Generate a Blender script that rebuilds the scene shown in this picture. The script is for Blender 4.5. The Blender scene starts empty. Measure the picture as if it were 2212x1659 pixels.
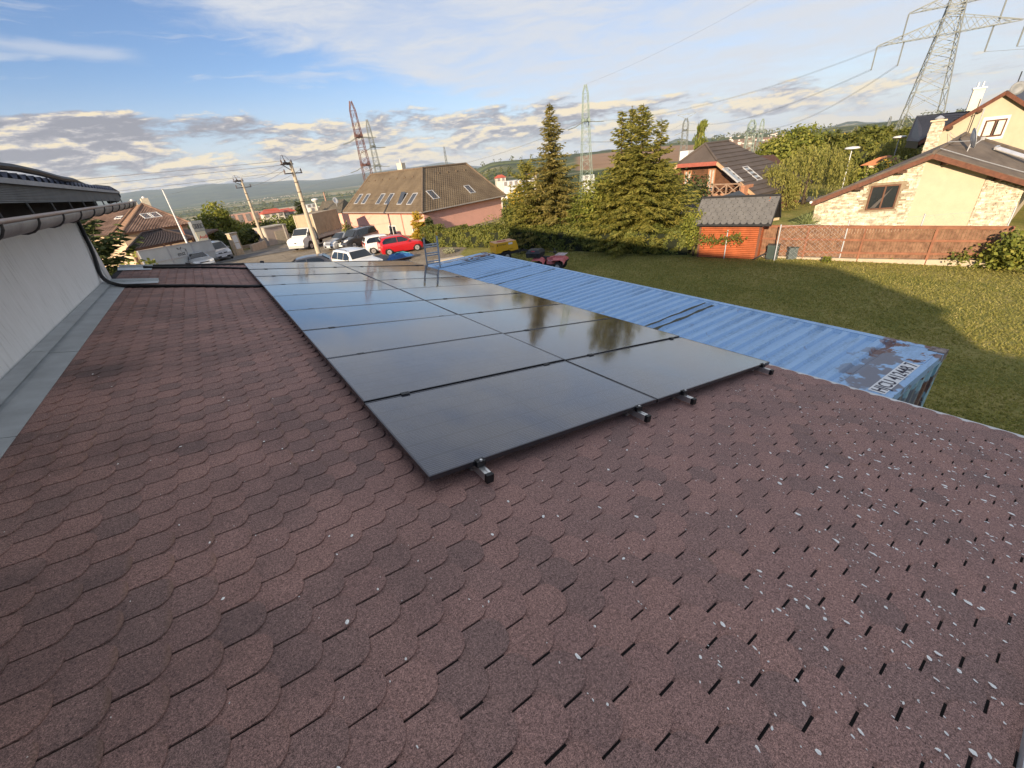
import bpy, math, random
import numpy as np
from mathutils import Vector, Matrix
R = math.radians
random.seed(7)
SC = bpy.context.scene
COL = SC.collection

# ------------------------------------------------------------------ camera
CAM = (-0.5373, -1.7818, 5.2914)
MX = np.array([[0.8042265, -0.3511992, 0.4794569], [-0.5860167, -0.3341907, 0.7381741], [-0.0990161, -0.8746289, -0.4745736]])
_q, _r = np.linalg.qr(MX); MX = _q * np.sign(np.diag(_r))
cam_d = bpy.data.cameras.new('camera'); cam = bpy.data.objects.new('camera', cam_d); COL.objects.link(cam)
cam_d.sensor_width = 36.0; cam_d.lens = 36.0 * 1416.0 / 3560.0
cam_d.clip_start = 0.05; cam_d.clip_end = 60000
cam.matrix_world = Matrix(((MX[0, 0], -MX[0, 1], -MX[0, 2], CAM[0]), (MX[1, 0], -MX[1, 1], -MX[1, 2], CAM[1]),
                           (MX[2, 0], -MX[2, 1], -MX[2, 2], CAM[2]), (0, 0, 0, 1)))
SC.camera = cam

# ------------------------------------------------------------------ light
SUN_EL = R(17.0)
SUN_TO = Vector((-math.cos(SUN_EL) * 0.866, -math.cos(SUN_EL) * 0.5, math.sin(SUN_EL)))
sun_d = bpy.data.lights.new('sun', 'SUN'); sun_d.energy = 3.8; sun_d.angle = R(0.55); sun_d.color = (1.0, 0.80, 0.56)
sun = bpy.data.objects.new('sun', sun_d); COL.objects.link(sun)
sun.rotation_euler = SUN_TO.to_track_quat('Z', 'Y').to_euler(); sun.location = (0, 0, 60)
SC.view_settings.view_transform = 'Standard'; SC.view_settings.look = 'None'
SC.view_settings.exposure = 1.18; SC.view_settings.gamma = 1.0; SC.view_settings.use_curve_mapping = False


class NT:
    """small helper around a node tree"""
    def __init__(s, nt): s.nt = nt; s.n = nt.nodes; s.l = nt.links
    def new(s, t, **kw):
        n = s.n.new(t)
        for k, v in kw.items(): setattr(n, k, v)
        return n
    def put(s, sock, v):
        if hasattr(v, 'is_output') or isinstance(v, bpy.types.NodeSocket): s.l.new(v, sock)
        elif v is not None:
            if isinstance(v, (tuple, list)) and len(v) == 3 and sock.type == 'RGBA': v = (*v, 1)
            sock.default_value = v
    def math(s, op, a, b=None, c=None, clamp=False):
        n = s.new('ShaderNodeMath', operation=op, use_clamp=clamp)
        s.put(n.inputs[0], a)
        if b is not None: s.put(n.inputs[1], b)
        if c is not None: s.put(n.inputs[2], c)
        return n.outputs[0]
    def mix(s, f, a, b, mode='MIX'):
        n = s.new('ShaderNodeMix', data_type='RGBA', blend_type=mode)
        s.put(n.inputs[0], f); s.put(n.inputs[6], a); s.put(n.inputs[7], b)
        return n.outputs[2]
    def noise(s, vec, scale, detail=4, rough=0.55, dist=0.0):
        n = s.new('ShaderNodeTexNoise'); s.put(n.inputs['Vector'], vec)
        n.inputs['Scale'].default_value = scale; n.inputs['Detail'].default_value = detail
        n.inputs['Roughness'].default_value = rough; n.inputs['Distortion'].default_value = dist
        return n.outputs[0]
    def vor(s, vec, scale, out='Distance', feature='F1'):
        n = s.new('ShaderNodeTexVoronoi', feature=feature); s.put(n.inputs['Vector'], vec); n.inputs['Scale'].default_value = scale
        return n.outputs[out]
    def step(s, v, lo, hi):
        n = s.new('ShaderNodeMapRange', interpolation_type='SMOOTHSTEP'); s.put(n.inputs[0], v)
        s.put(n.inputs[1], lo); s.put(n.inputs[2], hi)
        return n.outputs[0]
    def ramp(s, f, stops, interp='LINEAR'):
        n = s.new('ShaderNodeValToRGB'); s.put(n.inputs[0], f); cr = n.color_ramp; cr.interpolation = interp
        while len(cr.elements) < len(stops): cr.elements.new(0.5)
        for e, (p, c) in zip(cr.elements, stops): e.position = p; e.color = (*c, 1) if len(c) == 3 else c
        return n.outputs[0]
    def sep(s, v):
        n = s.new('ShaderNodeSeparateXYZ'); s.put(n.inputs[0], v); return n.outputs
    def comb(s, x, y, z):
        n = s.new('ShaderNodeCombineXYZ')
        for i, v in enumerate((x, y, z)): s.put(n.inputs[i], v)
        return n.outputs[0]
    def mapv(s, v, scale=(1, 1, 1), rot=(0, 0, 0), loc=(0, 0, 0)):
        n = s.new('ShaderNodeMapping'); s.put(n.inputs[0], v)
        n.inputs['Scale'].default_value = scale; n.inputs['Rotation'].default_value = rot; n.inputs['Location'].default_value = loc
        return n.outputs[0]


# ------------------------------------------------------------------ sky
world = bpy.data.worlds.new('World'); SC.world = world; world.use_nodes = True
def make_sky():
    t = NT(world.node_tree); t.n.clear()
    out = t.new('ShaderNodeOutputWorld'); bg = t.new('ShaderNodeBackground'); t.l.new(bg.outputs[0], out.inputs[0])
    sky = t.new('ShaderNodeTexSky'); sky.sky_type = 'NISHITA'; sky.sun_disc = False
    sky.sun_elevation = SUN_EL; sky.sun_rotation = math.atan2(SUN_TO.x, SUN_TO.y); sky.altitude = 300; sky.air_density = 1.0
    sky.dust_density = 0.6; sky.ozone_density = 1.6
    d = t.new('ShaderNodeTexCoord').outputs['Generated']
    x, y, z = t.sep(d)
    az = t.math('MULTIPLY', t.math('ARCTAN2', x, y), 57.29578)
    el = t.math('MULTIPLY', t.math('ARCSINE', z), 57.29578)
    h = t.math('SQRT', t.math('ADD', t.math('MULTIPLY', x, x), t.math('MULTIPLY', y, y)))
    hx, hy = t.math('DIVIDE', x, t.math('MAXIMUM', h, .02)), t.math('DIVIDE', y, t.math('MAXIMUM', h, .02))
    # cylinder coordinates: 1 unit = 1 radian round the horizon, height in degrees
    cyl = t.comb(hx, hy, t.math('MULTIPLY', el, 0.0175))
    # thin high cloud
    warp = t.noise(t.mapv(cyl, (3, 3, 9)), 1.2, 4, .6)
    wv = t.comb(t.math('ADD', hx, t.math('MULTIPLY', warp, .10)), t.math('ADD', hy, t.math('MULTIPLY', warp, .10)), t.math('ADD', t.math('MULTIPLY', el, .0175), t.math('MULTIPLY', warp, .05)))
    wisp = t.noise(t.mapv(wv, (2.4, 2.4, 13)), 1.6, 8, .66, .7)
    wisp2 = t.noise(t.mapv(wv, (6, 6, 44), loc=(3, 1, 0), rot=(R(4), R(-7), 0)), 1.3, 7, .64, .5)
    edge = t.math('SUBTRACT', el, t.math('SUBTRACT', 16.2, t.math('MULTIPLY', az, 0.33)))
    edge = t.math('ADD', edge, t.math('MULTIPLY', t.math('SUBTRACT', wisp, .5), 6.5))
    sheet = t.step(edge, -0.5, 2.9)
    tex = t.step(t.math('ADD', t.math('MULTIPLY', wisp, .45), t.math('MULTIPLY', wisp2, .55)), .33, .64)
    cirrus = t.math('MULTIPLY', sheet, t.math('ADD', .52, t.math('MULTIPLY', tex, .46)))
    stray = t.step(t.noise(t.mapv(wv, (3.0, 3.0, 30), loc=(7, 2, 1.3)), 1.7, 6, .6, .5), .53, .74)
    cirrus = t.math('MAXIMUM', cirrus, t.math('MULTIPLY', stray, .60))
    sl = t.math('ABSOLUTE', t.math('SUBTRACT', el, t.math('SUBTRACT', 11.7, t.math('MULTIPLY', az, .07))))
    sl = t.math('ADD', sl, t.math('MULTIPLY', t.math('SUBTRACT', wisp2, .5), 1.2))
    streak = t.math('MULTIPLY', t.math('SUBTRACT', 1.0, t.step(sl, 0.0, .8)), t.math('SUBTRACT', 1.0, t.step(az, -1.5, 2.0)))
    cirrus = t.math('MAXIMUM', cirrus, t.math('MULTIPLY', streak, .50))
    # veil that whitens towards the horizon
    veil = t.math('SUBTRACT', 1.0, t.step(el, 0.0, 11.5))
    veil = t.math('MULTIPLY', veil, t.math('ADD', .45, t.math('MULTIPLY', wisp2, .60)))
    cirrus = t.math('MAXIMUM', cirrus, t.math('MINIMUM', veil, .95))
    base = sky.outputs[0]
    base = t.mix(1.0, base, (0.49, 0.55, 0.69), 'MULTIPLY')
    c = t.mix(cirrus, base, (3.1, 3.2, 3.42))
    # heaped clouds low over the horizon
    def heap(sx, sz, loc, dz):
        q = t.comb(hx, hy, t.math('ADD', t.math('MULTIPLY', el, .0175), dz))
        return t.noise(t.mapv(q, (sx, sx, sz), loc=loc), 1.5, 9, .63, .35)
    cu1 = heap(4.6, 19, (1.7, .4, .35), 0); cuL = heap(4.6, 19, (1.7, .4, .35), .012)
    cu2 = heap(11, 40, (5.2, 3, 0), 0); cu2L = heap(11, 40, (5.2, 3, 0), .006)
    dens = t.math('ADD', t.math('MULTIPLY', cu1, .66), t.math('MULTIPLY', cu2, .34))
    densL = t.math('ADD', t.math('MULTIPLY', cuL, .66), t.math('MULTIPLY', cu2L, .34))
    bank = t.math('MULTIPLY', t.math('SUBTRACT', 1.0, t.step(az, -4.5, 1.0)), t.math('SUBTRACT', 1.0, t.step(t.math('ABSOLUTE', t.math('SUBTRACT', el, 6.3)), .6, 2.5)))
    top = t.math('SUBTRACT', 8.8, t.math('MULTIPLY', t.math('MAXIMUM', t.math('SUBTRACT', az, 18), 0), .045))
    band = t.math('SUBTRACT', 1.0, t.step(el, t.math('SUBTRACT', top, 3.2), top))
    thick = t.math('ADD', dens, t.math('MULTIPLY', bank, .17))
    thick = t.math('ADD', thick, t.math('MULTIPLY', t.math('SUBTRACT', band, 1.0), .26))
    thick = t.math('SUBTRACT', thick, t.math('MULTIPLY', t.step(az, 40, 64), .035))
    m = t.step(thick, .405, .505)
    # faces turned to the low sun and rims glow, bodies stay grey
    grad = t.math('MULTIPLY', t.math('SUBTRACT', dens, densL), 9.0)
    low = t.math('MULTIPLY', t.math('SUBTRACT', 4.6, el), .085)
    lit = t.math('ADD', t.math('ADD', .40, grad), t.math('ADD', low, t.math('MULTIPLY', t.math('SUBTRACT', cu2, .5), .9)))
    lit = t.math('SUBTRACT', lit, t.math('MULTIPLY', bank, .20))
    body = t.ramp(lit, [(0, (1.40, 1.37, 1.52)), (.35, (1.9, 1.82, 1.92)), (.62, (2.8, 2.6, 2.48)), (1, (4.3, 3.6, 2.45))])
    c = t.mix(t.math('MULTIPLY', m, .92), c, body)
    t.l.new(c, bg.inputs[0]); bg.inputs[1].default_value = 0.105
make_sky()

# ------------------------------------------------------------------ where things stand
# a direction read off the photograph (2212 x 1659) becomes a real point once its height, distance or wall is known
CV = np.array(CAM)
def ray(px, py):
    s = 3560 / 2212 / 1416.0
    return MX @ np.array([(px - 1106) * s, (py - 829.5) * s, 1.0])
def at_z(px, py, z):
    d = ray(px, py); return Vector(CV + d * ((z - CV[2]) / d[2]))
def at_d(px, py, dist):
    d = ray(px, py); return Vector(CV + d * (dist / math.hypot(d[0], d[1])))
def at_wall(px, py, p, n):
    d = ray(px, py); n = np.array((n[0], n[1], 0.0)); k = n @ (np.array(p) - CV) / (n @ d); return Vector(CV + d * k)
def z_over(px, py, x, y):
    d = ray(px, py); return CV[2] + d[2] * math.hypot(x - CV[0], y - CV[1]) / math.hypot(d[0], d[1])
def S(t):
    t = max(0.0, min(1.0, t)); return t * t * (3 - 2 * t)
def lerp(a, b, t): return a + (b - a) * t

# ------------------------------------------------------------------ mesh building
class MB:
    def __init__(s): s.v = []; s.f = []; s.mi = []; s.m = 0; s.att = None
    def add(s, vs, fs):
        b = len(s.v); s.v.extend(vs); s.f.extend([[i + b for i in f] for f in fs]); s.mi.extend([s.m] * len(fs)); return s
    def poly(s, pts): return s.add([tuple(p) for p in pts], [list(range(len(pts)))])
    def hexa(s, p):  # 8 points: bottom ring of 4 then top ring of 4 (counter-clockwise from above)
        return s.add([tuple(q) for q in p], [[3, 2, 1, 0], [4, 5, 6, 7], [0, 1, 5, 4], [1, 2, 6, 5], [2, 3, 7, 6], [3, 0, 4, 7]])
    def box(s, c, size, rz=0.0, ry=0.0, rx=0.0):
        hx, hy, hz = size[0] / 2, size[1] / 2, size[2] / 2
        m = Matrix.Translation(c) @ Matrix.Rotation(rz, 4, 'Z') @ Matrix.Rotation(ry, 4, 'Y') @ Matrix.Rotation(rx, 4, 'X')
        return s.hexa([m @ Vector(q) for q in ((-hx, -hy, -hz), (hx, -hy, -hz), (hx, hy, -hz), (-hx, hy, -hz), (-hx, -hy, hz), (hx, -hy, hz), (hx, hy, hz), (-hx, hy, hz))])
    def bar(s, a, b, w, h=None, up=(0, 0, 1)):
        a, b = Vector(a), Vector(b); h = h or w; d = (b - a).normalized(); u = Vector(up)
        if abs(d.dot(u)) > .98: u = Vector((1, 0, 0))
        x = d.cross(u).normalized() * (w / 2); y = x.cross(d).normalized() * (h / 2)
        return s.hexa([a - x - y, a + x - y, b + x - y, b - x - y, a - x + y, a + x + y, b + x + y, b - x + y])
    def tube(s, pts, r, n=8, cap=True):
        pts = [Vector(p) for p in pts]; k = len(pts); rs = r if isinstance(r, (list, tuple)) else [r] * k
        vs = []; fs = []; prev = None
        for i, p in enumerate(pts):
            d = (pts[min(i + 1, k - 1)] - pts[max(i - 1, 0)]).normalized()
            u = Vector((0, 0, 1)) if abs(d.z) < .95 else Vector((1, 0, 0))
            if prev is not None: u = prev
            x = d.cross(u).normalized(); y = x.cross(d).normalized(); prev = y
            for j in range(n):
                a = 2 * math.pi * j / n; vs.append(tuple(p + x * (math.cos(a) * rs[i]) + y * (math.sin(a) * rs[i])))
        for i in range(k - 1):
            for j in range(n):
                a, b = i * n + j, i * n + (j + 1) % n; fs.append([a, a + n, b + n, b][::-1])
        if cap: fs.append(list(range(n))); fs.append([(k - 1) * n + j for j in range(n)][::-1])
        return s.add(vs, fs)
    def prism(s, poly, vec):  # extrude a closed loop of points along vec
        n = len(poly); vec = Vector(vec); a = [Vector(p) for p in poly]; b = [p + vec for p in a]
        fs = [list(range(n))[::-1], [n + i for i in range(n)]] + [[i, (i + 1) % n, n + (i + 1) % n, n + i] for i in range(n)]
        return s.add([tuple(p) for p in a + b], fs)
    def lathe(s, c, prof, n=16, axis='Z'):
        vs = []; fs = []
        for r, h in prof:
            for j in range(n):
                a = 2 * math.pi * j / n; q = (r * math.cos(a), r * math.sin(a), h)
                if axis == 'Y': q = (q[0], q[2], q[1])
                if axis == 'X': q = (q[2], q[0], q[1])
                vs.append((c[0] + q[0], c[1] + q[1], c[2] + q[2]))
        for i in range(len(prof) - 1):
            for j in range(n):
                a, b = i * n + j, i * n + (j + 1) % n; fs.append([a, b, b + n, a + n])
        return s.add(vs, fs)
    def build(s, name, mat, parent=None, smooth=False, kind=None, label=None, fix=True):
        me = bpy.data.meshes.new(name)
        root = parent
        while root is not None and root.parent is not None: root = root.parent
        v = np.array(s.v, dtype=np.float64).reshape(-1, 3)
        if root is not None: v = v - np.array(root.location)
        me.from_pydata(v.tolist(), [], s.f)
        for m in (mat if isinstance(mat, (list, tuple)) else [mat]): me.materials.append(m)
        if len(set(s.mi)) > 1: me.polygons.foreach_set('material_index', s.mi)
        if s.att is not None:
            a = me.attributes.new('tip', 'FLOAT', 'POINT'); a.data.foreach_set('value', s.att)
        if fix:
            import bmesh
            bm = bmesh.new(); bm.from_mesh(me); bmesh.ops.recalc_face_normals(bm, faces=bm.faces); bm.to_mesh(me); bm.free()
        if smooth:
            me.polygons.foreach_set('use_smooth', [True] * len(me.polygons))
            if smooth is True: me.set_sharp_from_angle(angle=R(38))
        me.update()
        o = bpy.data.objects.new(name, me); COL.objects.link(o); o.parent = parent
        if kind: o['kind'] = kind
        if label: o['label'] = label
        return o

def thing(name, label, cat, loc=(0, 0, 0), group=None):
    o = bpy.data.objects.new(name, None); COL.objects.link(o); o.location = loc; o.empty_display_size = .1
    o['label'] = label; o['category'] = cat
    if group: o['group'] = group
    return o
def tag(o, label, cat, group=None):
    o['label'] = label; o['category'] = cat
    if group: o['group'] = group
    return o
def copy_tree(o, parent=None):
    c = o.copy(); COL.objects.link(c); c.parent = parent
    for ch in list(o.children): copy_tree(ch, c)
    return c
def text_mesh(txt, size, mat, name, parent, origin, xdir, ydir, lift=.006, align='LEFT', thick=0.0, width=None, bold=0.0):
    """lettering as a flat mesh lying on the plane of xdir, ydir at origin (world)"""
    cu = bpy.data.curves.new(name, 'FONT'); cu.body = txt; cu.size = size; cu.align_x = align; cu.resolution_u = 3; cu.offset = bold
    ob = bpy.data.objects.new(name, cu); COL.objects.link(ob)
    me = bpy.data.meshes.new_from_object(ob.evaluated_get(bpy.context.evaluated_depsgraph_get()))
    bpy.data.objects.remove(ob); bpy.data.curves.remove(cu)
    X, Y = Vector(xdir).normalized(), Vector(ydir).normalized(); Nn = X.cross(Y)
    w = max((v.co.x for v in me.vertices), default=1) - min((v.co.x for v in me.vertices), default=0)
    k = width / w if width else 1.0
    mb = MB(); mb.add([tuple(Vector(origin) + X * (v.co.x * k) + Y * v.co.y + Nn * lift) for v in me.vertices], [list(p.vertices) for p in me.polygons])
    bpy.data.meshes.remove(me)
    return mb.build(name, mat, parent, fix=False)

# ------------------------------------------------------------------ materials
MATS = {}
def mat(name, col, rough=.7, var=.18, scale=6.0, bump=0.0, bscale=None, metal=0.0, col2=None, spec=.4, island=0.0, coat=0.0, detail=5):
    if name in MATS: return MATS[name]
    m = bpy.data.materials.new(name); m.use_nodes = True; t = NT(m.node_tree); b = t.n['Principled BSDF']
    p = t.new('ShaderNodeTexCoord').outputs['Object']
    f = t.noise(p, scale, detail, .6)
    lo = tuple(c * (1 - var) for c in col); hi = col2 or tuple(min(1, c * (1 + var)) for c in col)
    c = t.ramp(f, [(.3, lo), (.7, hi)])
    if island:
        g = t.new('ShaderNodeNewGeometry').outputs['Random Per Island']
        c = t.mix(1.0, c, t.ramp(g, [(0, (1 - island,) * 3), (1, (1 + island,) * 3)]), 'MULTIPLY')
    t.put(b.inputs['Base Color'], c)
    b.inputs['Roughness'].default_value = rough; b.inputs['Metallic'].default_value = metal
    b.inputs['Specular IOR Level'].default_value = spec
    if coat: b.inputs['Coat Weight'].default_value = coat; b.inputs['Coat Roughness'].default_value = .05
    if bump:
        bn = t.new('ShaderNodeBump'); bn.inputs['Strength'].default_value = bump; bn.inputs['Distance'].default_value = .02
        t.put(bn.inputs['Height'], t.noise(p, bscale or scale * 6, 4, .65)); t.put(b.inputs['Normal'], bn.outputs[0])
    MATS[name] = m; return m

def glass_mat(name, col=(.012, .015, .02), rough=.04):
    return mat(name, col, rough, .1, 2, spec=.8)

def leaf_mat(name, dark, light, extra=None, trans=.35):
    if name in MATS: return MATS[name]
    m = bpy.data.materials.new(name); m.use_nodes = True; t = NT(m.node_tree); b = t.n['Principled BSDF']
    g = t.new('ShaderNodeNewGeometry').outputs['Random Per Island']
    p = t.new('ShaderNodeTexCoord').outputs['Object']
    f = t.math('ADD', t.math('MULTIPLY', g, .62), t.math('MULTIPLY', t.noise(p, .9, 3), .38))
    stops = [(0.08, dark), (.62, light)] + ([(.93, extra)] if extra else [])
    c = t.ramp(f, stops)
    t.put(b.inputs['Base Color'], c); b.inputs['Roughness'].default_value = .62; b.inputs['Specular IOR Level'].default_value = .25
    tr = t.new('ShaderNodeBsdfTranslucent'); t.put(tr.inputs[0], c)
    mx = t.new('ShaderNodeMixShader'); mx.inputs[0].default_value = trans
    t.l.new(b.outputs[0], mx.inputs[1]); t.l.new(tr.outputs[0], mx.inputs[2]); t.l.new(mx.outputs[0], t.n['Material Output'].inputs[0])
    MATS[name] = m; return m

# ------------------------------------------------------------------ ground
def prof(tab, r):
    if r <= tab[0][0]: return tab[0][1]
    for (r0, z0), (r1, z1) in zip(tab, tab[1:]):
        if r <= r1:
            t = (math.log(r) - math.log(r0)) / (math.log(r1) - math.log(r0)); return lerp(z0, z1, t)
    return tab[-1][1]
VALLEY = [(70, 0), (100, -3.2), (150, -8), (300, -22), (500, -38), (900, -54), (1800, -70), (4000, -78), (8500, -80), (9500, -60), (12500, 130), (15000, 215), (17000, 190), (30000, 60)]
RIDGE = [(70, 0), (100, -3.5), (200, -13), (400, -25), (700, -30), (1100, -22), (1800, -6), (2600, 16), (3300, 14), (5000, -14), (9000, -40), (15000, -30), (30000, 0)]
from mathutils import noise as MN
def hgt(x, y):
    dx, dy = x - CAM[0], y - CAM[1]; r = math.hypot(dx, dy); az = math.degrees(math.atan2(dx, dy))
    z = -.5 * max(S((x - 9) / 7), S((y - 13) / 8))
    z -= 0.8 * S((y - 46) / 22) * S((26 - x) / 12)
    z -= 1.9 * S((-1.5 - x) / 9) * S((y - 32) / 12)
    if r > 70:
        w = S((az - 27) / 7) * S((150 - az) / 30)
        a = prof(VALLEY, r)
        if r > 8500: a += S((r - 8500) / 4000) * (90 * MN.noise((math.radians(az) * 6, 1.3, 0)) + 60 * MN.noise((math.radians(az) * 17, 4.3, r / 4000))) + S((r - 9000) / 3000) * 80 * S((14 - az) / 22)
        b = prof(RIDGE, r)
        if r > 900: b += S((r - 900) / 900) * (9 * MN.noise((math.radians(az) * 9, 7.3, r / 1500))) - 12 * S((az - 52) / 25) * S((r - 1300) / 900) * S((6000 - r) / 2000)
        if r > 6000:
            for (az0, wd, hh) in ((55.5, 1.6, 130), (71.2, 1.5, 95), (47.5, 2.4, 85), (58.6, .9, 90), (64, 3, 60)):
                b += hh * math.exp(-((az - az0) / wd) ** 2) * S((r - 6000) / 2500)
        z += lerp(a, b, w)
    return z

def ground_material():
    m = bpy.data.materials.new('ground'); m.use_nodes = True; t = NT(m.node_tree); b = t.n['Principled BSDF']
    p = t.new('ShaderNodeNewGeometry').outputs['Position']; x, y, z = t.sep(p)
    dx = t.math('SUBTRACT', x, CAM[0]); dy = t.math('SUBTRACT', y, CAM[1])
    r = t.math('SQRT', t.math('ADD', t.math('MULTIPLY', dx, dx), t.math('MULTIPLY', dy, dy)))
    # mown autumn grass with drier patches
    n1 = t.noise(p, .35, 4, .6); n2 = t.noise(p, 3.2, 5, .65); n3 = t.noise(p, 16, 3, .7)
    g = t.math('ADD', t.math('MULTIPLY', n1, .45), t.math('ADD', t.math('MULTIPLY', n2, .33), t.math('MULTIPLY', n3, .22)))
    grass = t.ramp(g, [(.36, (.11, .13, .034)), (.47, (.20, .195, .055)), (.57, (.29, .25, .085)), (.68, (.38, .31, .135))])
    # packed gravel of the yard: everything left of the hedge, past the lawn
    lot = t.math('SUBTRACT', t.math('MULTIPLY', t.math('SUBTRACT', y, 23.2), 1.0), t.math('MULTIPLY', t.math('SUBTRACT', x, 11.0), 1.05))
    lot = t.math('ADD', lot, t.math('MULTIPLY', t.math('SUBTRACT', t.noise(p, .8, 4), .5), 2.2))
    lot = t.math('MULTIPLY', t.step(lot, -.25, .25), t.math('SUBTRACT', 1, t.step(y, 62, 66)))
    gv = t.math('ADD', t.math('MULTIPLY', t.noise(p, .5, 4), .5), t.math('MULTIPLY', t.noise(p, 9, 4, .7), .5))
    gravel = t.ramp(gv, [(.36, (.15, .125, .095)), (.5, (.25, .21, .16)), (.66, (.36, .31, .24))])
    near = t.mix(lot, grass, gravel)
    # meadow and scrub just past the yard
    scrub = t.ramp(t.noise(p, .06, 6, .65), [(.35, (.04, .06, .018)), (.5, (.10, .12, .032)), (.66, (.20, .185, .06))])
    # fields and woods of the valley
    cols = [(0, (.085, .105, .035)), (.18, (.15, .17, .05)), (.36, (.30, .26, .11)), (.52, (.12, .14, .045)), (.66, (.38, .31, .17)), (.82, (.20, .19, .07)), (.92, (.45, .38, .23))]
    def fields(sx, sy, rot):
        v = t.new('ShaderNodeTexVoronoi'); t.put(v.inputs['Vector'], t.mapv(p, (sx, sy, 0), rot=(0, 0, R(rot)))); v.inputs['Scale'].default_value = 1.0; v.inputs['Randomness'].default_value = .8
        return t.ramp(t.sep(v.outputs['Color'])[0], cols, 'CONSTANT')
    field = t.mix(t.step(r, 1100, 1900), fields(.0020, .0062, -12), fields(.00045, .0019, -9))
    field = t.mix(t.math('MULTIPLY', t.noise(p, .02, 5), .35), field, (.06, .07, .025))
    wn = t.math('ADD', t.math('MULTIPLY', t.noise(t.mapv(p, (.0011, .0034, 0), rot=(0, 0, R(-12))), 1.6, 6, .62), .5), t.math('MULTIPLY', t.noise(t.mapv(p, (.00028, .0010, 0), rot=(0, 0, R(-9))), 1.5, 5, .6), .5))
    wood = t.step(wn, .485, .515)
    trees = t.ramp(t.noise(p, .018, 6, .7), [(.35, (.028, .042, .016)), (.65, (.085, .10, .034))])
    far = t.mix(wood, field, trees)
    # the ploughed slope north-east
    az = t.math('MULTIPLY', t.math('ARCTAN2', dx, dy), 57.29578)
    pl = t.math('MULTIPLY', t.step(az, 43.5, 44.5), t.math('SUBTRACT', 1, t.step(az, 66.5, 67.5)))
    nr = t.math('ADD', r, t.math('MULTIPLY', t.math('SUBTRACT', t.noise(p, .004, 3), .5), 300))
    pl = t.math('MULTIPLY', pl, t.math('MULTIPLY', t.step(nr, 1000, 1060), t.math('SUBTRACT', 1, t.step(nr, 2050, 2120))))
    far = t.mix(pl, far, t.ramp(t.noise(p, .012, 4), [(.3, (.25, .15, .085)), (.7, (.33, .20, .11))]))
    ridge = t.math('MULTIPLY', t.step(r, 8200, 9500), .9)
    far = t.mix(ridge, far, t.ramp(t.noise(p, .0022, 6, .7), [(.35, (.025, .038, .018)), (.65, (.085, .10, .04))]))
    c = t.mix(t.step(r, 62, 80), near, scrub); c = t.mix(t.step(r, 190, 320), c, far)
    t.put(b.inputs['Base Color'], c); b.inputs['Roughness'].default_value = .95; b.inputs['Specular IOR Level'].default_value = .1
    bn = t.new('ShaderNodeBump'); bn.inputs['Strength'].default_value = .7; bn.inputs['Distance'].default_value = .06
    t.put(bn.inputs['Height'], t.math('ADD', n2, n3)); t.put(b.inputs['Normal'], bn.outputs[0])
    return m

def make_ground():
    rs = [0.0] + [1.5 * i for i in range(1, 41)]
    while rs[-1] < 19000: rs.append(rs[-1] * 1.055)
    az = [-40 + .75 * i for i in range(int(150 / .75))] + [110 + 5 * i for i in range(42)]
    n = len(az); vs = []; fs = []
    for r in rs:
        for a in az:
            x = CAM[0] + r * math.sin(R(a)); y = CAM[1] + r * math.cos(R(a)); vs.append((x, y, hgt(x, y)))
    for i in range(len(rs) - 1):
        for j in range(n):
            a, b = i * n + j, i * n + (j + 1) % n; fs.append([a, a + n, b + n, b])
    mb = MB(); mb.add(vs, fs); o = mb.build('ground', ground_material(), kind='structure', smooth='all', fix=False)
    o['label'] = 'lawn, gravel yard and the fields and hills of the valley'
make_ground()

def strip(name, pts, width, m, lift=.03, kind='structure', step=1.5):
    """a road laid along a line on the ground"""
    P = [Vector((a, b)) for a, b in pts]; line = []
    for a, b in zip(P, P[1:]):
        k = max(1, int((b - a).length / step)); line += [a.lerp(b, i / k) for i in range(k)]
    line.append(P[-1]); mb = MB(); vs = []; fs = []; nx = 6
    for i, p in enumerate(line):
        d = (line[min(i + 1, len(line) - 1)] - line[max(i - 1, 0)]).normalized(); nrm = Vector((d.y, -d.x))
        for j in range(nx + 1):
            q = p + nrm * width * (j / nx - .5); vs.append((q.x, q.y, hgt(q.x, q.y) + lift))
    for i in range(len(line) - 1):
        for j in range(nx): a = i * (nx + 1) + j; fs.append([a, a + 1, a + nx + 2, a + nx + 1])
    mb.add(vs, fs); return mb.build(name, m, kind=kind, fix=True)
M_asph = mat('asphalt', (.105, .10, .095), .92, .25, 1.2, .4, 60, col2=(.17, .16, .15))
strip('road', [(-20, 52), (-8, 52.5), (3, 51.5), (9, 51.0), (13, 51.5), (18, 56), (20, 66)], 5.2, M_asph, .035)
M_lane = mat('lane', (.13, .12, .115), .92, .2, .5)
strip('lane', [(44, 19), (50, 11), (58, 3), (70, -8)], 4.0, M_lane, .08)

# ------------------------------------------------------------------ the low building under our feet
TILT = R(10.5); CT, ST = math.cos(TILT), math.sin(TILT)
def RP(u, v, n=0.0):  # u along the ridge, v down the slope, n above the panel plane
    return Vector((v * CT + n * ST, u, 3.8 - v * ST + n * CT))
U0, U1, V0, V1 = -2.16, 10.98, -2.06, 4.44
SH = -.12

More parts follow.
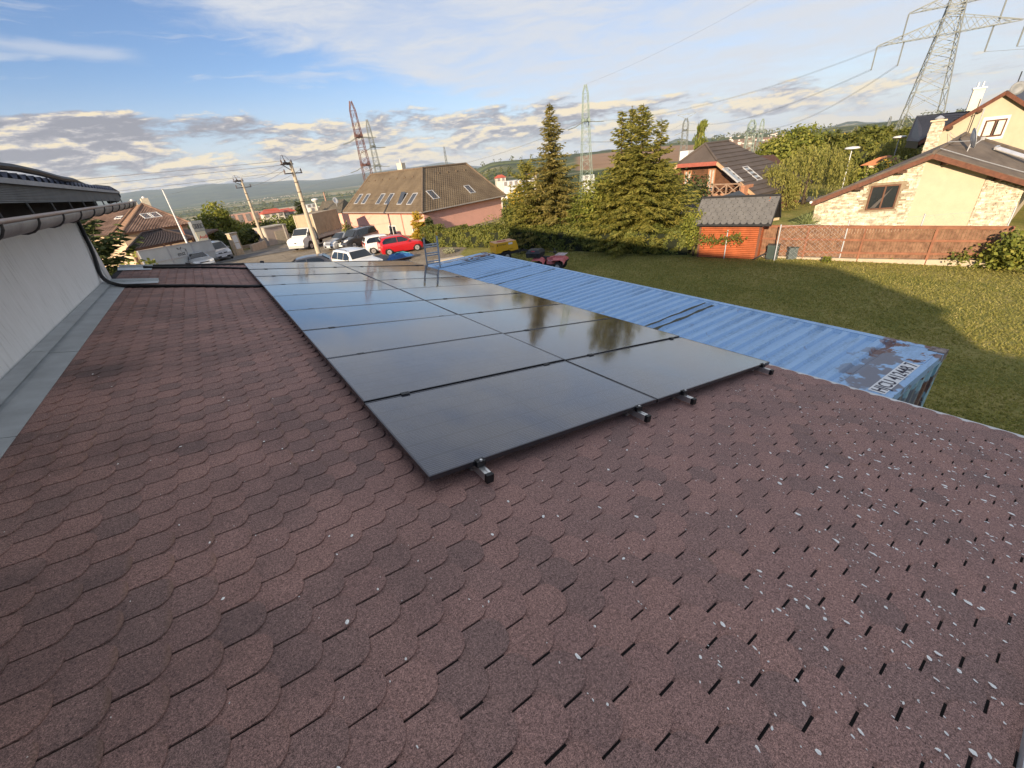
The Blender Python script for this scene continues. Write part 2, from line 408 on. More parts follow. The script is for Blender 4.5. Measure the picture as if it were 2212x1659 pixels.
def shingle_material():
    m = bpy.data.materials.new('shingle'); m.use_nodes = True; t = NT(m.node_tree); b = t.n['Principled BSDF']
    g = t.new('ShaderNodeNewGeometry'); p = g.outputs['Position']
    rnd = t.math('FRACT', t.math('ADD', g.outputs['Random Per Island'], t.new('ShaderNodeObjectInfo').outputs['Random']))
    base = t.ramp(rnd, [(0, (.225, .160, .145)), (.2, (.258, .177, .158)), (.5, (.292, .192, .170)), (.8, (.318, .206, .178)), (1, (.242, .168, .152))])
    gr = t.noise(p, 300, 2, .8); gr2 = t.noise(p, 110, 3, .7)
    k = t.ramp(t.math('ADD', t.math('MULTIPLY', gr, .65), t.math('MULTIPLY', gr2, .35)), [(.36, (.30, .25, .25)), (.5, (1.05, .98, .95)), (.64, (2.3, 2.05, 1.95))])
    c = t.mix(1.0, base, k, 'MULTIPLY')
    tip = t.new('ShaderNodeAttribute', attribute_name='tip').outputs['Fac']
    worn = t.math('MULTIPLY', t.step(tip, .55, 1.0), t.step(t.noise(p, 1.1, 3), .52, .66))
    c = t.mix(t.math('MULTIPLY', worn, .5), c, (.30, .175, .11))
    # grime that washes down by the house wall
    x, y, z = t.sep(p)
    dirt = t.math('MULTIPLY', t.math('SUBTRACT', 1, t.step(x, -2.2, 1.2)), t.step(t.noise(p, .9, 5, .65), .40, .66))
    c = t.mix(t.math('MULTIPLY', dirt, .55), c, (.045, .042, .045))
    t.put(b.inputs['Base Color'], c); b.inputs['Roughness'].default_value = .9; b.inputs['Specular IOR Level'].default_value = .25
    bn = t.new('ShaderNodeBump'); bn.inputs['Strength'].default_value = .55; bn.inputs['Distance'].default_value = .004
    t.put(bn.inputs['Height'], gr); t.put(b.inputs['Normal'], bn.outputs[0])
    return m
M_shingle = shingle_material()
M_bitumen = mat('bitumen', (.012, .011, .011), .9, .3, 30)
TABW, EXPO = .166, .147
def tab_outline(w):
    k = w / .157
    return [(-.0785 * k, .31), (-.0785 * k, .062), (-.072 * k, .038), (-.056 * k, .017), (-.030 * k, .004), (0, 0), (.030 * k, .004), (.056 * k, .017), (.072 * k, .038), (.0785 * k, .062), (.0785 * k, .31)]
def tab_shape(curl, wob):
    """one bitumen tab, tip at the origin; x = across the slope (u), y = down the slope (v)"""
    ol = tab_outline(.157 + wob); vs = []; tip = []
    def nn(s, w): return .0130 - s * .062 + curl * max(0, 1 - s / .07) ** 2
    for (w, s) in ol: vs.append((w, -s, nn(s, w))); tip.append(max(0, 1 - s / .07))
    for (w, s) in ol: vs.append((w, -s, nn(s, w) - .0075)); tip.append(0)
    ha, hb = len(vs), len(vs) + 1
    vs += [(ol[0][0], -.205, nn(.205, 0)), (ol[-1][0], -.205, nn(.205, 0))]; tip += [0, 0]
    n = len(ol)
    fs = [[ha] + list(range(1, n - 1)) + [hb], [0, ha, hb, n - 1]]
    mi = [0, 1]
    for i in range(1, n - 2): fs.append([i, i + n, i + n + 1, i + 1]); mi.append(0)
    fs += [[0, n, n + 1, 1, ha], [hb, n - 2, 2 * n - 2, 2 * n - 1, n - 1]]; mi += [0, 0]
    return vs, fs, mi, tip

garage = thing('garage_building', 'long low building roofed in mauve brown bitumen shingles under the solar array', 'building', (0, 0, 0))
roof_mb = MB()
roof_mb.hexa([RP(U0, V0, SH - .12), RP(U0, V1 - .02, SH - .12), RP(U1, V1 - .02, SH - .12), RP(U1, V0, SH - .12), RP(U0, V0, SH - .011), RP(U0, V1 - .02, SH - .011), RP(U1, V1 - .02, SH - .011), RP(U1, V0, SH - .011)])
roof_o = roof_mb.build('roof', M_bitumen, garage)
mb = MB(); mb.box((1.0, 4.4, 1.32), (6.4, 12.7, 2.60)); mb.build('wall', mat('render_grey', (.42, .40, .37), .9, .1, 3), garage)

def make_shingles():
    rng = random.Random(3)
    protos = []
    for i in range(5):
        vs, fs, mi, tip = tab_shape((0.0, .002, .004, .0008, .0025)[i], (0, .001, -.001, .0015, -.0015)[i])
        me = bpy.data.meshes.new('shingle'); me.from_pydata(vs, [], fs); me.materials.append(M_shingle); me.materials.append(M_bitumen)
        me.polygons.foreach_set('material_index', mi); a = me.attributes.new('tip', 'FLOAT', 'POINT'); a.data.foreach_set('value', tip); me.update()
        protos.append((me, vs, fs, mi, tip))
    spots = []
    nk = int((V1 - V0) / EXPO) + 1
    for k in range(nk):
        v = V1 - k * EXPO + rng.uniform(-.002, .002)
        j0 = int(U0 / TABW) - 1
        off = rng.uniform(-.006, .006)
        for j in range(j0, int(U1 / TABW) + 2):
            u = (j + .5 * (k % 2)) * TABW + off
            if u < U0 - .004 or u > U1 - .02: continue
            w = RP(u, v - .06, SH); d = np.array(w) - CV; c = MX.T @ d
            if c[2] > .1: px, py = c[0] / c[2] * 880 + 1106, c[1] / c[2] * 880 + 829
            else: px = py = -9999
            vis = -60 < px < 2272 and py < 1730
            covered = -.02 < u < 10.4 and .02 < v < 4.2
            spots.append((0 if vis and not covered else 1, c[2], u, v, k))
    spots.sort()
    mb = MB(); att = []
    for i, (hid, dist, u, v, k) in enumerate(spots):
        me, vs, fs, mi, tip = protos[rng.randrange(5)]
        rot = Matrix(((0, CT, ST), (1, 0, 0), (0, -ST, CT))).to_4x4()
        mw = Matrix.Translation(RP(u, v, SH)) @ rot @ Matrix.Rotation(rng.gauss(0, .006), 4, 'Z')
        if i < 300:
            o = bpy.data.objects.new('shingle', me); COL.objects.link(o); o.parent = roof_o; o.matrix_world = mw
        else:
            b = len(mb.v); mb.v.extend([tuple(mw @ Vector(q)) for q in vs]); mb.f.extend([[x + b for x in f] for f in fs]); mb.mi.extend(mi); att.extend(tip)
    mb.att = att
    mb.build('shingles', [M_shingle, M_bitumen], roof_o, kind='stuff', fix=False)
make_shingles()
mb = MB(); mb.hexa([RP(U0, V1 - .16, SH - .008), RP(U0, V1 + .004, SH - .008), RP(U1, V1 + .004, SH - .008), RP(U1, V1 - .16, SH - .008), RP(U0, V1 - .16, SH + .003), RP(U0, V1 + .004, SH + .0035), RP(U1, V1 + .004, SH + .0035), RP(U1, V1 - .16, SH + .003)]); mb.build('starter_strip', M_shingle, roof_o)

M_drip = mat('drip_metal', (.62, .62, .60), .42, .12, 5, metal=.35)
mb = MB()
for i in range(7):
    a, b = U0 + i * 1.9, min(U0 + i * 1.9 + 1.93, U1)
    if a >= U1: break
    mb.hexa([RP(a, V1 - .05, SH - .006), RP(a, V1 + .035, SH - .016), RP(b, V1 + .035, SH - .016), RP(b, V1 - .05, SH - .006), RP(a, V1 - .05, SH - .003), RP(a, V1 + .035, SH + .010 - .003 * (i % 2)), RP(b, V1 + .035, SH + .010 - .003 * (i % 2)), RP(b, V1 - .05, SH - .003)])
    mb.hexa([RP(a, V1 + .03, SH - .12), RP(a, V1 + .036, SH - .12), RP(b, V1 + .036, SH - .12), RP(b, V1 + .03, SH - .12), RP(a, V1 + .03, SH + .008), RP(a, V1 + .037, SH + .008), RP(b, V1 + .037, SH + .008), RP(b, V1 + .03, SH + .008)])
mb.build('drip_edge', M_drip, garage)
M_verge = mat('verge_dark', (.05, .045, .045), .55, .3, 8, spec=.5)
mb = MB()
mb.hexa([RP(U1, V0 + .02, SH - .16), RP(U1, V1, SH - .16), RP(U1 + .07, V1, SH - .16), RP(U1 + .07, V0 + .02, SH - .16), RP(U1, V0 + .02, SH + .055), RP(U1, V1, SH + .055), RP(U1 + .07, V1, SH + .055), RP(U1 + .07, V0 + .02, SH + .055)])
mb.build('verge_trim', M_verge, garage, label='dark verge trim along the far roof edge')
mb = MB()
mb.hexa([RP(U0 - .088, V0, SH - .16), RP(U0 - .088, V1, SH - .16), RP(U0, V1, SH - .16), RP(U0, V0, SH - .16), RP(U0 - .088, V0, SH + .045), RP(U0 - .088, V1, SH + .045), RP(U0, V1, SH + .045), RP(U0, V0, SH + .045)])
mb.build('verge_trim', mat('zinc', (.50, .52, .54), .4, .15, 4, metal=.4), garage)
mb = MB(); mb.box(RP(U1 + .03, .45, SH + .075), (.09, .05, .05), 0, TILT); mb.box(RP(U1 + .03, -1.1, SH + .07), (.10, .06, .03), 0, TILT)
mb.build('verge_clip', M_verge, garage)

# white flakes of peeled paint and seed husks, thick towards the near right corner
def make_flakes():
    rng = random.Random(11); mb = MB()
    for i in range(1500):
        u = U0 + abs(rng.gauss(0, 1)) * (.75 if i % 3 else 1.8); v = V1 - .3 - abs(rng.gauss(.9, 1.1)) * 1.5
        if i > 1100: u = rng.uniform(U0, 3.2); v = rng.uniform(-1.9, 4.3)
        elif i > 900: v = rng.uniform(.4, 2.4); u = U0 + rng.uniform(0, .8)
        if not (U0 < u < 9 and V0 + .2 < v < V1): continue
        if -.05 < u < 10.4 and 0 < v < 4.25: continue
        if i <= 900 and rng.random() < .25: continue
        big = rng.random() ** 3; r = (.0048 + .0125 * big) * (1.0 if u < -1 else .8) * (1.0 if i <= 900 else .7); el = rng.uniform(.4, .75); a = rng.gauss(.5, .5); n = 7
        k = round((V1 - v) / EXPO); c = RP(u, V1 - k * EXPO + rng.choice((.006, .012, -.02, -.05, rng.uniform(-.08, .02))), SH + .012 + .001 * rng.random())
        eu, ev = Vector((0, 1, 0)), Vector((CT, 0, -ST)); nn = Vector((ST, 0, CT)); ring = []
        for j in range(n):
            t = 2 * math.pi * j / n; q = Vector((math.cos(t) * r * rng.uniform(.8, 1.15), math.sin(t) * r * el * rng.uniform(.75, 1.2)))
            ring.append(tuple(c + eu * (q.x * math.cos(a) - q.y * math.sin(a)) + ev * (q.x * math.sin(a) + q.y * math.cos(a)) + nn * rng.uniform(0, .002)))
        mb.add(ring + [tuple(c + nn * .0035)], [[j, (j + 1) % n, n] for j in range(n)])
    o = mb.build('white_flakes', mat('flake', (.90, .89, .84), .7, .12, 40), kind='stuff'); o['label'] = 'small white flakes scattered over the brown shingles'
make_flakes()

# ------------------------------------------------------------------ the taller house on the left
up = thing('rendered_house', 'white rendered house wall with zinc gutter beside the shingle roof', 'building', (-2.3, 4, 0))
def plaster():
    m = bpy.data.materials.new('scratched_render'); m.use_nodes = True; t = NT(m.node_tree); b = t.n['Principled BSDF']
    p = t.new('ShaderNodeTexCoord').outputs['Object']
    f = t.noise(t.mapv(p, (12, 12, 1.6), rot=(R(14), 0, 0)), 1.6, 7, .7); g = t.noise(p, 60, 4, .7); s = t.noise(p, 2.2, 4)
    c = t.ramp(t.math('ADD', t.math('MULTIPLY', f, .7), t.math('MULTIPLY', s, .3)), [(.28, (.50, .495, .47)), (.45, (.74, .74, .725)), (.7, (.82, .82, .81))])
    t.put(b.inputs['Base Color'], c); b.inputs['Roughness'].default_value = .92
    bn = t.new('ShaderNodeBump'); bn.inputs['Strength'].default_value = .8; bn.inputs['Distance'].default_value = .012
    t.put(bn.inputs['Height'], t.math('ADD', f, t.math('MULTIPLY', g, .35))); t.put(b.inputs['Normal'], bn.outputs[0]); return m
HX, HY0, HY1 = -2.3, -13.0, 9.0
mb = MB(); mb.box((HX - 4.6, (HY0 + HY1) / 2, 2.66), (9.2, HY1 - HY0, 5.3)); mb.build('wall', plaster(), up)
mb = MB(); mb.box((HX - .03, 9.16, 2.6), (.10, .32, 5.2)); mb.build('corner_strip', mat('corner_zinc', (.55, .57, .58), .5, .1, 3, metal=.2), up)
# a shallow lean-to roof over the eave; the tall block behind, unseen at left, is added to shade roof and lawn
EZ, EXX = 5.60, -1.80; RX, RZ = -5.6, 6.15
M_wave = mat('wave_sheet', (.10, .11, .15), .6, .25, 5)
def wave_roof():
    mb = MB(); P = .29; n0 = int((11.9 - HY0) / P * 6); L = Vector((RX - EXX, 0, RZ - EZ))
    a = []; b = []
    for i in range(n0 + 1):
        y = HY0 + i * P / 6; w = max(0, math.cos(2 * math.pi * i / 6)) ** .8 * .065
        a.append((EXX, y, EZ + .02 + w)); b.append((EXX + L.x, y, EZ + L.z + w))
    k = len(a); mb.add(a + b, [[i, i + 1, k + i + 1, k + i] for i in range(k - 1)])
    return mb.build('roof', M_wave, up, smooth='all', fix=False)
wave_roof()
MY0, MY1 = -13.0, 8.6
mb = MB(); mb.hexa([(-13.5, MY0, 0), (RX, MY0, 0), (RX, MY1, 0), (-13.5, MY1, 0), (-13.5, MY0, 8.1), (RX, MY0, 8.1), (RX, MY1, 8.1), (-13.5, MY1, 8.1)]); mb.build('upper_wall', plaster(), up)  # unseen block, height chosen so its shadow covers the low roof
mb = MB(); mb.add([(-13.9, MY0 - .3, 7.95), (RX + .4, MY0 - .3, 7.95), (RX + .4, MY1 + .3, 7.95), (-13.9, MY1 + .3, 7.95), (-9.5, MY0 - .3, 10.9), (-9.5, MY1 + .3, 10.9)], [[0, 4, 5, 3], [1, 2, 5, 4], [0, 1, 4], [2, 3, 5], [0, 3, 2, 1]]); mb.build('unseen_shade_roof', M_wave, up)
mb = MB(); mb.box((EXX + .01, (HY0 + 11.9) / 2, EZ - .005), (.07, 11.9 - HY0, .045)); mb.build('eave_board', mat('eave_grey', (.25, .25, .265), .6, .2, 5), up)
def rib_board():
    m = mat('ribbed_panel', (.085, .085, .082), .6, .3, 3); t = NT(m.node_tree)
    w = t.new('ShaderNodeTexWave', wave_type='BANDS', bands_direction='Z'); w.inputs['Scale'].default_value = 22; t.put(w.inputs[0], t.new('ShaderNodeTexCoord').outputs['Object'])
    bn = t.new('ShaderNodeBump'); bn.inputs['Strength'].default_value = .6; bn.inputs['Distance'].default_value = .01; t.put(bn.inputs['Height'], w.outputs[1]); t.put(t.n['Principled BSDF'].inputs['Normal'], bn.outputs[0]); return m
mb = MB(); mb.box((EXX + .005, (HY0 + 11.8) / 2, EZ - .105), (.02, 11.8 - HY0, .15)); mb.build('fascia', rib_board(), up)
mb = MB(); mb.box((EXX - .28, (HY0 + 11.7) / 2, EZ - .10), (.5, 11.7 - HY0, .02)); mb.box((HX - .2, 10.4, 5.25), (.8, 2.7, .06)); mb.box((HX - .10, (HY0 + 11.86) / 2, 5.38), (.34, 11.86 - HY0, .40)); mb.build('soffit', mat('eave_shade_black', (.02, .018, .016), .9, .2, 4), up)  # soffit plus a black backing board that imitates the dark void under the eave
M_zinc = mat('old_zinc', (.27, .265, .26), .5, .28, 3.5, .15, 30, metal=.25)
def gutter():
    mb = MB(); xg, zg, rad = -1.70, 5.285, .108; n = 10; ys = [HY0 + i * .5 for i in range(int((12.6 - HY0) / .5) + 1)]
    vs = []; fs = []
    for y in ys:
        dz = .0095 * (y - 3)
        for j in range(n + 1):
            a = math.pi + math.pi * j / n; vs.append((xg + rad * math.cos(a), y, zg + dz + rad * math.sin(a)))
        for j in range(n + 1):
            a = math.pi + math.pi * (n - j) / n; vs.append((xg + (rad - .006) * math.cos(a), y, zg + dz + (rad - .006) * math.sin(a)))
    k = 2 * n + 2
    for i in range(len(ys) - 1):
        for j in range(k): a, b = i * k + j, i * k + (j + 1) % k; fs.append([a, b, b + k, a + k])
    fs.append([(len(ys) - 1) * k + j for j in range(n + 1)])
    mb.add(vs, fs); g = mb.build('gutter', M_zinc, up, smooth='all')
    mb = MB(); mb.tube([(xg + rad, y, zg + .006 + .0095 * (y - 3)) for y in ys], .017, 8); mb.build('gutter_bead', mat('bead', (.50, .47, .43), .5, .35, 2.2, .2, 20, col2=(.30, .19, .14), metal=.2), g, smooth='all')
    y = -3.0; zg0 = zg
    while y < 12.5:
        zg = zg0 + .0095 * (y - 3); mb = MB(); mb.tube([(xg - .12, y, zg + .14), (xg - .09, y, zg + .11), (xg - .085, y, zg)] + [(xg + (rad + .005) * math.cos(math.pi + math.pi * j / 8), y, zg + (rad + .005) * math.sin(math.pi + math.pi * j / 8)) for j in range(1, 9)], .010, 6)
        mb.build('bracket', mat('bracket_dark', (.045, .043, .045), .5, .2, 5), g); y += .92
gutter()
mb = MB(); mb.tube([(-1.88 - .1 * math.sin(y * .8), y, 5.72 + .02 * math.sin(y * 1.7)) for y in [-6 + i * .6 for i in range(29)]] + [(-1.86, 11.55, 5.70), (-1.80, 11.85, 5.62), (-1.80, 11.9, 5.52), (-1.85, 11.8, 5.44), (-2.0, 11.6, 5.42)], .035, 8)
tag(mb.build('conduit', mat('black_rubber', (.012, .012, .013), .55, .2, 8), smooth=True), 'thick black conduit lying along the edge of the corrugated roof', 'conduit')
M_flash = mat('flashing', (.47, .50, .51), .5, .14, 4, .1, 40, metal=.25)
for i, (a, b) in enumerate(((-2.1, -.06), (-.06, 1.93), (1.93, 3.93), (3.93, 5.97), (5.97, 8.72))):
    mb = MB(); zt = 4.155; x0 = V0 * CT
    base = [RP(a + .014, -2.28, SH + .03), RP(a + .014, -1.99, SH + .012), RP(b, -1.99, SH + .012), RP(b, -2.28, SH + .03)]
    mb.hexa([*base, *[q + Vector((0, 0, .004 + .002 * (i % 2))) for q in base]])
    w0 = RP(a, -2.16, SH + .03); xw = HX + .012
    mb.hexa([(xw, a + .004, zt), (xw + .004, a + .004, zt), (xw + .004, b, zt), (xw, b, zt), (xw, a + .004, zt + .004), (xw + .006, a + .004, zt + .004), (xw + .006, b, zt + .004), (xw, b, zt + .004)])
    lowz = RP(a, -2.17, SH + .052)
    mb.hexa([(xw + .13, a + .014, lowz.z), (xw + .135, a + .014, lowz.z), (xw + .135, b, lowz.z), (xw + .13, b, lowz.z), (xw, a + .014, zt), (xw + .006, a + .014, zt), (xw + .006, b, zt), (xw, b, zt)])
    mb.build('flashing_sheet', M_flash, up)
# upstands of folded sheet at the far corner
M_pale = mat('pale_sheet', (.58, .62, .64), .45, .1, 3, metal=.2)
def zfold(u, v0, v1, w):
    mb = MB(); a = [RP(u, v0, SH + .02), RP(u, v1, SH + .02), RP(u + w, v1, SH + .02), RP(u + w, v0 - .05, SH + .02)]
    mb.hexa([*a, *[q + Vector((0, 0, .006)) for q in a]])
    mb.bar(RP(u + w, v0 - .02, SH + .05), RP(u + w, v1, SH + .04), .03, .06); return mb.build('corner_tray', M_pale, up)
zfold(8.35, -2.2, -1.55, .28); zfold(10.35, -2.3, -1.75, .5)

M_cable = mat('black_cable', (.010, .010, .011), .45, .2, 9)
def cable(pts, r, label):
    mb = MB(); P = [Vector(p) for p in pts]; out = []
    for i in range(len(P) - 1):
        p0, p1, p2, p3 = P[max(i - 1, 0)], P[i], P[i + 1], P[min(i + 2, len(P) - 1)]
        for j in range(6):
            t = j / 6; out.append(.5 * ((2 * p1) + (p2 - p0) * t + (2 * p0 - 5 * p1 + 4 * p2 - p3) * t * t + (3 * p1 - p0 - 3 * p2 + p3) * t ** 3))
    out.append(P[-1]); mb.tube(out, r, 8); return tag(mb.build('cable', M_cable, smooth='all'), label, 'cable')
cable([RP(7.38, .35, SH + .03), RP(7.42, -.2, SH + .03), RP(7.75, -1.0, SH + .03), RP(7.95, -1.75, SH + .035), RP(8.1, -2.08, SH + .05), (-2.255, 8.45, 4.25), (-2.255, 8.78, 4.6), (-2.255, 9.0, 5.0), (-2.25, 9.05, 5.3)], .032,
      'thick black cable across the shingles and up the white wall corner')
cable([RP(10.05, .4, SH + .03), RP(10.12, 0, SH + .03), RP(10.5, -.8, SH + .03), RP(10.6, -1.5, SH + .03), RP(10.62, -1.9, SH + .05)], .026, 'thinner black cable near the far edge of the shingle roof')

# ------------------------------------------------------------------ solar panels
def cell_glass():
    m = bpy.data.materials.new('cell_glass'); m.use_nodes = True; t = NT(m.node_tree); b = t.n['Principled BSDF']
    p = t.new('ShaderNodeTexCoord').outputs['Object']; x, y, z = t.sep(p)
    def lines(c, pitch, w, off=0.0):
        f = t.math('FRACT', t.math('ADD', t.math('DIVIDE', c, pitch), off)); return t.math('LESS_THAN', f, w)
    bus = lines(y, .0182, .13); cells = t.math('MAXIMUM', lines(y, .182, .016), lines(x, .0915, .022))
    mid = t.math('LESS_THAN', t.math('ABSOLUTE', t.math('SUBTRACT', x, 1.047)), .006)
    var = t.noise(p, 1.3, 3)
    c = t.mix(bus, t.ramp(var, [(.3, (.0065, .008, .019)), (.7, (.010, .012, .026))]), (.13, .135, .17))
    c = t.mix(t.math('MAXIMUM', cells, mid), c, (.004, .004, .007))
    dust = t.step(t.noise(p, 2.6, 5, .65), .42, .75)
    c = t.mix(t.math('ADD', .02, t.math('MULTIPLY', dust, .07)), c, (.4, .38, .36))
    t.put(b.inputs['Base Color'], c); t.put(b.inputs['Roughness'], t.math('ADD', .085, t.math('MULTIPLY', dust, .05)))
    b.inputs['IOR'].default_value = 1.52; b.inputs['Specular IOR Level'].default_value = 1.0
    b.inputs['Coat Weight'].default_value = .42; b.inputs['Coat IOR'].default_value = 1.6; b.inputs['Coat Roughness'].default_value = .06
    return m
M_cell = cell_glass(); M_frame = mat('black_frame', (.085, .085, .095), .28, .2, 4, metal=.75, spec=.6)
PLONG, PSHORT, PT = 2.087, 1.134, .032
def panel_proto():
    root = thing('solar_panel', '', 'solar panel')
    g = MB(); g.poly([(.011, .011, -.002), (PLONG - .011, .011, -.002), (PLONG - .011, PSHORT - .011, -.002), (.011, PSHORT - .011, -.002)])
    g.build('glass', M_cell, root, fix=False)
    f = MB()
    for (c, s) in (((PLONG / 2, .006, -PT / 2), (PLONG, .012, PT)), ((PLONG / 2, PSHORT - .006, -PT / 2), (PLONG, .012, PT)), ((.006, PSHORT / 2, -PT / 2 - .0005), (.012, PSHORT - .024, PT - .001)), ((PLONG - .006, PSHORT / 2, -PT / 2 - .0005), (.012, PSHORT - .024, PT - .001))): f.box(c, s)
    f.build('frame', M_frame, root)
    k = MB(); k.poly([(.012, .012, -.012), (.012, PSHORT - .012, -.012), (PLONG - .012, PSHORT - .012, -.012), (PLONG - .012, .012, -.012)]); k.build('back_sheet', mat('backsheet', (.03, .03, .03), .7), root, fix=False)
    return root
ORD = ['nearest', 'second', 'third', 'fourth', 'fifth', 'sixth', 'seventh', 'eighth', 'ninth and farthest']
def place_panels():
    rng = random.Random(5); proto = panel_proto(); first = True
    for col in (0, 1):
        for row in range(9):
            o = proto if first else copy_tree(proto); first = False
            o.location = RP(row * 1.154, col * (PLONG + .02), 0)
            base = Matrix(((CT, 0, ST), (0, 1, 0), (-ST, 0, CT)))
            o.rotation_euler = (base @ Matrix.Rotation(R(rng.gauss(0, .22)), 3, 'X') @ Matrix.Rotation(R(rng.gauss(0, .10)), 3, 'Y')).to_euler()
            o['label'] = f"{ORD[row]} black solar panel in the column beside the {'white house wall' if col == 0 else 'blue container'}"
            o['group'] = 'solar panels on the shingle roof'
place_panels()
M_alu = mat('aluminium', (.70, .69, .66), .35, .12, 14, metal=.8)
M_blk = mat('black_plastic', (.012, .012, .013), .5, .2, 9)
def make_rail(v, label):
    t = thing('mounting_rail', label, 'rail', RP(-.13, v, -.05), 'aluminium rails under the solar panels')
    def bx(u0, u1, v0, v1, n0, n1, mb): return mb.hexa([RP(u0, v0, n0), RP(u0, v1, n0), RP(u1, v1, n0), RP(u1, v0, n0), RP(u0, v0, n1), RP(u0, v1, n1), RP(u1, v1, n1), RP(u1, v0, n1)])
    mb = MB(); bx(-.10, 10.5, v - .022, v + .022, -.085, -.040, mb); bx(-.10, 10.5, v - .022, v - .005, -.040, -.036, mb); bx(-.10, 10.5, v + .005, v + .022, -.040, -.036, mb); mb.build('profile', M_alu, t)
    mb = MB(); bx(-.128, -.100, v - .024, v + .024, -.088, -.034, mb); mb.build('end_cap', M_blk, t)
    mb = MB(); bx(-.028, -.002, v - .03, v + .03, -.034, .004, mb); bx(-.012, .012, v - .03, v + .03, .001, .004, mb); c = mb.build('end_clamp', M_blk, t)
    mb = MB(); mb.tube([RP(-.018, v, -.002), RP(-.018, v, .013)], .009, 8); mb.build('bolt', M_alu, c)
    for k in range(1, 9):
        mb = MB(); u = k * 1.154 - .01; bx(u - .022, u + .022, v - .035, v + .035, .0015, .0045, mb); bx(u - .006, u + .006, v - .03, v + .03, -.03, .0014, mb); mb.build('mid_clamp', M_blk, t)
    for k in range(9):
        mb = MB(); u = .1 + k * 1.25; bx(u - .03, u + .03, v - .02, v + .02, SH + .004, -.086, mb); mb.build('foot', M_alu, t)
for v, l in ((.33, 'silver rail end under the nearest corner of the array, closest to the white wall'), (1.83, 'silver rail end just left of the seam between the two panel columns'), (2.48, 'silver rail end just right of the seam between the panel columns'), (4.0, 'silver rail end by the eave, nearest the blue container')):
    make_rail(v, l)
# ------------------------------------------------------------------ shipping container
CA = math.atan2(.049, .999); CXD = Vector((math.cos(CA), -math.sin(CA), 0)); CYD = Vector((math.sin(CA), math.cos(CA), 0))
CO = Vector((6.717, -1.057, 0)) - CXD * 2.438
def CP(x, y, z): return CO + CXD * x + CYD * y + Vector((0, 0, z))
def container_paint(name, base, wear=.5):
    m = bpy.data.materials.new(name); m.use_nodes = True; t = NT(m.node_tree); b = t.n['Principled BSDF']
    p = t.new('ShaderNodeNewGeometry').outputs['Position']
    q = t.mapv(p, (1, 1, 1), rot=(0, 0, CA), loc=(0, 0, 0))
    n1 = t.noise(p, 1.1, 5, .6); n2 = t.noise(t.mapv(p, (.7, 6, 2)), 1.2, 5, .65); n3 = t.noise(p, 26, 4, .7)
    c = t.ramp(t.math('ADD', t.math('MULTIPLY', n2, .6), t.math('MULTIPLY', n3, .4)), [(.3, tuple(v * .62 for v in base)), (.5, base), (.72, tuple(min(1, v * 1.12) for v in base))])
    x, y, z = t.sep(p)
    # bare primer and rust gather at the two ends
    e0 = t.math('SUBTRACT', 1, t.step(t.math('ABSOLUTE', t.math('ADD', y, .75)), .15, .75)); e1 = t.math('SUBTRACT', 1, t.step(t.math('ABSOLUTE', t.math('SUBTRACT', y, 10.7)), .1, .5))
    e = t.math('MAXIMUM', e0, e1); mid = t.math('MAXIMUM', t.math('SUBTRACT', 1, t.step(t.math('ABSOLUTE', t.math('SUBTRACT', y, 2.2)), .02, .12)), 0)
    pr = t.step(t.math('ADD', n1, t.math('MULTIPLY', e, .10)), .60, .625)
    c = t.mix(t.math('MULTIPLY', pr, t.math('MULTIPLY', e, .95)), c, (.17, .165, .19))
    ru = t.step(t.math('ADD', t.noise(p, 3.4, 5, .6), t.math('MULTIPLY', t.math('MULTIPLY', e, t.step(x, 5.7, 6.6)), .20)), .66, .71)
    c = t.mix(t.math('MULTIPLY', ru, t.math('MAXIMUM', e, .35)), c, t.ramp(n3, [(.3, (.10, .035, .02)), (.7, (.24, .11, .07))]))
    al = t.math('MULTIPLY', t.step(n2, .60, .72), t.step(n3, .45, .6)); c = t.mix(t.math('MULTIPLY', al, .55 * wear), c, (.13, .14, .10))
    t.put(b.inputs['Base Color'], c); b.inputs['Roughness'].default_value = .5
    bn = t.new('ShaderNodeBump'); bn.inputs['Strength'].default_value = .25; bn.inputs['Distance'].default_value = .01; t.put(bn.inputs['Height'], n3); t.put(b.inputs['Normal'], bn.outputs[0]); return m
M_cblue = container_paint('container_blue', (.31, .50, .73)); M_cend = container_paint('container_end', (.32, .52, .60), .3)
M_rust = mat('rusty_casting', (.16, .085, .06), .85, .45, 14, .5, col2=(.42, .36, .33))
cont = thing('shipping_container', 'long light blue shipping container with a corrugated roof and rusty corner', 'container', CP(1.2, 6.1, 0))
L_, W_, H_ = 12.192, 2.438, 2.60
def corr(n_from, n_to, pitch, depth, fn):
    """profile of trapezoid ribs between two positions"""
    out = []; y = n_from
    while y < n_to - .01:
        for f, d in ((0, 0), (.34, 0), (.5, -depth), (.84, -depth)): 
            if y + f * pitch <= n_to: out.append((y + f * pitch, d))
        y += pitch
    out.append((n_to, 0)); return out
mb = MB(); pr = corr(.42, L_ - .5, .2085, .040, None); vs = []; fs = []
for (y, d) in pr:
    for x in (.10, .16, W_ - .16, W_ - .10): vs.append(tuple(CP(x, y, H_ - .004 + (d if x in (.16, W_ - .16) else 0))))
for i in range(len(pr) - 1):
    for j in range(3): a = i * 4 + j; fs.append([a, a + 1, a + 5, a + 4])
mb.add(vs, fs); mb.build('roof_sheet', M_cblue, cont, fix=True)
mb = MB(); g = lambda x0, x1, y0, y1, z0, z1: mb.hexa([CP(x0, y0, z0), CP(x1, y0, z0), CP(x1, y1, z0), CP(x0, y1, z0), CP(x0, y0, z1), CP(x1, y0, z1), CP(x1, y1, z1), CP(x0, y1, z1)])
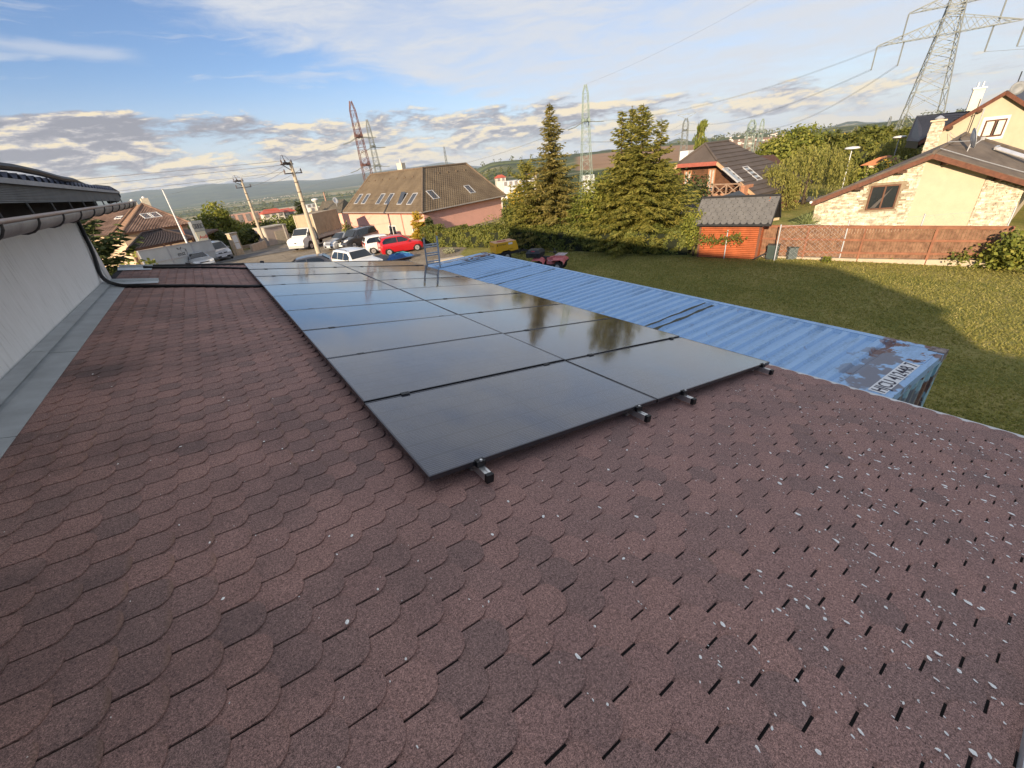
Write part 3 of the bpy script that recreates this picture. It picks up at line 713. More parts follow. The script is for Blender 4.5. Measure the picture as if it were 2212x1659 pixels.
g(.10, W_ - .10, .06, .425, H_ - .02, H_ - .001); mb.build('end_plate', M_cblue, cont); mb = MB(); g(.10, W_ - .10, L_ - .505, L_ - .06, H_ - .02, H_ - .001); mb.build('end_plate', M_cblue, cont)
mb = MB(); g(.0, .10, .17, L_ - .17, H_ - .07, H_ + .002); mb.build('top_rail', M_cblue, cont); mb = MB(); g(W_ - .10, W_, .17, L_ - .17, H_ - .07, H_ + .002); mb.build('top_rail', M_cblue, cont)
mb = MB(); g(.17, W_ - .17, .0, .06, H_ - .11, H_ + .003); mb.build('header', M_cblue, cont); mb = MB(); g(.17, W_ - .17, L_ - .06, L_, H_ - .11, H_ + .003); mb.build('header', M_cblue, cont)
mb = MB(); g(W_ - .60, W_ - .17, .065, .17, H_ - .002, H_ + .006); mb.build('corner_plate', M_cblue, cont)
for x0 in (0, W_ - .165):
    for y0 in (0, L_ - .165):
        mb = MB(); g(x0, x0 + .165, y0, y0 + .165, H_ - .12, H_ + .012); mb.build('corner_casting', M_rust, cont)
for x0 in (.01, W_ - .15):
    for y0 in (.01, L_ - .15):
        mb = MB(); g(x0, x0 + .14, y0, y0 + .14, .12, H_ - .12); mb.build('corner_post', M_cend, cont)
def wall_corr(along0, along1, fixed, axis):
    mb = MB(); pr = corr(along0, along1, .25, .035, None); vs = []; fs = []
    for (a, d) in pr:
        for z in (.14, H_ - .1): vs.append(tuple(CP(a, fixed - d, z) if axis == 'x' else CP(fixed + d * (1 if fixed > 1 else -1), a, z)))
    for i in range(len(pr) - 1): fs.append([2 * i, 2 * i + 2, 2 * i + 3, 2 * i + 1])
    mb.add(vs, fs); return mb
wall_corr(.15, W_ - .15, .03, 'x').build('end_wall', M_cend, cont)
wall_corr(.15, L_ - .15, W_ - .03, 'y').build('side_wall', M_cend, cont); wall_corr(.15, L_ - .15, .03, 'y').build('side_wall', M_cend, cont)
mb = MB(); g(.15, W_ - .15, L_ - .05, L_ - .02, .14, H_ - .1); mb.build('door_end', M_cend, cont)
mb = MB(); g(0, W_, 0, L_, .02, .14); mb.build('floor_frame', M_cend, cont)
M_white = mat('white_paint', (.78, .78, .76), .5, .06, 9); M_ink = mat('ink', (.035, .03, .05), .6, .1, 9)
mb = MB(); mb.hexa([CP(.70, .075, H_), CP(1.735, .075, H_), CP(1.735, .235, H_), CP(.70, .235, H_)] + [CP(.70, .075, H_ + .003), CP(1.735, .075, H_ + .003), CP(1.735, .235, H_ + .003), CP(.70, .235, H_ + .003)])
pl = mb.build('number_plate', M_white, cont)
text_mesh('HJCU 412448 7', .185, M_ink, 'lettering', pl, CP(.72, .088, H_ + .003), CXD, CYD, .003, width=.99, bold=.002)
M_fade = mat('faded_white', (.62, .66, .70), .6, .3, 12)
mb = MB(); mb.hexa([CP(.55, L_ - .30, H_), CP(1.65, L_ - .30, H_), CP(1.65, L_ - .12, H_), CP(.55, L_ - .12, H_)] + [CP(.55, L_ - .30, H_ + .003), CP(1.65, L_ - .30, H_ + .003), CP(1.65, L_ - .12, H_ + .003), CP(.55, L_ - .12, H_ + .003)])
pl2 = mb.build('number_plate', M_fade, cont, label='faded white number plate at the far end')
text_mesh('HJCU 412448 7', .19, M_cblue, 'lettering', pl2, CP(1.62, L_ - .135, H_ + .003), -CXD, -CYD, .003, width=1.0)
for (y, x0, x1, w) in ((3.16, .4, 2.2, .05), (3.36, .55, 2.25, .035), (8.0, .3, 2.3, .03), (9.0, .2, 2.2, .03), (11.28, .2, 2.3, .06), (11.05, .9, 2.2, .03), (11.5, 1.3, 2.3, .04)):
    mb = MB(); n = 9; rr = random.Random(int(y * 100))
    lo = [CP(x0 + (x1 - x0) * i / n, y - w * rr.uniform(.2, 1), H_ - .0005) for i in range(n + 1)]; hi = [CP(x0 + (x1 - x0) * i / n, y + w * rr.uniform(.2, 1), H_ + .001) for i in range(n + 1)]
    for i in range(n): mb.add([tuple(q) for q in (lo[i], lo[i + 1], hi[i + 1], hi[i])], [[0, 1, 2, 3]])
    mb.build('moss_streak', mat('moss', (.085, .085, .06), .95, .4, 20, .4), cont, fix=True)

# ------------------------------------------------------------------ ladder leaning on the far eave corner
lad = thing('extension_ladder', 'aluminium ladder with yellow end caps leaning on the far roof corner', 'ladder', (4.8, 11.4, -.1))
M_lad = mat('ladder_alu', (.52, .53, .54), .45, .12, 10, metal=.35); M_yel = mat('yellow_cap', (.72, .42, .03), .5, .1, 6)
def ladder():
    B = Vector((5.26, 11.5, -.1)); T = Vector((4.96, 10.30, 3.60)); d = (T - B).normalized(); side = Vector((.92, -.39, 0)).normalized(); fr = d.cross(side).normalized()
    def sect(off, s0, s1, tops):
        for sgn in (-1, 1):
            mb = MB(); a = B + d * s0 + side * (.20 * sgn) + fr * off; b = B + d * s1 + side * (.20 * sgn) + fr * off; mb.bar(a, b, .045, .085, up=fr); st = mb.build('stile', M_lad, lad)
            if tops: mb = MB(); mb.bar(b - d * .01, b + d * .075, .036, .078, up=fr); mb.tube([b + d * .07 - fr * .03, b + d * .07 + fr * .03], .036, 10); mb.build('end_cap', M_yel, st)
        k = s0 + .2
        while k < s1 - .1:
            mb = MB(); c = B + d * k + fr * off; mb.bar(c - side * .2, c + side * .2, .028, .034, up=d); mb.build('rung', M_lad, lad); k += .28
    Ln = (T - B).length
    sect(0, 0, Ln - .02, True); sect(-.085, .12, Ln + .03, True)
ladder()

# ------------------------------------------------------------------ compressor behind the container
M_comp = mat('compressor_yellow', (.78, .42, .02), .45, .1, 4); M_tyre = mat('tyre', (.022, .021, .020), .85, .25, 8); M_dk = mat('dark_steel', (.03, .03, .032), .6, .3, 8)
def compressor():
    near = at_z(1072.0, 548.0, .18); ex = Vector((.70, -.71, 0)); ey = Vector((.30, .954, 0)).normalized(); ey = Vector((.71, .70, 0)); 
    lf = at_z(1048.5, 539.5, .18) - near; ey = Vector((lf.x, lf.y, 0)).normalized(); ex = Vector((ey.y, -ey.x, 0))
    Lx, Ly, h = 1.62, 1.05, .56; o = near; z0, z1 = .16, .16 + .64
    t = thing('compressor', 'yellow towable compressor on black wheels behind the blue container', 'compressor', (o.x, o.y, -.4))
    P = lambda x, y, z: Vector((o.x, o.y, 0)) + ex * x + ey * y + Vector((0, 0, z))
    side = [(0, z0), (.35, z0), (.5, z0 + .10), (.95, z0 + .10), (1.1, z0), (Lx, z0 + .05), (Lx - .04, z0 + .35), (Lx - .14, z1), (0.02, z1)]
    mb = MB(); mb.prism([P(x, 0, z) for x, z in side], ey * Ly); mb.build('housing', M_comp, t)
    mb = MB(); mb.hexa([P(.02, .0, z1 + .001), P(Lx - .14, .0, z1 + .001), P(Lx - .14, Ly, z1 + .001), P(.02, Ly, z1 + .001), P(.03, .02, z1 + .012), P(Lx - .15, .02, z1 + .012), P(Lx - .15, Ly - .02, z1 + .012), P(.03, Ly - .02, z1 + .012)]); mb.build('lid', mat('faded_lid', (.62, .34, .18), .7, .25, 5), t)
    mb = MB(); mb.hexa([P(.25, .35, z1 + .013), P(.9, .3, z1 + .013), P(1.0, .62, z1 + .013), P(.4, .7, z1 + .013), P(.3, .38, z1 + .03), P(.85, .34, z1 + .03), P(.95, .58, z1 + .03), P(.43, .66, z1 + .03)]); mb.build('rag', mat('red_rag', (.35, .07, .05), .9, .3, 9), t)
    for x in (.72,):
        for y in (-.06, Ly + .06):
            mb = MB(); c = P(x, y, -.40 + .29); e = ey; mb.tube([c - e * .07, c + e * .07], .29, 18); w = mb.build('wheel', M_tyre, t, smooth=True)
            mb = MB(); mb.tube([c - e * .075, c + e * .075], .15, 12); mb.build('rim', mat('rim_grey', (.35, .35, .34), .5), w)
    mb = MB(); mb.hexa([P(.1, .1, -.02), P(Lx, .1, -.02), P(Lx, Ly - .1, -.02), P(.1, Ly - .1, -.02), P(.1, .1, z0 + .02), P(Lx, .1, z0 + .02), P(Lx, Ly - .1, z0 + .02), P(.1, Ly - .1, z0 + .02)]); mb.bar(P(Lx, Ly / 2, 0), P(Lx + .9, Ly / 2, -.08), .08); mb.bar(P(Lx + .9, Ly / 2 - .06, -.08), P(Lx + .9, Ly / 2 + .06, -.38), .06); mb.build('chassis', M_dk, t)
    mk = mat('decal_black', (.02, .02, .02), .5)
    text_mesh('Compair', .16, mk, 'lettering', t, P(.23, 0, z1 - .17), ex, (0, 0, 1), .006)
    mb = MB(); mb.prism([P(.10, -.006, z1 - .19), P(.20, -.006, z1 - .19), P(.15, -.006, z1 - .05)], ey * .004); mb.build('emblem', mk, t)
    text_mesh('Compair', .14, mk, 'lettering', t, P(0, .80, z1 - .27), -ey, (0, 0, 1), .006)
    mb = MB(); mb.prism([P(-.006, .93, z1 - .28), P(-.006, .84, z1 - .28), P(-.006, .885, z1 - .15)], ex * .004); mb.build('emblem', mk, t)
    text_mesh('generators', .085, mk, 'lettering', t, P(.85, 0, z0 + .14), ex, (0, 0, 1), .006)
    mb = MB(); mb.hexa([P(.93, -.008, z1 - .19), P(1.22, -.008, z1 - .19), P(1.22, 0, z1 - .19), P(.93, 0, z1 - .19), P(.93, -.008, z1 - .07), P(1.22, -.008, z1 - .07), P(1.22, 0, z1 - .07), P(.93, 0, z1 - .07)]); mb.build('sticker', M_white, t)
compressor()
# folded drawbar and hoses on the grass beside it
mb = MB(); rr = random.Random(4); b0 = at_z(1128, 545, -.42)
for i in range(9):
    a = rr.uniform(0, 6.28); mb.tube([b0 + Vector((rr.uniform(-.6, .6), rr.uniform(-.5, .5), .06)), b0 + Vector((rr.uniform(-.4, .4), rr.uniform(-.4, .4), .2 + .15 * rr.random())), b0 + Vector((rr.uniform(-.6, .6), rr.uniform(-.5, .5), .05))], .03, 6)
tag(mb.build('hose_pile', M_blk), 'pile of black hoses and fittings on the grass beside the yellow compressor', 'hoses')

# ------------------------------------------------------------------ quad bike
def quad():
    c = Vector((15.05, 16.75, -.38)); fx = Vector((.50, -.866, 0)); sy = Vector((.866, .50, 0))
    t = thing('quad_bike', 'faded pink quad bike with a black cargo box on its rear rack', 'quad bike', c)
    P = lambda x, y, z: c + fx * x + sy * y + Vector((0, 0, z))
    M_pink = mat('faded_pink', (.56, .10, .10), .55, .2, 5, col2=(.66, .22, .21)); M_rack = mat('rack_white', (.66, .58, .56), .6, .15, 8); M_box = mat('cargo_box', (.03, .032, .036), .55, .2, 5)
    for x in (.62, -.62):
        for y in (-.42, .42):
            mb = MB(); r = .27 if x > 0 else .28
            w = .11; pts = [(r - .07, -w), (r - .01, -w * .8), (r, -w * .4), (r, w * .4), (r - .01, w * .8), (r - .07, w)]
            q = P(x, y, r); vs = []; fs = []; n = 22
            for (rad, ax) in pts:
                for j in range(n):
                    a = 2 * math.pi * j / n; rr = rad + (.012 if j % 2 and rad >= r - .01 else 0); vs.append(tuple(q + sy * ax + fx * (rr * math.cos(a)) + Vector((0, 0, rr * math.sin(a)))))
            for i in range(len(pts) - 1):
                for j in range(n): a, b = i * n + j, i * n + (j + 1) % n; fs.append([a, b, b + n, a + n])
            fs.append(list(range(n))); fs.append([(len(pts) - 1) * n + j for j in range(n)]); mb.add(vs, fs); wl = mb.build('wheel', M_tyre, t)
            mb = MB(); mb.tube([q - sy * .115, q + sy * .115], .13, 12); mb.build('rim', mat('rim_grey', (.35, .35, .34), .5), wl)
    def fender(x0, x1, h):
        mb = MB(); pr = [(x0 - .02, .40), (x0 + .08, h - .06), (x0 + .22, h), (x1 - .2, h), (x1 - .06, h - .07), (x1 + .02, .44)]
        vs = []; fs = []
        for (x, z) in pr:
            for (y, dz) in ((-.56, -.04), (-.5, 0), (-.18, .10), (.18, .10), (.5, 0), (.56, -.04)): vs.append(tuple(P(x, y, z + dz * (1 if .1 else 1))))
        for i in range(5):
            for j in range(5): a = i * 6 + j; fs.append([a, a + 1, a + 7, a + 6])
        mb.add(vs, fs); return mb.build('fender', M_pink, t, smooth='all')
    fender(.22, 1.0, .68); fender(-1.02, -.22, .66)
    mb = MB(); mb.hexa([P(-.15, -.2, .35), P(.5, -.2, .35), P(.5, .2, .35), P(-.15, .2, .35), P(-.1, -.16, .72), P(.45, -.13, .78), P(.45, .13, .78), P(-.1, .16, .72)]); mb.hexa([P(.3, -.2, .62), P(.98, -.16, .55), P(.98, .16, .55), P(.3, .2, .62), P(.3, -.15, .82), P(.85, -.13, .76), P(.85, .13, .76), P(.3, .15, .82)]); mb.build('body', M_pink, t)
    text_mesh('FOX', .12, M_white, 'lettering', t, P(-.02, -.20, .5), fx, (0, 0, 1), .02)
    mb = MB(); mb.hexa([P(-.75, -.15, .6), P(.05, -.15, .64), P(.05, .15, .64), P(-.75, .15, .6), P(-.75, -.12, .78), P(.02, -.12, .75), P(.02, .12, .75), P(-.75, .12, .78)]); mb.build('seat', M_dk, t)
    mb = MB(); mb.tube([P(.42, 0, .75), P(.30, 0, 1.0)], .03, 8); mb.tube([P(.18, -.40, 1.08), P(.26, -.24, 1.06), P(.30, 0, 1.0), P(.26, .24, 1.06), P(.18, .40, 1.08)], .018, 8); mb.box(P(.34, 0, .98), (.14, .14, .1)); mb.tube([P(.16, -.42, 1.085), P(.20, -.30, 1.075)], .027, 8); mb.tube([P(.16, .42, 1.085), P(.20, .30, 1.075)], .027, 8); mb.build('handlebar', M_dk, t)
    mb = MB()
    for y in (-.28, -.14, 0, .14, .28): mb.bar(P(.45, y, .88), P(.98, y, .86), .03)
    for x in (.45, .72, .98): mb.bar(P(x, -.32, .87), P(x, .32, .87), .03)
    mb.build('front_rack', M_rack, t)
    mb = MB(); mb.bar(P(-.7, 0, .3), P(.7, 0, .3), .3, .14); mb.bar(P(.62, -.4, .27), P(.62, .4, .27), .06); mb.bar(P(-.62, -.4, .28), P(-.62, .4, .28), .07); mb.bar(P(.9, -.2, .3), P(1.08, -.2, .55), .04); mb.bar(P(.9, .2, .3), P(1.08, .2, .55), .04); mb.bar(P(1.08, -.2, .55), P(1.08, .2, .55), .04); mb.build('frame', M_dk, t)
    x0, x1, z0 = -1.30, -.42, .76; h = .40
    mb = MB(); mb.hexa([P(x0 + .02, -.40, z0), P(x1 - .02, -.40, z0), P(x1 - .02, .40, z0), P(x0 + .02, .40, z0), P(x0, -.43, z0 + h * .6), P(x1, -.43, z0 + h * .6), P(x1, .43, z0 + h * .6), P(x0, .43, z0 + h * .6)]); bx = mb.build('cargo_box', M_box, t)
    mb = MB(); mb.hexa([P(x0 - .015, -.445, z0 + h * .6 + .003), P(x1 + .015, -.445, z0 + h * .6 + .003), P(x1 + .015, .445, z0 + h * .6 + .003), P(x0 - .015, .445, z0 + h * .6 + .003), P(x0 + .10, -.33, z0 + h), P(x1 - .10, -.33, z0 + h), P(x1 - .10, .33, z0 + h), P(x0 + .10, .33, z0 + h)]); mb.build('box_lid', M_box, bx)
    mb = MB(); mb.box(P(-.86, -.36, z0 + h * .82), (.22, .05, .09), math.atan2(fx.y, fx.x)); mb.build('reflector', mat('reflector', (.45, .05, .08), .3), bx)
    mb = MB(); mb.box(P(-.68, -.45, z0 + .16), (.12, .03, .14), math.atan2(fx.y, fx.x)); mb.box(P(-1.05, -.45, z0 + .16), (.12, .03, .14), math.atan2(fx.y, fx.x)); mb.build('latch', M_dk, bx)
quad()
# ------------------------------------------------------------------ house kit
def V2(p): return Vector((p[0], p[1], 0))
def tiles(parent, A, B, C, D, n, wave, amp, m, th=.035, name='roof_tiles', kind='stuff', each=False):
    """overlapping courses over the slope A-B (eave) D-C (ridge); waves run down the slope"""
    A, B, C, D = map(Vector, (A, B, C, D)); nr = (B - A).cross(D - A).normalized()
    if nr.z < 0: nr = -nr
    mb = MB(); outs = []
    for i in range(n):
        t0, t1 = i / n - .012, min(1, (i + 1) / n + .02); l0, r0 = A.lerp(D, t0), B.lerp(C, t0); l1, r1 = A.lerp(D, t1), B.lerp(C, t1)
        k = max(1, int((r0 - l0).length / wave * 4)) if wave else 1; vs = []; fs = []
        for j in range(k + 1):
            w = amp * (.5 + .5 * math.cos(2 * math.pi * j / 4)) if wave else 0; s = j / k
            q0 = l0.lerp(r0, s) + nr * (th + w); q1 = l1.lerp(r1, s) + nr * (.004 + w); vs += [tuple(q0 - nr * (th * .9)), tuple(q0), tuple(q1)]
        for j in range(k): a = 3 * j; fs += [[a, a + 3, a + 4, a + 1], [a + 1, a + 4, a + 5, a + 2]]
        if each: m2 = MB(); m2.add(vs, fs); outs.append(m2.build(name, m, parent))
        else: mb.add(vs, fs)
    if each: return outs
    return mb.build(name, m, parent, kind=kind, fix=True)
def skylight(parent, c, X, Y, w, h, mf, mg, tilt=0, proud=.06):
    X, Y = X.normalized(), Y.normalized(); N = X.cross(Y).normalized()
    if N.z < 0: N = -N
    def q(x, y, n): return c + X * x + Y * y + N * n
    mb = MB(); e = .07
    for (x0, x1, y0, y1) in ((-w / 2, w / 2, -h / 2, -h / 2 + e), (-w / 2, w / 2, h / 2 - e, h / 2), (-w / 2, -w / 2 + e, -h / 2 + e, h / 2 - e), (w / 2 - e, w / 2, -h / 2 + e, h / 2 - e)):
        mb.hexa([q(x0, y0, 0), q(x1, y0, 0), q(x1, y1, 0), q(x0, y1, 0), q(x0, y0, proud), q(x1, y0, proud), q(x1, y1, proud), q(x0, y1, proud)])
    f = mb.build('skylight', mf, parent)
    mb = MB(); mb.poly([q(-w / 2 + e, -h / 2 + e, proud * .6), q(w / 2 - e, -h / 2 + e, proud * .6), q(w / 2 - e, h / 2 - e, proud * .6 + tilt), q(-w / 2 + e, h / 2 - e, proud * .6 + tilt)]); mb.build('pane', mg, f, fix=False)
    return f
def window(parent, o, X, w, h, mf, mg, depth=.06, mull=1, name='window', curtain=None):
    """a framed window on a wall; o is its lower left corner, X runs along the wall"""
    X = Vector(X).normalized(); N = X.cross(Vector((0, 0, 1)))
    def q(x, z, n): return Vector(o) + X * x + N * n + Vector((0, 0, z))
    def bx(mb, x0, x1, z0, z1, n0, n1): mb.hexa([q(x0, z0, n0), q(x1, z0, n0), q(x1, z0, n1), q(x0, z0, n1), q(x0, z1, n0), q(x1, z1, n0), q(x1, z1, n1), q(x0, z1, n1)])
    e = min(.08, w * .12); mb = MB()
    for a in ((0, w, 0, e), (0, w, h - e, h), (0, e, e, h - e), (w - e, w, e, h - e)): bx(mb, *a, -.02, depth)
    for i in range(1, mull): bx(mb, w * i / mull - e / 2, w * i / mull + e / 2, e, h - e, -.02, depth - .004)
    f = mb.build(name, mf, parent)
    mb = MB(); mb.poly([q(e, e, .012), q(w - e, e, .012), q(w - e, h - e, .012), q(e, h - e, .012)]); mb.build('pane', mg, f, fix=True)
    if curtain:
        mb = MB(); k = 14; vs = []
        for i in range(k + 1):
            x = e + (w - 2 * e) * i / k; n = .016 + .006 * (i % 2); vs += [tuple(q(x, e + .02, n)), tuple(q(x, h - e - .02, n))]
        mb.add(vs, [[2 * i, 2 * i + 2, 2 * i + 3, 2 * i + 1] for i in range(k) if curtain(i / k)]); mb.build('curtain', M_curtain, f)
    return f
M_curtain = mat('curtain', (.62, .60, .52), .85, .15, 12)
M_glass = glass_mat('window_glass', (.02, .024, .03)); M_skyg = glass_mat('skylight_glass', (.03, .035, .045), .03)
M_wfr = mat('window_white', (.72, .71, .68), .5, .06, 8); M_grey_fr = mat('window_grey', (.42, .42, .43), .5, .1, 8)
M_wood_dk = mat('dark_timber', (.085, .038, .022), .7, .35, 7, .3, 40); M_wood_red = mat('red_timber', (.13, .05, .028), .6, .3, 6, .3, 40)

# ------------------------------------------------------------------ pink house
def pink_house():
    b = at_z(895.5, 512, -.5); ze = z_over(896.6, 457.5, b.x, b.y); E0 = at_z(912.4, 458.6, ze); E1 = at_z(741.6, 458.6, ze); E2 = at_z(1092.1, 422.2, ze)
    u1 = (E1 - E0).normalized(); u2 = (E2 - E0).normalized(); E3 = E1 + E2 - E0
    t = thing('pink_house', 'pink rendered house with brown hipped tile roof and skylights behind the parked cars', 'house', (E0.x, E0.y, -.9))
    best = min((abs(z_over(907.9, 364.2, *(E0 + (u1 + u2) * a)[:2]) - (ze + .86 * a)), a) for a in [i * .05 for i in range(30, 160)])[1]
    zr = ze + .86 * best; R0 = E0 + (u1 + u2) * best; R0.z = zr
    n1 = Vector((u1.y, -u1.x, 0)); n2 = Vector((u2.y, -u2.x, 0))
    R1 = at_wall(801.1, 378.1, R0, n1); R1.z = zr; R2 = at_wall(1006.7, 354.8, R0, n2); R2.z = zr
    R3 = R1 + R2 - R0
    mp = mat('pink_render', (.74, .40, .31), .9, .06, 1.5, .25, 60); zb = -1.6
    ins = .45; W = [E0 + (u1 + u2) * ins, E2 - u2 * ins + u1 * ins, E3 - (u1 + u2) * ins, E1 - u1 * ins + u2 * ins]
    mb = MB(); mb.hexa([Vector((w.x, w.y, zb)) for w in W] + [Vector((w.x, w.y, ze + .12)) for w in W]); mb.build('wall', mp, t)
    mt = mat('brown_tiles', (.135, .098, .062), .85, .22, .7, .5, 9, col2=(.185, .140, .088)); mt2 = mat('ridge_tiles', (.15, .11, .075), .85, .25, 4)
    mb = MB(); mb.add([tuple(q) for q in (E0, E2, E3, E1)] + [tuple(q) for q in (R0, R2, R3, R1)], [[0, 1, 2, 3], [4, 5, 6, 7], [0, 1, 5, 4], [1, 2, 6, 5], [2, 3, 7, 6], [3, 0, 4, 7]]); rf = mb.build('roof', mt, t)
    tiles(t, E1, E0, R0, R1, 26, .30, .025, mt); tiles(t, E0, E2, R2, R0, 22, .34, .035, mt)
    for a, c in ((E0, R0), (E1, R1), (E2, R2), (R0, R1), (R0, R2)): mb = MB(); mb.tube([a + Vector((0, 0, .05)), c + Vector((0, 0, .07))], .12, 8); mb.build('ridge_cap', mt2, t, smooth=True)
    gm = mat('gutter_brown', (.30, .27, .24), .5, .15, 6); dm = mat('soffit_orange', (.33, .12, .06), .8, .1, 5)
    for a, c, u in ((E0, E1, u2), (E0, E2, u1)):
        mb = MB(); mb.tube([a - u * .05 + Vector((0, 0, -.03)), c - u * .05 + Vector((0, 0, -.03))], .065, 8); mb.build('gutter', gm, t, smooth=True)
        mb = MB(); z = Vector((0, 0, 1)); mb.hexa([a - z * .14, c - z * .14, c + u * .5 - z * .14, a + u * .5 - z * .14, a - z * .02, c - z * .02, c + u * .5 - z * .02, a + u * .5 - z * .02]); mb.build('soffit', dm, t)
    for w, px in ((W[1], 0),):
        mb = MB(); q = w + u1 * .2 - u1 * .28; z = Vector((0, 0, 1)); mb.tube([E2 - u1 * .02 + z * -.05, q + z * (ze - .5 - q.z), q + z * (zb - q.z)], .06, 8); mb.build('downpipe', M_wfr, t, smooth=True)
    nL = (E0 - E1).cross(R1 - E1).normalized(); nL = nL if nL.z > 0 else -nL
    def on_plane(px, py, p0, n):
        d = ray(px, py); n = np.array(n); k = n @ (np.array(p0) - CV) / (n @ d); return Vector(CV + d * k)
    up1 = (R1 - E1); up1 = (up1 - u1 * up1.dot(u1)).normalized()
    for i, x in enumerate((775.3, 791.0, 822.5, 841.6, 869.7, 891.0)):
        skylight(t, on_plane(x, 430.5 - 0 * i, E0, nL), -u1, up1, .95, 1.5, M_grey_fr, M_skyg, tilt=.30 if i == 4 else 0, proud=.09)
    nR = (E2 - E0).cross(R0 - E0).normalized(); nR = nR if nR.z > 0 else -nR; up2 = R2 - E2; up2 = (up2 - u2 * up2.dot(u2)).normalized()
    for x, y in ((934.8, 421.5), (1014.2, 409.6)): skylight(t, on_plane(x, y, E0, nR), u2, up2, .95, 1.25, M_grey_fr, M_skyg, proud=.09)
    for k in range(7): # snow guards
        q = R1.lerp(R0, .06 + k * .145) - up1 * 1.1 + nL * .06; mb = MB(); mb.box(q, (.2, .2, .12), .5); mb.build('roof_vent', mt2, t)
    for k in range(4):
        q = R0.lerp(R2, .22 + k * .2) - up2 * 1.0 + nR * .06; mb = MB(); mb.box(q, (.2, .2, .12), .5); mb.build('roof_vent', mt2, t)
    q = W[0] + u1 * 2.6; wn = Vector((u1.y, -u1.x, 0)); wn = wn if wn.dot(u2) < 0 else -wn
    window(t, Vector((q.x, q.y, -.45)) + wn * .02, -u1, .8, .75, M_wfr, M_glass, mull=2)
    q = W[0] + u1 * 7.6; window(t, Vector((q.x, q.y, -.9)) + wn * .02, -u1, 1.6, 1.35, M_wfr, M_glass, mull=2)
    q = W[0] + u1 * 4.35; mb = MB(); mb.bar(Vector((q.x, q.y, zb)) + wn * .05, Vector((q.x, q.y, ze)) + wn * .05, .1); mb.build('downpipe', mat('pipe_pink', (.5, .25, .2), .6), t)
    # pale chimney with a dish at the back of the ridge
    c = at_d(866.5, 358, 60); mb = MB(); mb.box((c.x, c.y, zr + .2), (.75, .75, 1.5), .5); ch = mb.build('chimney', mat('cream_chimney', (.62, .55, .42), .85, .1, 4), t)
    mb = MB(); mb.lathe((c.x, c.y, zr + .95), [(.12, 0), (.12, .4), (.0, .42)], 10); mb.build('chimney_pot', M_grey_fr, ch)
    return t, E0, u1, u2, ze
pink_house()
def neighbour():
    d = 74; a = at_d(745, 437, d); b_ = at_d(700, 444, d + 2); c = at_d(691, 454, d); e = at_d(737, 458.5, d - 5)
    z0 = e.z - .1; u = (b_ - a); u.z = 0
    t = thing('neighbour_house', 'low house with a grey brown tiled roof beside the pink house and truck', 'house', (e.x, e.y, -2.2))
    m = mat('grey_brown_tiles', (.125, .105, .075), .85, .25, 3, .4, 20)
    e2 = at_d(683, 466, d - 1); bk = Vector((.5, .86, 0)) * 9
    a.z = max(a.z, z0 + 1.6); r2 = Vector((b_.x, b_.y, a.z))
    mb = MB(); mb.add([tuple(q) for q in (Vector((e.x, e.y, z0)), Vector((e2.x, e2.y, z0)), Vector((e2.x, e2.y, z0)) + bk, Vector((e.x, e.y, z0)) + bk, a, r2)], [[0, 1, 5, 4], [2, 3, 4, 5], [1, 2, 5], [3, 0, 4], [0, 3, 2, 1]]); mb.build('roof', m, t)
    tiles(t, Vector((e2.x, e2.y, z0)), Vector((e.x, e.y, z0)), a, r2, 12, .3, .03, m)
    mb = MB(); q = [Vector((p.x, p.y, -5)) for p in (e, e2, e2 + bk, e + bk)]; mb.hexa(q + [Vector((p.x, p.y, z0 - .05)) for p in q]); mb.build('wall', mat('pink_render', (.64, .335, .25), .9), t)
    c = at_d(724.8, 433, 72); mb = MB(); mb.lathe((0, 0, 0), [(.0, .1), (.25, .07), (.45, 0), (.46, .01)], 16, 'Y'); 
    m_ = Matrix.Translation(c) @ Matrix.Rotation(R(25), 4, 'Z') @ Matrix.Rotation(R(-15), 4, 'X'); mb.v = [tuple(m_ @ Vector(v)) for v in mb.v]; o = mb.build('dish', M_wfr, t, smooth='all')
    mb = MB(); mb.bar(c + Vector((0, .1, 0)), c + Vector((0, .1, -1.6)), .06); mb.build('dish_mast', M_grey_fr, t)
neighbour()

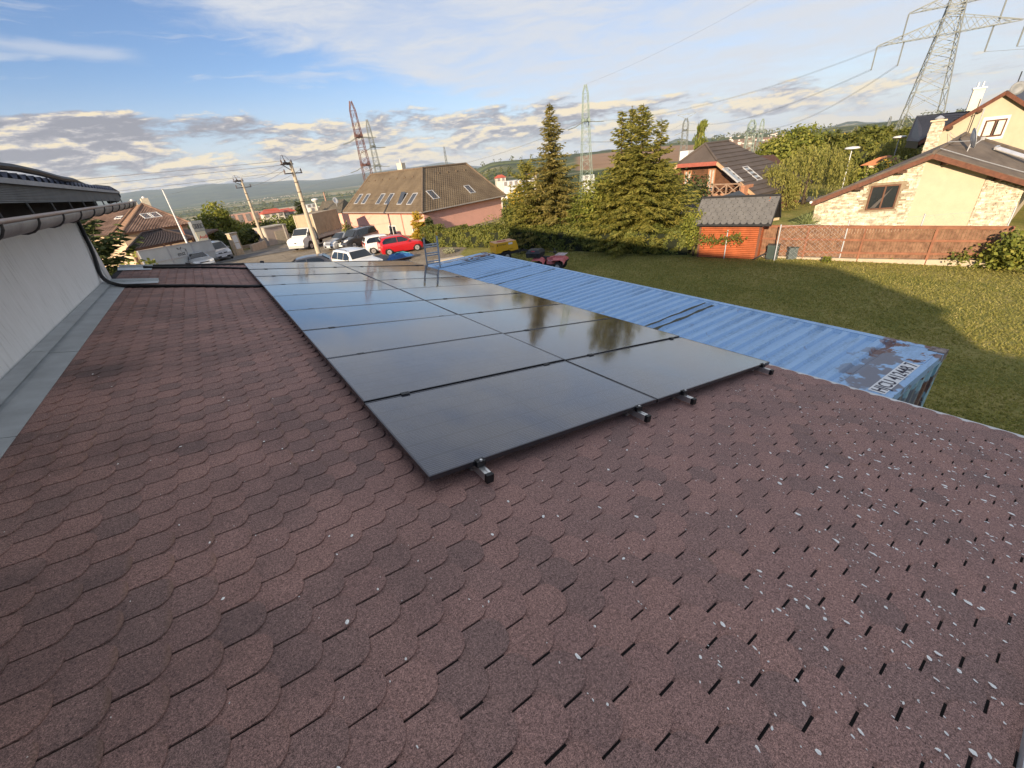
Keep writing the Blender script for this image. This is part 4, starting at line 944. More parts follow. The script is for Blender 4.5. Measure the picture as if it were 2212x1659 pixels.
# ------------------------------------------------------------------ tan house and carport on the far left
def tan_house():
    E0 = at_d(263.1, 504.3, 62); ze = E0.z; Ec = at_z(241.2, 506.5, ze); Er = at_z(413, 482.0, ze); El = at_z(196, 508.0, ze)
    t = thing('tan_house', 'tan house with a wide red brown tiled hip roof beyond the carport', 'house', (E0.x, E0.y, -2))
    ap = at_d(306.9, 441.3, 70); ap2 = at_d(292.7, 443.0, 70.6); zr = ap.z; ap2.z = zr
    bk = Vector((-.25, 1, 0)).normalized() * 13; Eb = Er + bk; Ebl = El + bk + Vector((-3, 0, 0)); El2 = Ec + (Ec - Er).normalized() * 4 + Vector((-7, 6, 0))
    m = mat('red_brown_tiles', (.15, .085, .060), .85, .35, .9, .5, 14, col2=(.26, .165, .12)); m2 = mat('sunlit_tiles', (.32, .19, .115), .85, .25, 5)  # second one is lighter, sunlight painted into the corner face and its caps
    P = [E0, Er, Eb, Ebl, El2, Ec]; mb = MB(); mb.add([tuple(p) for p in P] + [tuple(ap), tuple(ap2)], [[0, 1, 6], [1, 2, 6], [2, 3, 7, 6], [3, 4, 7], [4, 5, 7], [5, 0, 6, 7], [5, 4, 3, 2, 1, 0]]); mb.build('roof', m, t)
    tiles(t, E0, Er, ap, ap, 22, .3, .05, m); tiles(t, El2, Ec, ap2, ap2, 20, .3, .05, m)
    tiles(t, Ec, E0, ap, ap2, 22, 0, 0, m2)
    for a, c in ((E0, ap), (Ec, ap2), (Er, ap)): mb = MB(); mb.tube([a + Vector((0, 0, .06)), c + Vector((0, 0, .09))], .11, 7); mb.build('ridge_cap', m2 if a is not Er else m, t, smooth=True)
    cen = sum((Vector(p) for p in P), Vector()) / 6
    mb = MB(); W = [p.lerp(cen, .06) for p in P]; n = 6; mb.add([(w.x, w.y, -6) for w in W] + [(w.x, w.y, ze - .02) for w in W], [[i, (i + 1) % n, n + (i + 1) % n, n + i] for i in range(n)] + [[6, 7, 8, 9, 10, 11]]); mb.build('wall', mat('tan_render', (.62, .46, .31), .9, .08, 2), t)
    mb = MB(); z = Vector((0, 0, 1)); mb.bar(E0 - z * .1, Er - z * .1, .14, .16); mb.bar(Ec - z * .1, E0 - z * .1, .14, .16); mb.build('eave_board', M_wood_dk, t)
    nR = (Er - E0).cross(ap - E0).normalized(); nR = nR if nR.z > 0 else -nR; X = (Er - E0).normalized(); Y = nR.cross(X); Y = Y if Y.z > 0 else -Y
    def onp(px, py, p0, nn):
        d = ray(px, py); nn = np.array(nn); return Vector(CV + d * (nn @ (np.array(p0) - CV) / (nn @ d)))
    for x, y in ((318.5, 467.3), (334.5, 465.2)): skylight(t, onp(x, y, E0, nR), X, Y, .98, 1.5, M_wfr, M_skyg, proud=.10)
    nL = (Ec - El2).cross(ap2 - El2).normalized(); nL = nL if nL.z > 0 else -nL; X2 = (Ec - El2).normalized(); Y2 = nL.cross(X2); Y2 = Y2 if Y2.z > 0 else -Y2
    skylight(t, onp(257.6, 471.4, Ec, nL), X2, Y2, .7, .7, M_wfr, M_skyg, proud=.12)
    for (px, py, d) in ((313.0, 434, 73), (288, 440, 73)):
        c = at_d(px, py, d); mb = MB(); mb.box((c.x, c.y, c.z - .55), (.75, .6, 1.7), .2); ch = mb.build('chimney', mat('cream_chimney', (.62, .55, .42), .85, .1, 4), t)
        mb = MB(); mb.lathe((c.x, c.y, c.z + .3), [(.16, 0), (.2, .08), (.12, .2), (0, .24)], 10); mb.build('chimney_pot', M_wfr, ch, smooth=True)
tan_house()
def carport():
    z0 = at_d(275, 540.5, 53).z; A = at_z(275.2, 540.5, z0); B = at_z(420.9, 513.1, z0); D = at_d(306.9, 503.2, 57.5); Cc = at_d(349.7, 497.7, 60); zr = (D.z + Cc.z) / 2; D.z = Cc.z = zr
    t = thing('carport', 'open carport with a dark brown tiled hip roof behind the grey hoarding', 'carport', (A.x, A.y, -1.2))
    L0 = at_z(255, 534, z0); bk = (D - A).copy(); bk.z = 0; bk = bk * 2; m = mat('dark_brown_tiles', (.050, .034, .030), .8, .3, 3, .4, 25)
    A2, B2 = A + bk, B + bk; mb = MB(); mb.add([tuple(q) for q in (A, B, B2, A2, D, Cc)], [[0, 1, 5, 4], [1, 2, 5], [2, 3, 4, 5], [3, 0, 4], [3, 2, 1, 0]]); mb.build('roof', m, t)
    tiles(t, A, B, Cc, D, 14, .28, .04, m); tiles(t, A2, A, D, D, 14, .28, .04, m)
    for a, c in ((A, D), (B, Cc), (D, Cc)): mb = MB(); mb.tube([a + Vector((0, 0, .06)), c + Vector((0, 0, .08))], .10, 7); mb.build('ridge_cap', m, t, smooth=True)
    for q in (A.lerp(B, .06), A.lerp(B, .5), A.lerp(B, .95), A2.lerp(B2, .06), A2.lerp(B2, .95)): mb = MB(); mb.bar((q.x, q.y, -4.5), (q.x, q.y, z0), .18); mb.build('post', M_wood_dk, t)
    mb = MB(); z = Vector((0, 0, .1)); mb.bar(A - z, B - z, .14, .2); mb.bar(A2 - z, B2 - z, .14, .2); mb.bar(A - z, A2 - z, .14, .2); mb.bar(B - z, B2 - z, .14, .2); mb.bar(B.lerp(A, .05) - z * 10, B.lerp(A, .16) - z, .12); mb.build('beam', M_wood_dk, t)
carport()

# ------------------------------------------------------------------ hoarding, sign pillar, flagpole
def hoarding():
    A = at_d(296.1, 543.1, 46.5); B = at_d(454.8, 517.8, 53.0); zt = .5 * (A.z + B.z); lo = A.z; 
    t = thing('hoarding', 'grey sheet hoarding with a leaf logo behind the silver cars', 'hoarding', (A.x, A.y, -1.0))
    X = (B - A); X.z = 0; Ln = X.length; X.normalize(); m = mat('grey_sheet', (.44, .47, .48), .5, .08, 1.2, metal=.1); zt0, zt1 = A.z, B.z
    Nn = Vector((X.y, -X.x, 0))
    for i, (s0, s1) in enumerate(((0, .345), (.35, .675), (.68, 1.0))):
        a, b_ = A + X * Ln * s0, A + X * Ln * s1; za, zb = lerp(zt0, zt1, s0), lerp(zt0, zt1, s1); th = Nn * -.03
        mb = MB(); mb.hexa([Vector((a.x, a.y, za - 1.75)), Vector((b_.x, b_.y, zb - 1.75)), Vector((b_.x, b_.y, zb - 1.75)) + th, Vector((a.x, a.y, za - 1.75)) + th, Vector((a.x, a.y, za)), Vector((b_.x, b_.y, zb)), Vector((b_.x, b_.y, zb)) + th, Vector((a.x, a.y, za)) + th]); p = mb.build('panel', m, t)
        for zz in (0, -1.05): mb = MB(); mb.bar((a.x + Nn.x * .03, a.y + Nn.y * .03, za + zz), (b_.x + Nn.x * .03, b_.y + Nn.y * .03, zb + zz), .06, .07); mb.build('rail', M_grey_fr, t)
        mb = MB(); mb.bar((a.x + Nn.x * .02, a.y + Nn.y * .02, za + .03), (a.x + Nn.x * .02, a.y + Nn.y * .02, za - 2.0), .08); mb.build('post', M_grey_fr, t)
        if i == 1:
            ink = mat('logo_grey', (.10, .105, .11), .6); o = A + X * Ln * .44; o.z = lerp(zt0, zt1, .44) - .95
            text_mesh('ensz', .52, ink, 'lettering', p, o, X, (0, 0, 1), .012, bold=.008)
            mb = MB()
            for ang, off in ((2.5, (.30, .62)), (.75, (.66, .62)), (1.2, (1.15, .35))):
                c0 = o + X * off[0] + Vector((0, 0, off[1])) + Nn * .012; dx = X * math.cos(ang) + Vector((0, 0, math.sin(ang))); dy = X * -math.sin(ang) + Vector((0, 0, math.cos(ang)))
                mb.poly([c0 - dx * .17, c0 - dy * .07, c0 + dx * .17, c0 + dy * .07])
            arc = [o + X * (.78 + .42 * math.cos(a)) + Vector((0, 0, .20 + .40 * math.sin(a))) + Nn * .012 for a in [1.5 - i * .28 for i in range(9)]]; mb.tube(arc, .012, 5)
            mb.tube([o + X * .48 + Vector((0, 0, .62)) + Nn * .012, o + X * .62 + Vector((0, 0, .3)) + Nn * .012], .012, 5)
            mb.build('logo', ink, p)
hoarding()
def sign_pillar():
    d = 53; A = at_d(410.3, 478.7, d); B = at_d(435.1, 476.2, d + .5); X = (B - A); zt = (A.z + B.z) / 2; X.z = 0; w = X.length; X.normalize(); Nn = Vector((X.y, -X.x, 0)); base = -2.4
    t = thing('sign_pillar', 'tall dealer sign pillar with four interlocked rings over a red name', 'sign', (A.x, A.y, base)); h = zt - base
    o = Vector((A.x, A.y, base)); q = lambda x, n, z: o + X * x + Nn * n + Vector((0, 0, z))
    bx = lambda mb, x0, x1, n0, n1, z0, z1: mb.hexa([q(x0, n1, z0), q(x1, n1, z0), q(x1, n0, z0), q(x0, n0, z0), q(x0, n1, z1), q(x1, n1, z1), q(x1, n0, z1), q(x0, n0, z1)])
    mb = MB(); bx(mb, 0, w, -.45, -.05, 0, h); mb.build('pillar', mat('pillar_grey', (.23, .25, .27), .5, .1, 3), t)
    mb = MB(); bx(mb, .02, w - .02, -.05, 0, h - .92, h); p1 = mb.build('ring_panel', mat('ring_panel', (.42, .41, .36), .5, .1, 3), t)
    mb = MB(); bx(mb, .04, w - .10, -.05, .01, 1.0, h - .97); p2 = mb.build('name_panel', mat('cream_panel', (.66, .60, .44), .5, .08, 2), t)
    mb = MB(); bx(mb, .04, w - .10, -.05, 0, .0, .98); mb.build('foot_panel', mat('foot_panel', (.55, .54, .50), .5, .08, 2), t)
    rr = w * .155; ink = mat('ring_dark', (.06, .065, .07), .4, .1, 5)
    for i in range(4):
        c = q(w * .5 + (i - 1.5) * rr * 1.42, .02, h - .46); mb = MB(); mb.tube([c + X * rr * math.cos(a) + Vector((0, 0, rr * 1.15 * math.sin(a))) + Nn * .004 * (i % 2) for a in [k * math.pi / 12 for k in range(25)]], .024, 6, cap=False); mb.build('ring', ink, p1)
    text_mesh('Audi', .42, mat('name_red', (.55, .05, .03), .5), 'lettering', p2, q(w * .20, .01, h - 1.62), X, (0, 0, 1), .008, bold=.008)
sign_pillar()
def flagpole():
    b = at_d(403.3, 524, 52); tp = z_over(353.5, 410.1, b.x, b.y)
    t = thing('flagpole', 'slim white flagpole without a flag rising behind the hoarding', 'flagpole', (b.x, b.y, -1.4))
    mb = MB(); mb.tube([(b.x, b.y, -1.4), (b.x, b.y, 1.6), (b.x, b.y, tp)], [.085, .075, .045], 10); mb.build('pole', M_white, t, smooth=True)
    mb = MB(); mb.lathe((b.x, b.y, tp), [(0, -.02), (.07, 0), (.08, .06), (0, .11)], 10); mb.build('finial', M_grey_fr, t, smooth=True)
    mb = MB(); mb.tube([(b.x + .12, b.y, 1.0), (b.x + .08, b.y, tp - .1)], .012, 5); mb.bar((b.x, b.y, 1.0), (b.x + .13, b.y, 1.0), .03); mb.build('halyard', M_grey_fr, t)
    mb = MB(); q = b.lerp(Vector((b.x, b.y, tp)), .42); mb.box((b.x + .1, b.y, tp * .45), (.10, .05, .9)); mb.build('rolled_pennant', mat('pennant', (.5, .2, .12), .8), t)
flagpole()

# ------------------------------------------------------------------ shed by the hedge
def shed():
    L, Rr = Vector((21.87, 11.78, 0)), Vector((22.70, 8.84, 0)); X = (Rr - L).normalized(); Y = Vector((-X.y, X.x, 0)); Y = Y if Y.x > 0 else -Y; w = (Rr - L).length; D = 2.1; zb, ze, zr = -.5, 1.24, 2.50
    t = thing('garden_shed', 'orange red log board shed with a grey diamond shingle roof at the lawn edge', 'shed', (L.x, L.y, zb))
    q = lambda x, y, z: L + X * x + Y * y + Vector((0, 0, z)); M_log = mat('log_red', (.36, .095, .032), .6, .25, 3, .3, 30, island=.15)
    mb = MB(); mb.hexa([q(.02, .04, zb), q(w - .02, .04, zb), q(w - .02, D, zb), q(.02, D, zb), q(.02, .04, ze), q(w - .02, .04, ze), q(w - .02, D, ze), q(.02, D, ze)]); mb.build('wall', M_wood_dk, t)
    n = 18; h = (ze - zb) / n
    for i in range(n):
        for s in (0, 1):
            mb = MB(); z0 = zb + i * h + .004; z1 = z0 + h - .008; zm = (z0 + z1) / 2
            if s == 0: mb.prism([q(.05, .0, z0), q(.05, -.028, zm - h * .22), q(.05, -.028, zm + h * .22), q(.05, .0, z1), q(.05, .04, z1), q(.05, .04, z0)], X * (w - .1))
            else: mb.prism([q(w, .05, z0), q(w + .026, .05, zm), q(w, .05, z1), q(w - .03, .05, z1), q(w - .03, .05, z0)], Y * (D - .1))
            mb.build('board', M_log, t)
    for x in (0, w - .11):
        mb = MB(); mb.hexa([q(x, -.035, zb), q(x + .11, -.035, zb), q(x + .11, .06, zb), q(x, .06, zb), q(x, -.035, ze), q(x + .11, -.035, ze), q(x + .11, .06, ze), q(x, .06, ze)]); mb.build('corner_post', M_wood_red, t)
    # gable triangle boards on the right
    for i in range(9):
        z0 = ze + i * .135; f = (z0 - ze) / (zr - ze); y0, y1 = lerp(.02, D / 2 - .02, f), lerp(D - .02, D / 2 + .02, f)
        if y1 - y0 < .1: break
        mb = MB(); mb.hexa([q(w - .03, y0, z0), q(w, y0, z0), q(w, y1, z0), q(w - .03, y1, z0), q(w - .03, y0, z0 + .125), q(w, y0, z0 + .125), q(w, y1, z0 + .125), q(w - .03, y1, z0 + .125)]); mb.build('board', M_log, t)
    A, B = q(-.34, -.34, ze + .06), q(w + .42, -.34, ze + .06); Dd, Cc = q(-.34, D / 2, zr), q(w + .42, D / 2, zr); A2, B2 = q(-.34, D + .34, ze + .06), q(w + .42, D + .34, ze + .06)
    M_felt = mat('shed_shingle', (.135, .13, .125), .85, .18, 2.5, .4, 90, island=.16); M_bk = mat('felt_black', (.02, .02, .022), .8, .2, 6)
    th = Vector((0, 0, -.06)); mb = MB(); mb.add([tuple(p) for p in (A, B, B2, A2, Dd, Cc)] + [tuple(p + th) for p in (A, B, B2, A2, Dd, Cc)], [[0, 1, 5, 4], [2, 3, 4, 5], [6, 7, 11, 10], [8, 9, 10, 11], [0, 1, 7, 6], [2, 3, 9, 8], [0, 4, 10, 6], [3, 4, 10, 9], [1, 5, 11, 7], [2, 5, 11, 8]]); mb.build('roof', M_bk, t)
    U = (B - A); Vv = (Dd - A); nr = U.cross(Vv).normalized(); nr = nr if nr.z > 0 else -nr; nc, nrw = 12, 7
    for r in range(nrw):
        for c in range(nc + 1):
            cx = (c + (.5 if r % 2 else 0)) / nc; hw = .5 / nc * .985; v0 = r / nrw + .005; pts = []
            for (dx, dv) in ((-hw, .085), (-hw * .6, .02), (0, 0), (hw * .6, .02), (hw, .085), (hw * .9, .2), (-hw * .9, .2)):
                x = min(max(cx + dx, .002), .998); pts.append((x, min(v0 + dv * 1.0, .998), dv))
            if pts[0][0] >= pts[4][0] - .004: continue
            P = [A + U * x + Vv * v + nr * (.018 - dv * .075) for x, v, dv in pts]; mb = MB(); mb.add([tuple(p) for p in P] + [tuple(p - nr * .010) for p in P[:5]], [list(range(7)), [0, 1, 8, 7], [1, 2, 9, 8], [2, 3, 10, 9], [3, 4, 11, 10]]); mb.build('shingle', M_felt, t, fix=True)
    mb = MB(); mb.bar(A - nr * .01 + Vector((0, 0, -.02)), B + Vector((0, 0, -.02)), .03, .10); mb.build('eave_trim', M_bk, t)
    mb = MB(); mb.tube([Dd + nr * .02, Cc + nr * .02], .06, 8); mb.build('ridge_cap', M_bk, t)
    for s in ((B, Cc), (B2, Cc)): mb = MB(); mb.bar(s[0] + Vector((0, 0, -.05)), s[1] + Vector((0, 0, -.05)), .03, .12); mb.build('barge_board', M_bk, t)
    mb = MB(); mb.bar(q(w + .1, D - .1, ze - .05), q(w + .42, D - .1, ze + .0), .12); mb.build('purlin', mat('pale_timber', (.48, .36, .24), .7, .2, 6), t)
shed()
# ------------------------------------------------------------------ board fence, wire fence posts
def board_fence():
    A = at_z(1647, 486.5, 1.12); B = at_z(2192, 489.0, 1.12); X = (B - A); Ln = X.length; X.normalize(); N = Vector((X.y, -X.x, 0)); N = N if N.dot(Vector((-1, -1, 0))) > 0 else -N
    t = thing('board_fence', 'reddish brown vertical board fence below the stone clad house', 'fence', (A.x, A.y, -.5))
    m = mat('fence_board', (.17, .080, .045), .8, .35, 5, .35, 30, island=.22, col2=(.27, .15, .09)); m2 = mat('fence_rail', (.24, .10, .055), .75, .25, 4, .3, 30); mp = mat('plinth', (.46, .38, .28), .9, .12, 2, .3, 30)
    q = lambda s, n, z: A + X * s + N * n + Vector((0, 0, z - A.z)); zt = 1.10
    def bot(s): return -.42 + .24 * (s / Ln) ** 2
    def bx(s0, s1, n0, n1, z0, z1, z0b=None, z1b=None):
        z0b = z0 if z0b is None else z0b; z1b = z1 if z1b is None else z1b
        return MB().hexa([q(s0, n1, z0), q(s1, n1, z0b), q(s1, n0, z0b), q(s0, n0, z0), q(s0, n1, z1), q(s1, n1, z1b), q(s1, n0, z1b), q(s0, n0, z1)])
    rr = random.Random(2); s = .02
    while s < Ln - .1:
        w = .108; bx(s, s + w - .007, -.02 - .004 * rr.random(), .0, bot(s) + .03, zt - .03 * rr.random() * .3).build('board', m, t); s += w
    np_ = 4; edges = [0, .235 * Ln, .485 * Ln, .755 * Ln, Ln]
    for i in range(np_):
        s0, s1 = edges[i] + .03, edges[i + 1] - .03
        bx(s0, s1, .001, .035, zt - .10, zt).build('rail', m2, t)
        for f in (.42, .82): bx(s0, s1, .001, .03, lerp(zt, bot(s0), f) - .05, lerp(zt, bot(s0), f) + .04, lerp(zt, bot(s1), f) - .05, lerp(zt, bot(s1), f) + .04).build('rail', m2, t)
        bx(edges[i] + .02, edges[i + 1] - .02, -.06, .10, -.75, bot(s0), -.75, bot(s1)).build('plinth', mp, t)
    for e in edges: bx(e - .045, e + .045, -.03, .05, -.7, zt + .01).build('post', m2, t)
    bx(.0, Ln, -.035, .05, zt + .002, zt + .03).build('cap_rail', m2, t)
    return A, B, X, N, Ln
FA, FB, FX, FN, FL = board_fence()
M_galv = mat('galvanised', (.48, .50, .53), .45, .15, 9, metal=.5)
WP = [((1093 - 0, 0), 0)]
def wire_fence():
    px = (((1563.6, 559.3), (1571.9, 498.0)), ((1671.8, 563.5), (1690.5, 486.5)), ((1811.7, 562.6), (1835.8, 476.9)), ((1965.2, 556.5), (1996.5, 463.5)), ((2150, 546.5), (2195, 448.0)))
    names = ['in front of the orange shed wall', 'at the left end of the board fence', 'against the second panel of the board fence', 'in front of the middle of the board fence', 'at the right end of the board fence by the bramble']
    pts = []
    for (b, tp), l in zip(px, names):
        B = at_z(*b, -.5); z = z_over(tp[0], tp[1], B.x, B.y); t = thing('fence_post', 'galvanised wire fence post ' + l, 'post', B, 'galvanised posts of the wire fence')
        mb = MB(); mb.tube([B + Vector((0, 0, -.2)), Vector((B.x, B.y, z))], .030, 8); mb.build('tube', M_galv, t, smooth=True)
        mb = MB(); mb.tube([Vector((B.x, B.y, z - .005)), Vector((B.x, B.y, z + .03))], .034, 8); mb.build('cap', M_galv, t)
        pts.append((B, z))
    mb = MB()
    for (B0, z0), (B1, z1) in zip(pts[1:], pts[2:]):
        L = (B1 - B0).length; n = int(L / .11); H0, H1 = z0 - .05, z1 - .05
        f = lambda s, k: Vector((lerp(B0.x, B1.x, s), lerp(B0.y, B1.y, s), lerp(lerp(-.45, H0, k), lerp(-.45, H1, k), s)))
        rows = 16
        for i in range(n):
            for j in range(rows):
                a, b_, c = i / n, (i + 1) / n, (i + .5) / n; k0, k1 = j / rows, (j + 1) / rows
                if (i + j) % 2: mb.bar(f(a, k0), f(b_, k1), .003)
                else: mb.bar(f(a, k1), f(b_, k0), .003)
        mb.bar(f(0, 1), f(1, 1), .008)
    o = mb.build('wire_mesh', M_galv, kind='stuff', fix=False); o['label'] = 'thin chain link mesh strung between galvanised posts'
wire_fence()

# ------------------------------------------------------------------ stone clad house
def stone_house():
    fp = at_z(1811.7, 562.6, -.5); N = Vector((-.78, -.62, 0)).normalized(); X = Vector((.62, -.78, 0)).normalized(); p0 = fp - N * 6.5; bk = Vector((.985, .06, 0)).normalized()
    w = lambda px, py, off=0: at_wall(px, py, p0 + N * off, N)
    A = w(2019, 329.5, .55); E = w(1753, 435, .55); half = (Vector((A.x, A.y, 0)) - Vector((E.x, E.y, 0))).length; ER = A + X * half; ER.z = E.z; o = Vector((A.x, A.y, 0)) - N * .55; zb = -2.0
    t = thing('stone_house', 'bungalow with pale stone cladding and plain cream render under a brown shingle roof', 'house', (o.x, o.y, -1))
    q = lambda s, n, z: o + X * s + N * n + Vector((0, 0, z)); hw = half - .42; zw = E.z + .10; rise = (A.z - E.z) / half
    zt = lambda s: A.z - .22 - rise * abs(s)
    m_r = mat('cream_render', (.50, .415, .30), .92, .06, 2, .35, 70); mb = MB()
    prof_ = [(-hw, zb), (hw, zb), (hw, zt(hw)), (0, zt(0)), (-hw, zt(hw))]
    mb.prism([q(s, 0, z) for s, z in prof_], bk * 9.5); mb.build('wall', m_r, t)
    # stones, laid in uneven courses on the left half and at the right edge
    rr = random.Random(8); mb = MB(); h = .085; z = -.75
    win = (w(1882.7, 401.6), w(1945.5, 400.5)); s_w0 = (win[0] - o).dot(X); s_w1 = (win[1] - o).dot(X); wz1 = win[0].z; wz0 = wz1 - 1.3
    div = .02
    def dv(z): return div + 0 * z
    while z < A.z:
        for (a, b_) in ((-hw, dv(z)), (2.95, hw)):
            s = a - rr.random() * .2
            while s < b_:
                L = rr.choice((.16, .24, .34, .44)) * rr.uniform(.8, 1.2); s0, s1 = max(s + .004, a), min(s + L - .004, b_); hh = h * rr.uniform(.82, .97); s += L
                if s1 - s0 < .04 or z + hh > min(zt(s0), zt(s1)) - .02: continue
                if s1 > s_w0 - .05 and s0 < s_w1 + .05 and z + hh > wz0 - .05 and z < wz1 + .05: continue
                d = .025 + .05 * rr.random(); mb.hexa([q(s0, d, z), q(s1, d * rr.uniform(.7, 1.2), z), q(s1, .0, z), q(s0, .0, z), q(s0, d * rr.uniform(.7, 1.2), z + hh), q(s1, d, z + hh), q(s1, .0, z + hh), q(s0, 0, z + hh)])
        z += h
    for (a, b_) in ((-hw, div), (2.95, hw)):
        mo = MB(); zz = min(zt(a), zt(b_)); pts = [q(a, .004, -1), q(b_, .004, -1), q(b_, .004, zt(b_) - .02), q(a, .004, zt(a) - .02)]; mo.poly(pts); mo.build('mortar', mat('mortar', (.26, .205, .14), .95, .2, 6), t, fix=False)
    m_s = mat('pale_stone', (.50, .41, .29), .85, .3, 5, .4, 40, col2=(.74, .66, .52), island=.28); mb.build('stone_cladding', m_s, t, kind='stuff', fix=False)
    X_ = X; ww = s_w1 - s_w0
    wd = window(t, q(s_w0, .0, wz0), X if X.cross(Vector((0, 0, 1))).dot(N) > 0 else -X, ww, 1.3, mat('window_brown', (.13, .06, .035), .6, .2, 6), M_glass, mull=2)
    mb = MB(); mb.poly([q(s_w0 + .2, .05, wz0 + .1), q(s_w0 + .45, .05, wz0 + .1), q(s_w0 + .75 * ww, .05, wz1 - .15)]); mb.build('curtain', mat('dark_curtain', (.09, .08, .075), .9), wd, fix=False)
    # roof
    P = at_d(2084, 290.5, 38.3); Pz = P.z; m = mat('taupe_shingle', (.115, .092, .075), .88, .2, 1.2, .5, 25, col2=(.155, .125, .10)); th = Vector((0, 0, -.13))
    back = bk * 11; BL = E + back; BR = ER + X * 1.0 + back + Vector((0, 0, -.3)); ER2 = ER + X * .9; ER2.z = ER.z - rise * .9
    top = [E, A, ER2, BR, P, BL]; fs = [[0, 1, 4], [0, 4, 5], [1, 2, 4], [2, 3, 4]]
    mb = MB(); mb.add([tuple(v) for v in top] + [tuple(v + th) for v in top], fs + [[i + 6 for i in f] for f in fs] + [[0, 1, 7, 6], [1, 2, 8, 7], [2, 3, 9, 8], [5, 0, 6, 11]]); mb.build('roof', m, t)
    nL = (A - E).cross(P - E).normalized(); nL = nL if nL.z > 0 else -nL
    n = 15
    for i in range(n): # stepped verge shingles along the left barge
        a = E.lerp(A, i / n); b_ = E.lerp(A, (i + 1.05) / n); mb = MB(); o1 = bk * 1.15; mb.hexa([a + nL * .015, b_ + nL * .004, b_ + o1 + nL * .004, a + o1 + nL * .015, a + nL * .065, b_ + nL * .035, b_ + o1 + nL * .035, a + o1 + nL * .065]); mb.build('verge_shingle', m, t)
    for a, c in ((A, P), (P, BR)): mb = MB(); mb.tube([a + Vector((0, 0, .03)), c + Vector((0, 0, .05))], .10, 7); mb.build('ridge_cap', m, t, smooth=True)
    mb = MB(); mb.bar(E + Vector((0, 0, -.16)) + N * .01, A + Vector((0, 0, -.16)) + N * .01, .05, .22); mb.build('barge_board', M_wood_red, t)
    mb = MB(); mb.bar(A + Vector((0, 0, -.17)) + N * .012, ER2 + Vector((0, 0, -.17)) + N * .012, .05, .24); mb.build('barge_board', M_wood_red, t)
    for s in (-3.15, -1.35, .72, 3.3): mb = MB(); zz = zt(s) + .02; mb.hexa([q(s, .0, zz - .22), q(s + .42 * (1 if s > 0 else 1), .0, zz - .22), q(s + .42, .52, zz - .16), q(s, .52, zz - .16), q(s, 0, zz - .03), q(s + .42, 0, zz - .03), q(s + .42, .52, zz - .03), q(s, .52, zz - .03)]); mb.build('purlin', M_wood_dk, t)
    mb = MB(); mb.tube([E + Vector((0, 0, -.05)) - X * .04 + N * .05, BL + Vector((0, 0, -.05)) - X * .04], .07, 8); mb.build('gutter', M_wfr, t, smooth=True)
    # dish, solar tube, lightning wire
    nR = (ER2 - A).cross(P - A).normalized(); nR = nR if nR.z > 0 else -nR
    def onp(px, py):
        d = ray(px, py); nn = np.array(nR); return Vector(CV + d * (nn @ (np.array(A) - CV) / (nn @ d)))
    b = onp(2089, 327); dc = b + Vector((.05, -.05, .62)); mb = MB(); mb.lathe((0, 0, 0), [(0, .11), (.2, .09), (.38, .04), (.5, -.02), (.51, -.01), (.5, 0)], 22, 'Y')
    mw = Matrix.Translation(dc) @ Matrix.Rotation(R(-158), 4, 'Z') @ Matrix.Rotation(R(14), 4, 'X') @ Matrix.Scale(-1, 4, (0, 1, 0)); mb.v = [tuple(mw @ Vector(v)) for v in mb.v]; d = mb.build('satellite_dish', mat('dish_grey', (.50, .53, .56), .45, .08, 4, metal=.2), t, smooth='all')
    ar = Vector((math.cos(R(-22)) * .9, math.sin(R(-22)) * .9, -.02)); mb = MB(); mb.tube([dc + Vector((0, 0, -.45)), dc + ar * .75 + Vector((0, 0, -.1))], .02, 6); mb.box(dc + ar * .78 + Vector((0, 0, -.06)), (.14, .1, .16), -.4); mb.build('receiver_arm', M_grey_fr, d)
    mb = MB(); mb.tube([b, dc + Vector((0, 0, .0)), dc + Vector((.0, 0, 1.35))], .028, 7); mb.build('dish_mast', M_grey_fr, t)
    a, c = onp(2146, 325.5), onp(2230, 352); Y = (P - A).normalized(); mb = MB()
    for k in range(3): off = Y * (.0 + .22 * k); mb.tube([a + off + nR * .1, c + off + nR * .1], .06, 8)
    mb.bar(a + nR * .12, a + Y * .5 + nR * .12, .14); mb.build('solar_tubes', mat('tube_silver', (.70, .70, .70), .25, .1, 3, metal=.6), t, smooth=True)
    mb = MB(); mb.tube([A.lerp(P, .1) + nR * .12, A.lerp(P, .12) + (ER2 - A) * .35 + nR * .1, A.lerp(P, .15) + (ER2 - A) * .75 + nR * .1], .018, 5); mb.build('lightning_wire', M_galv, t)
    mb = MB(); mb.tube([A.lerp(P, .25) + nR * .3, b + Vector((0, 0, .5))], .018, 5); mb.build('guy_wire', M_galv, t)
stone_house()

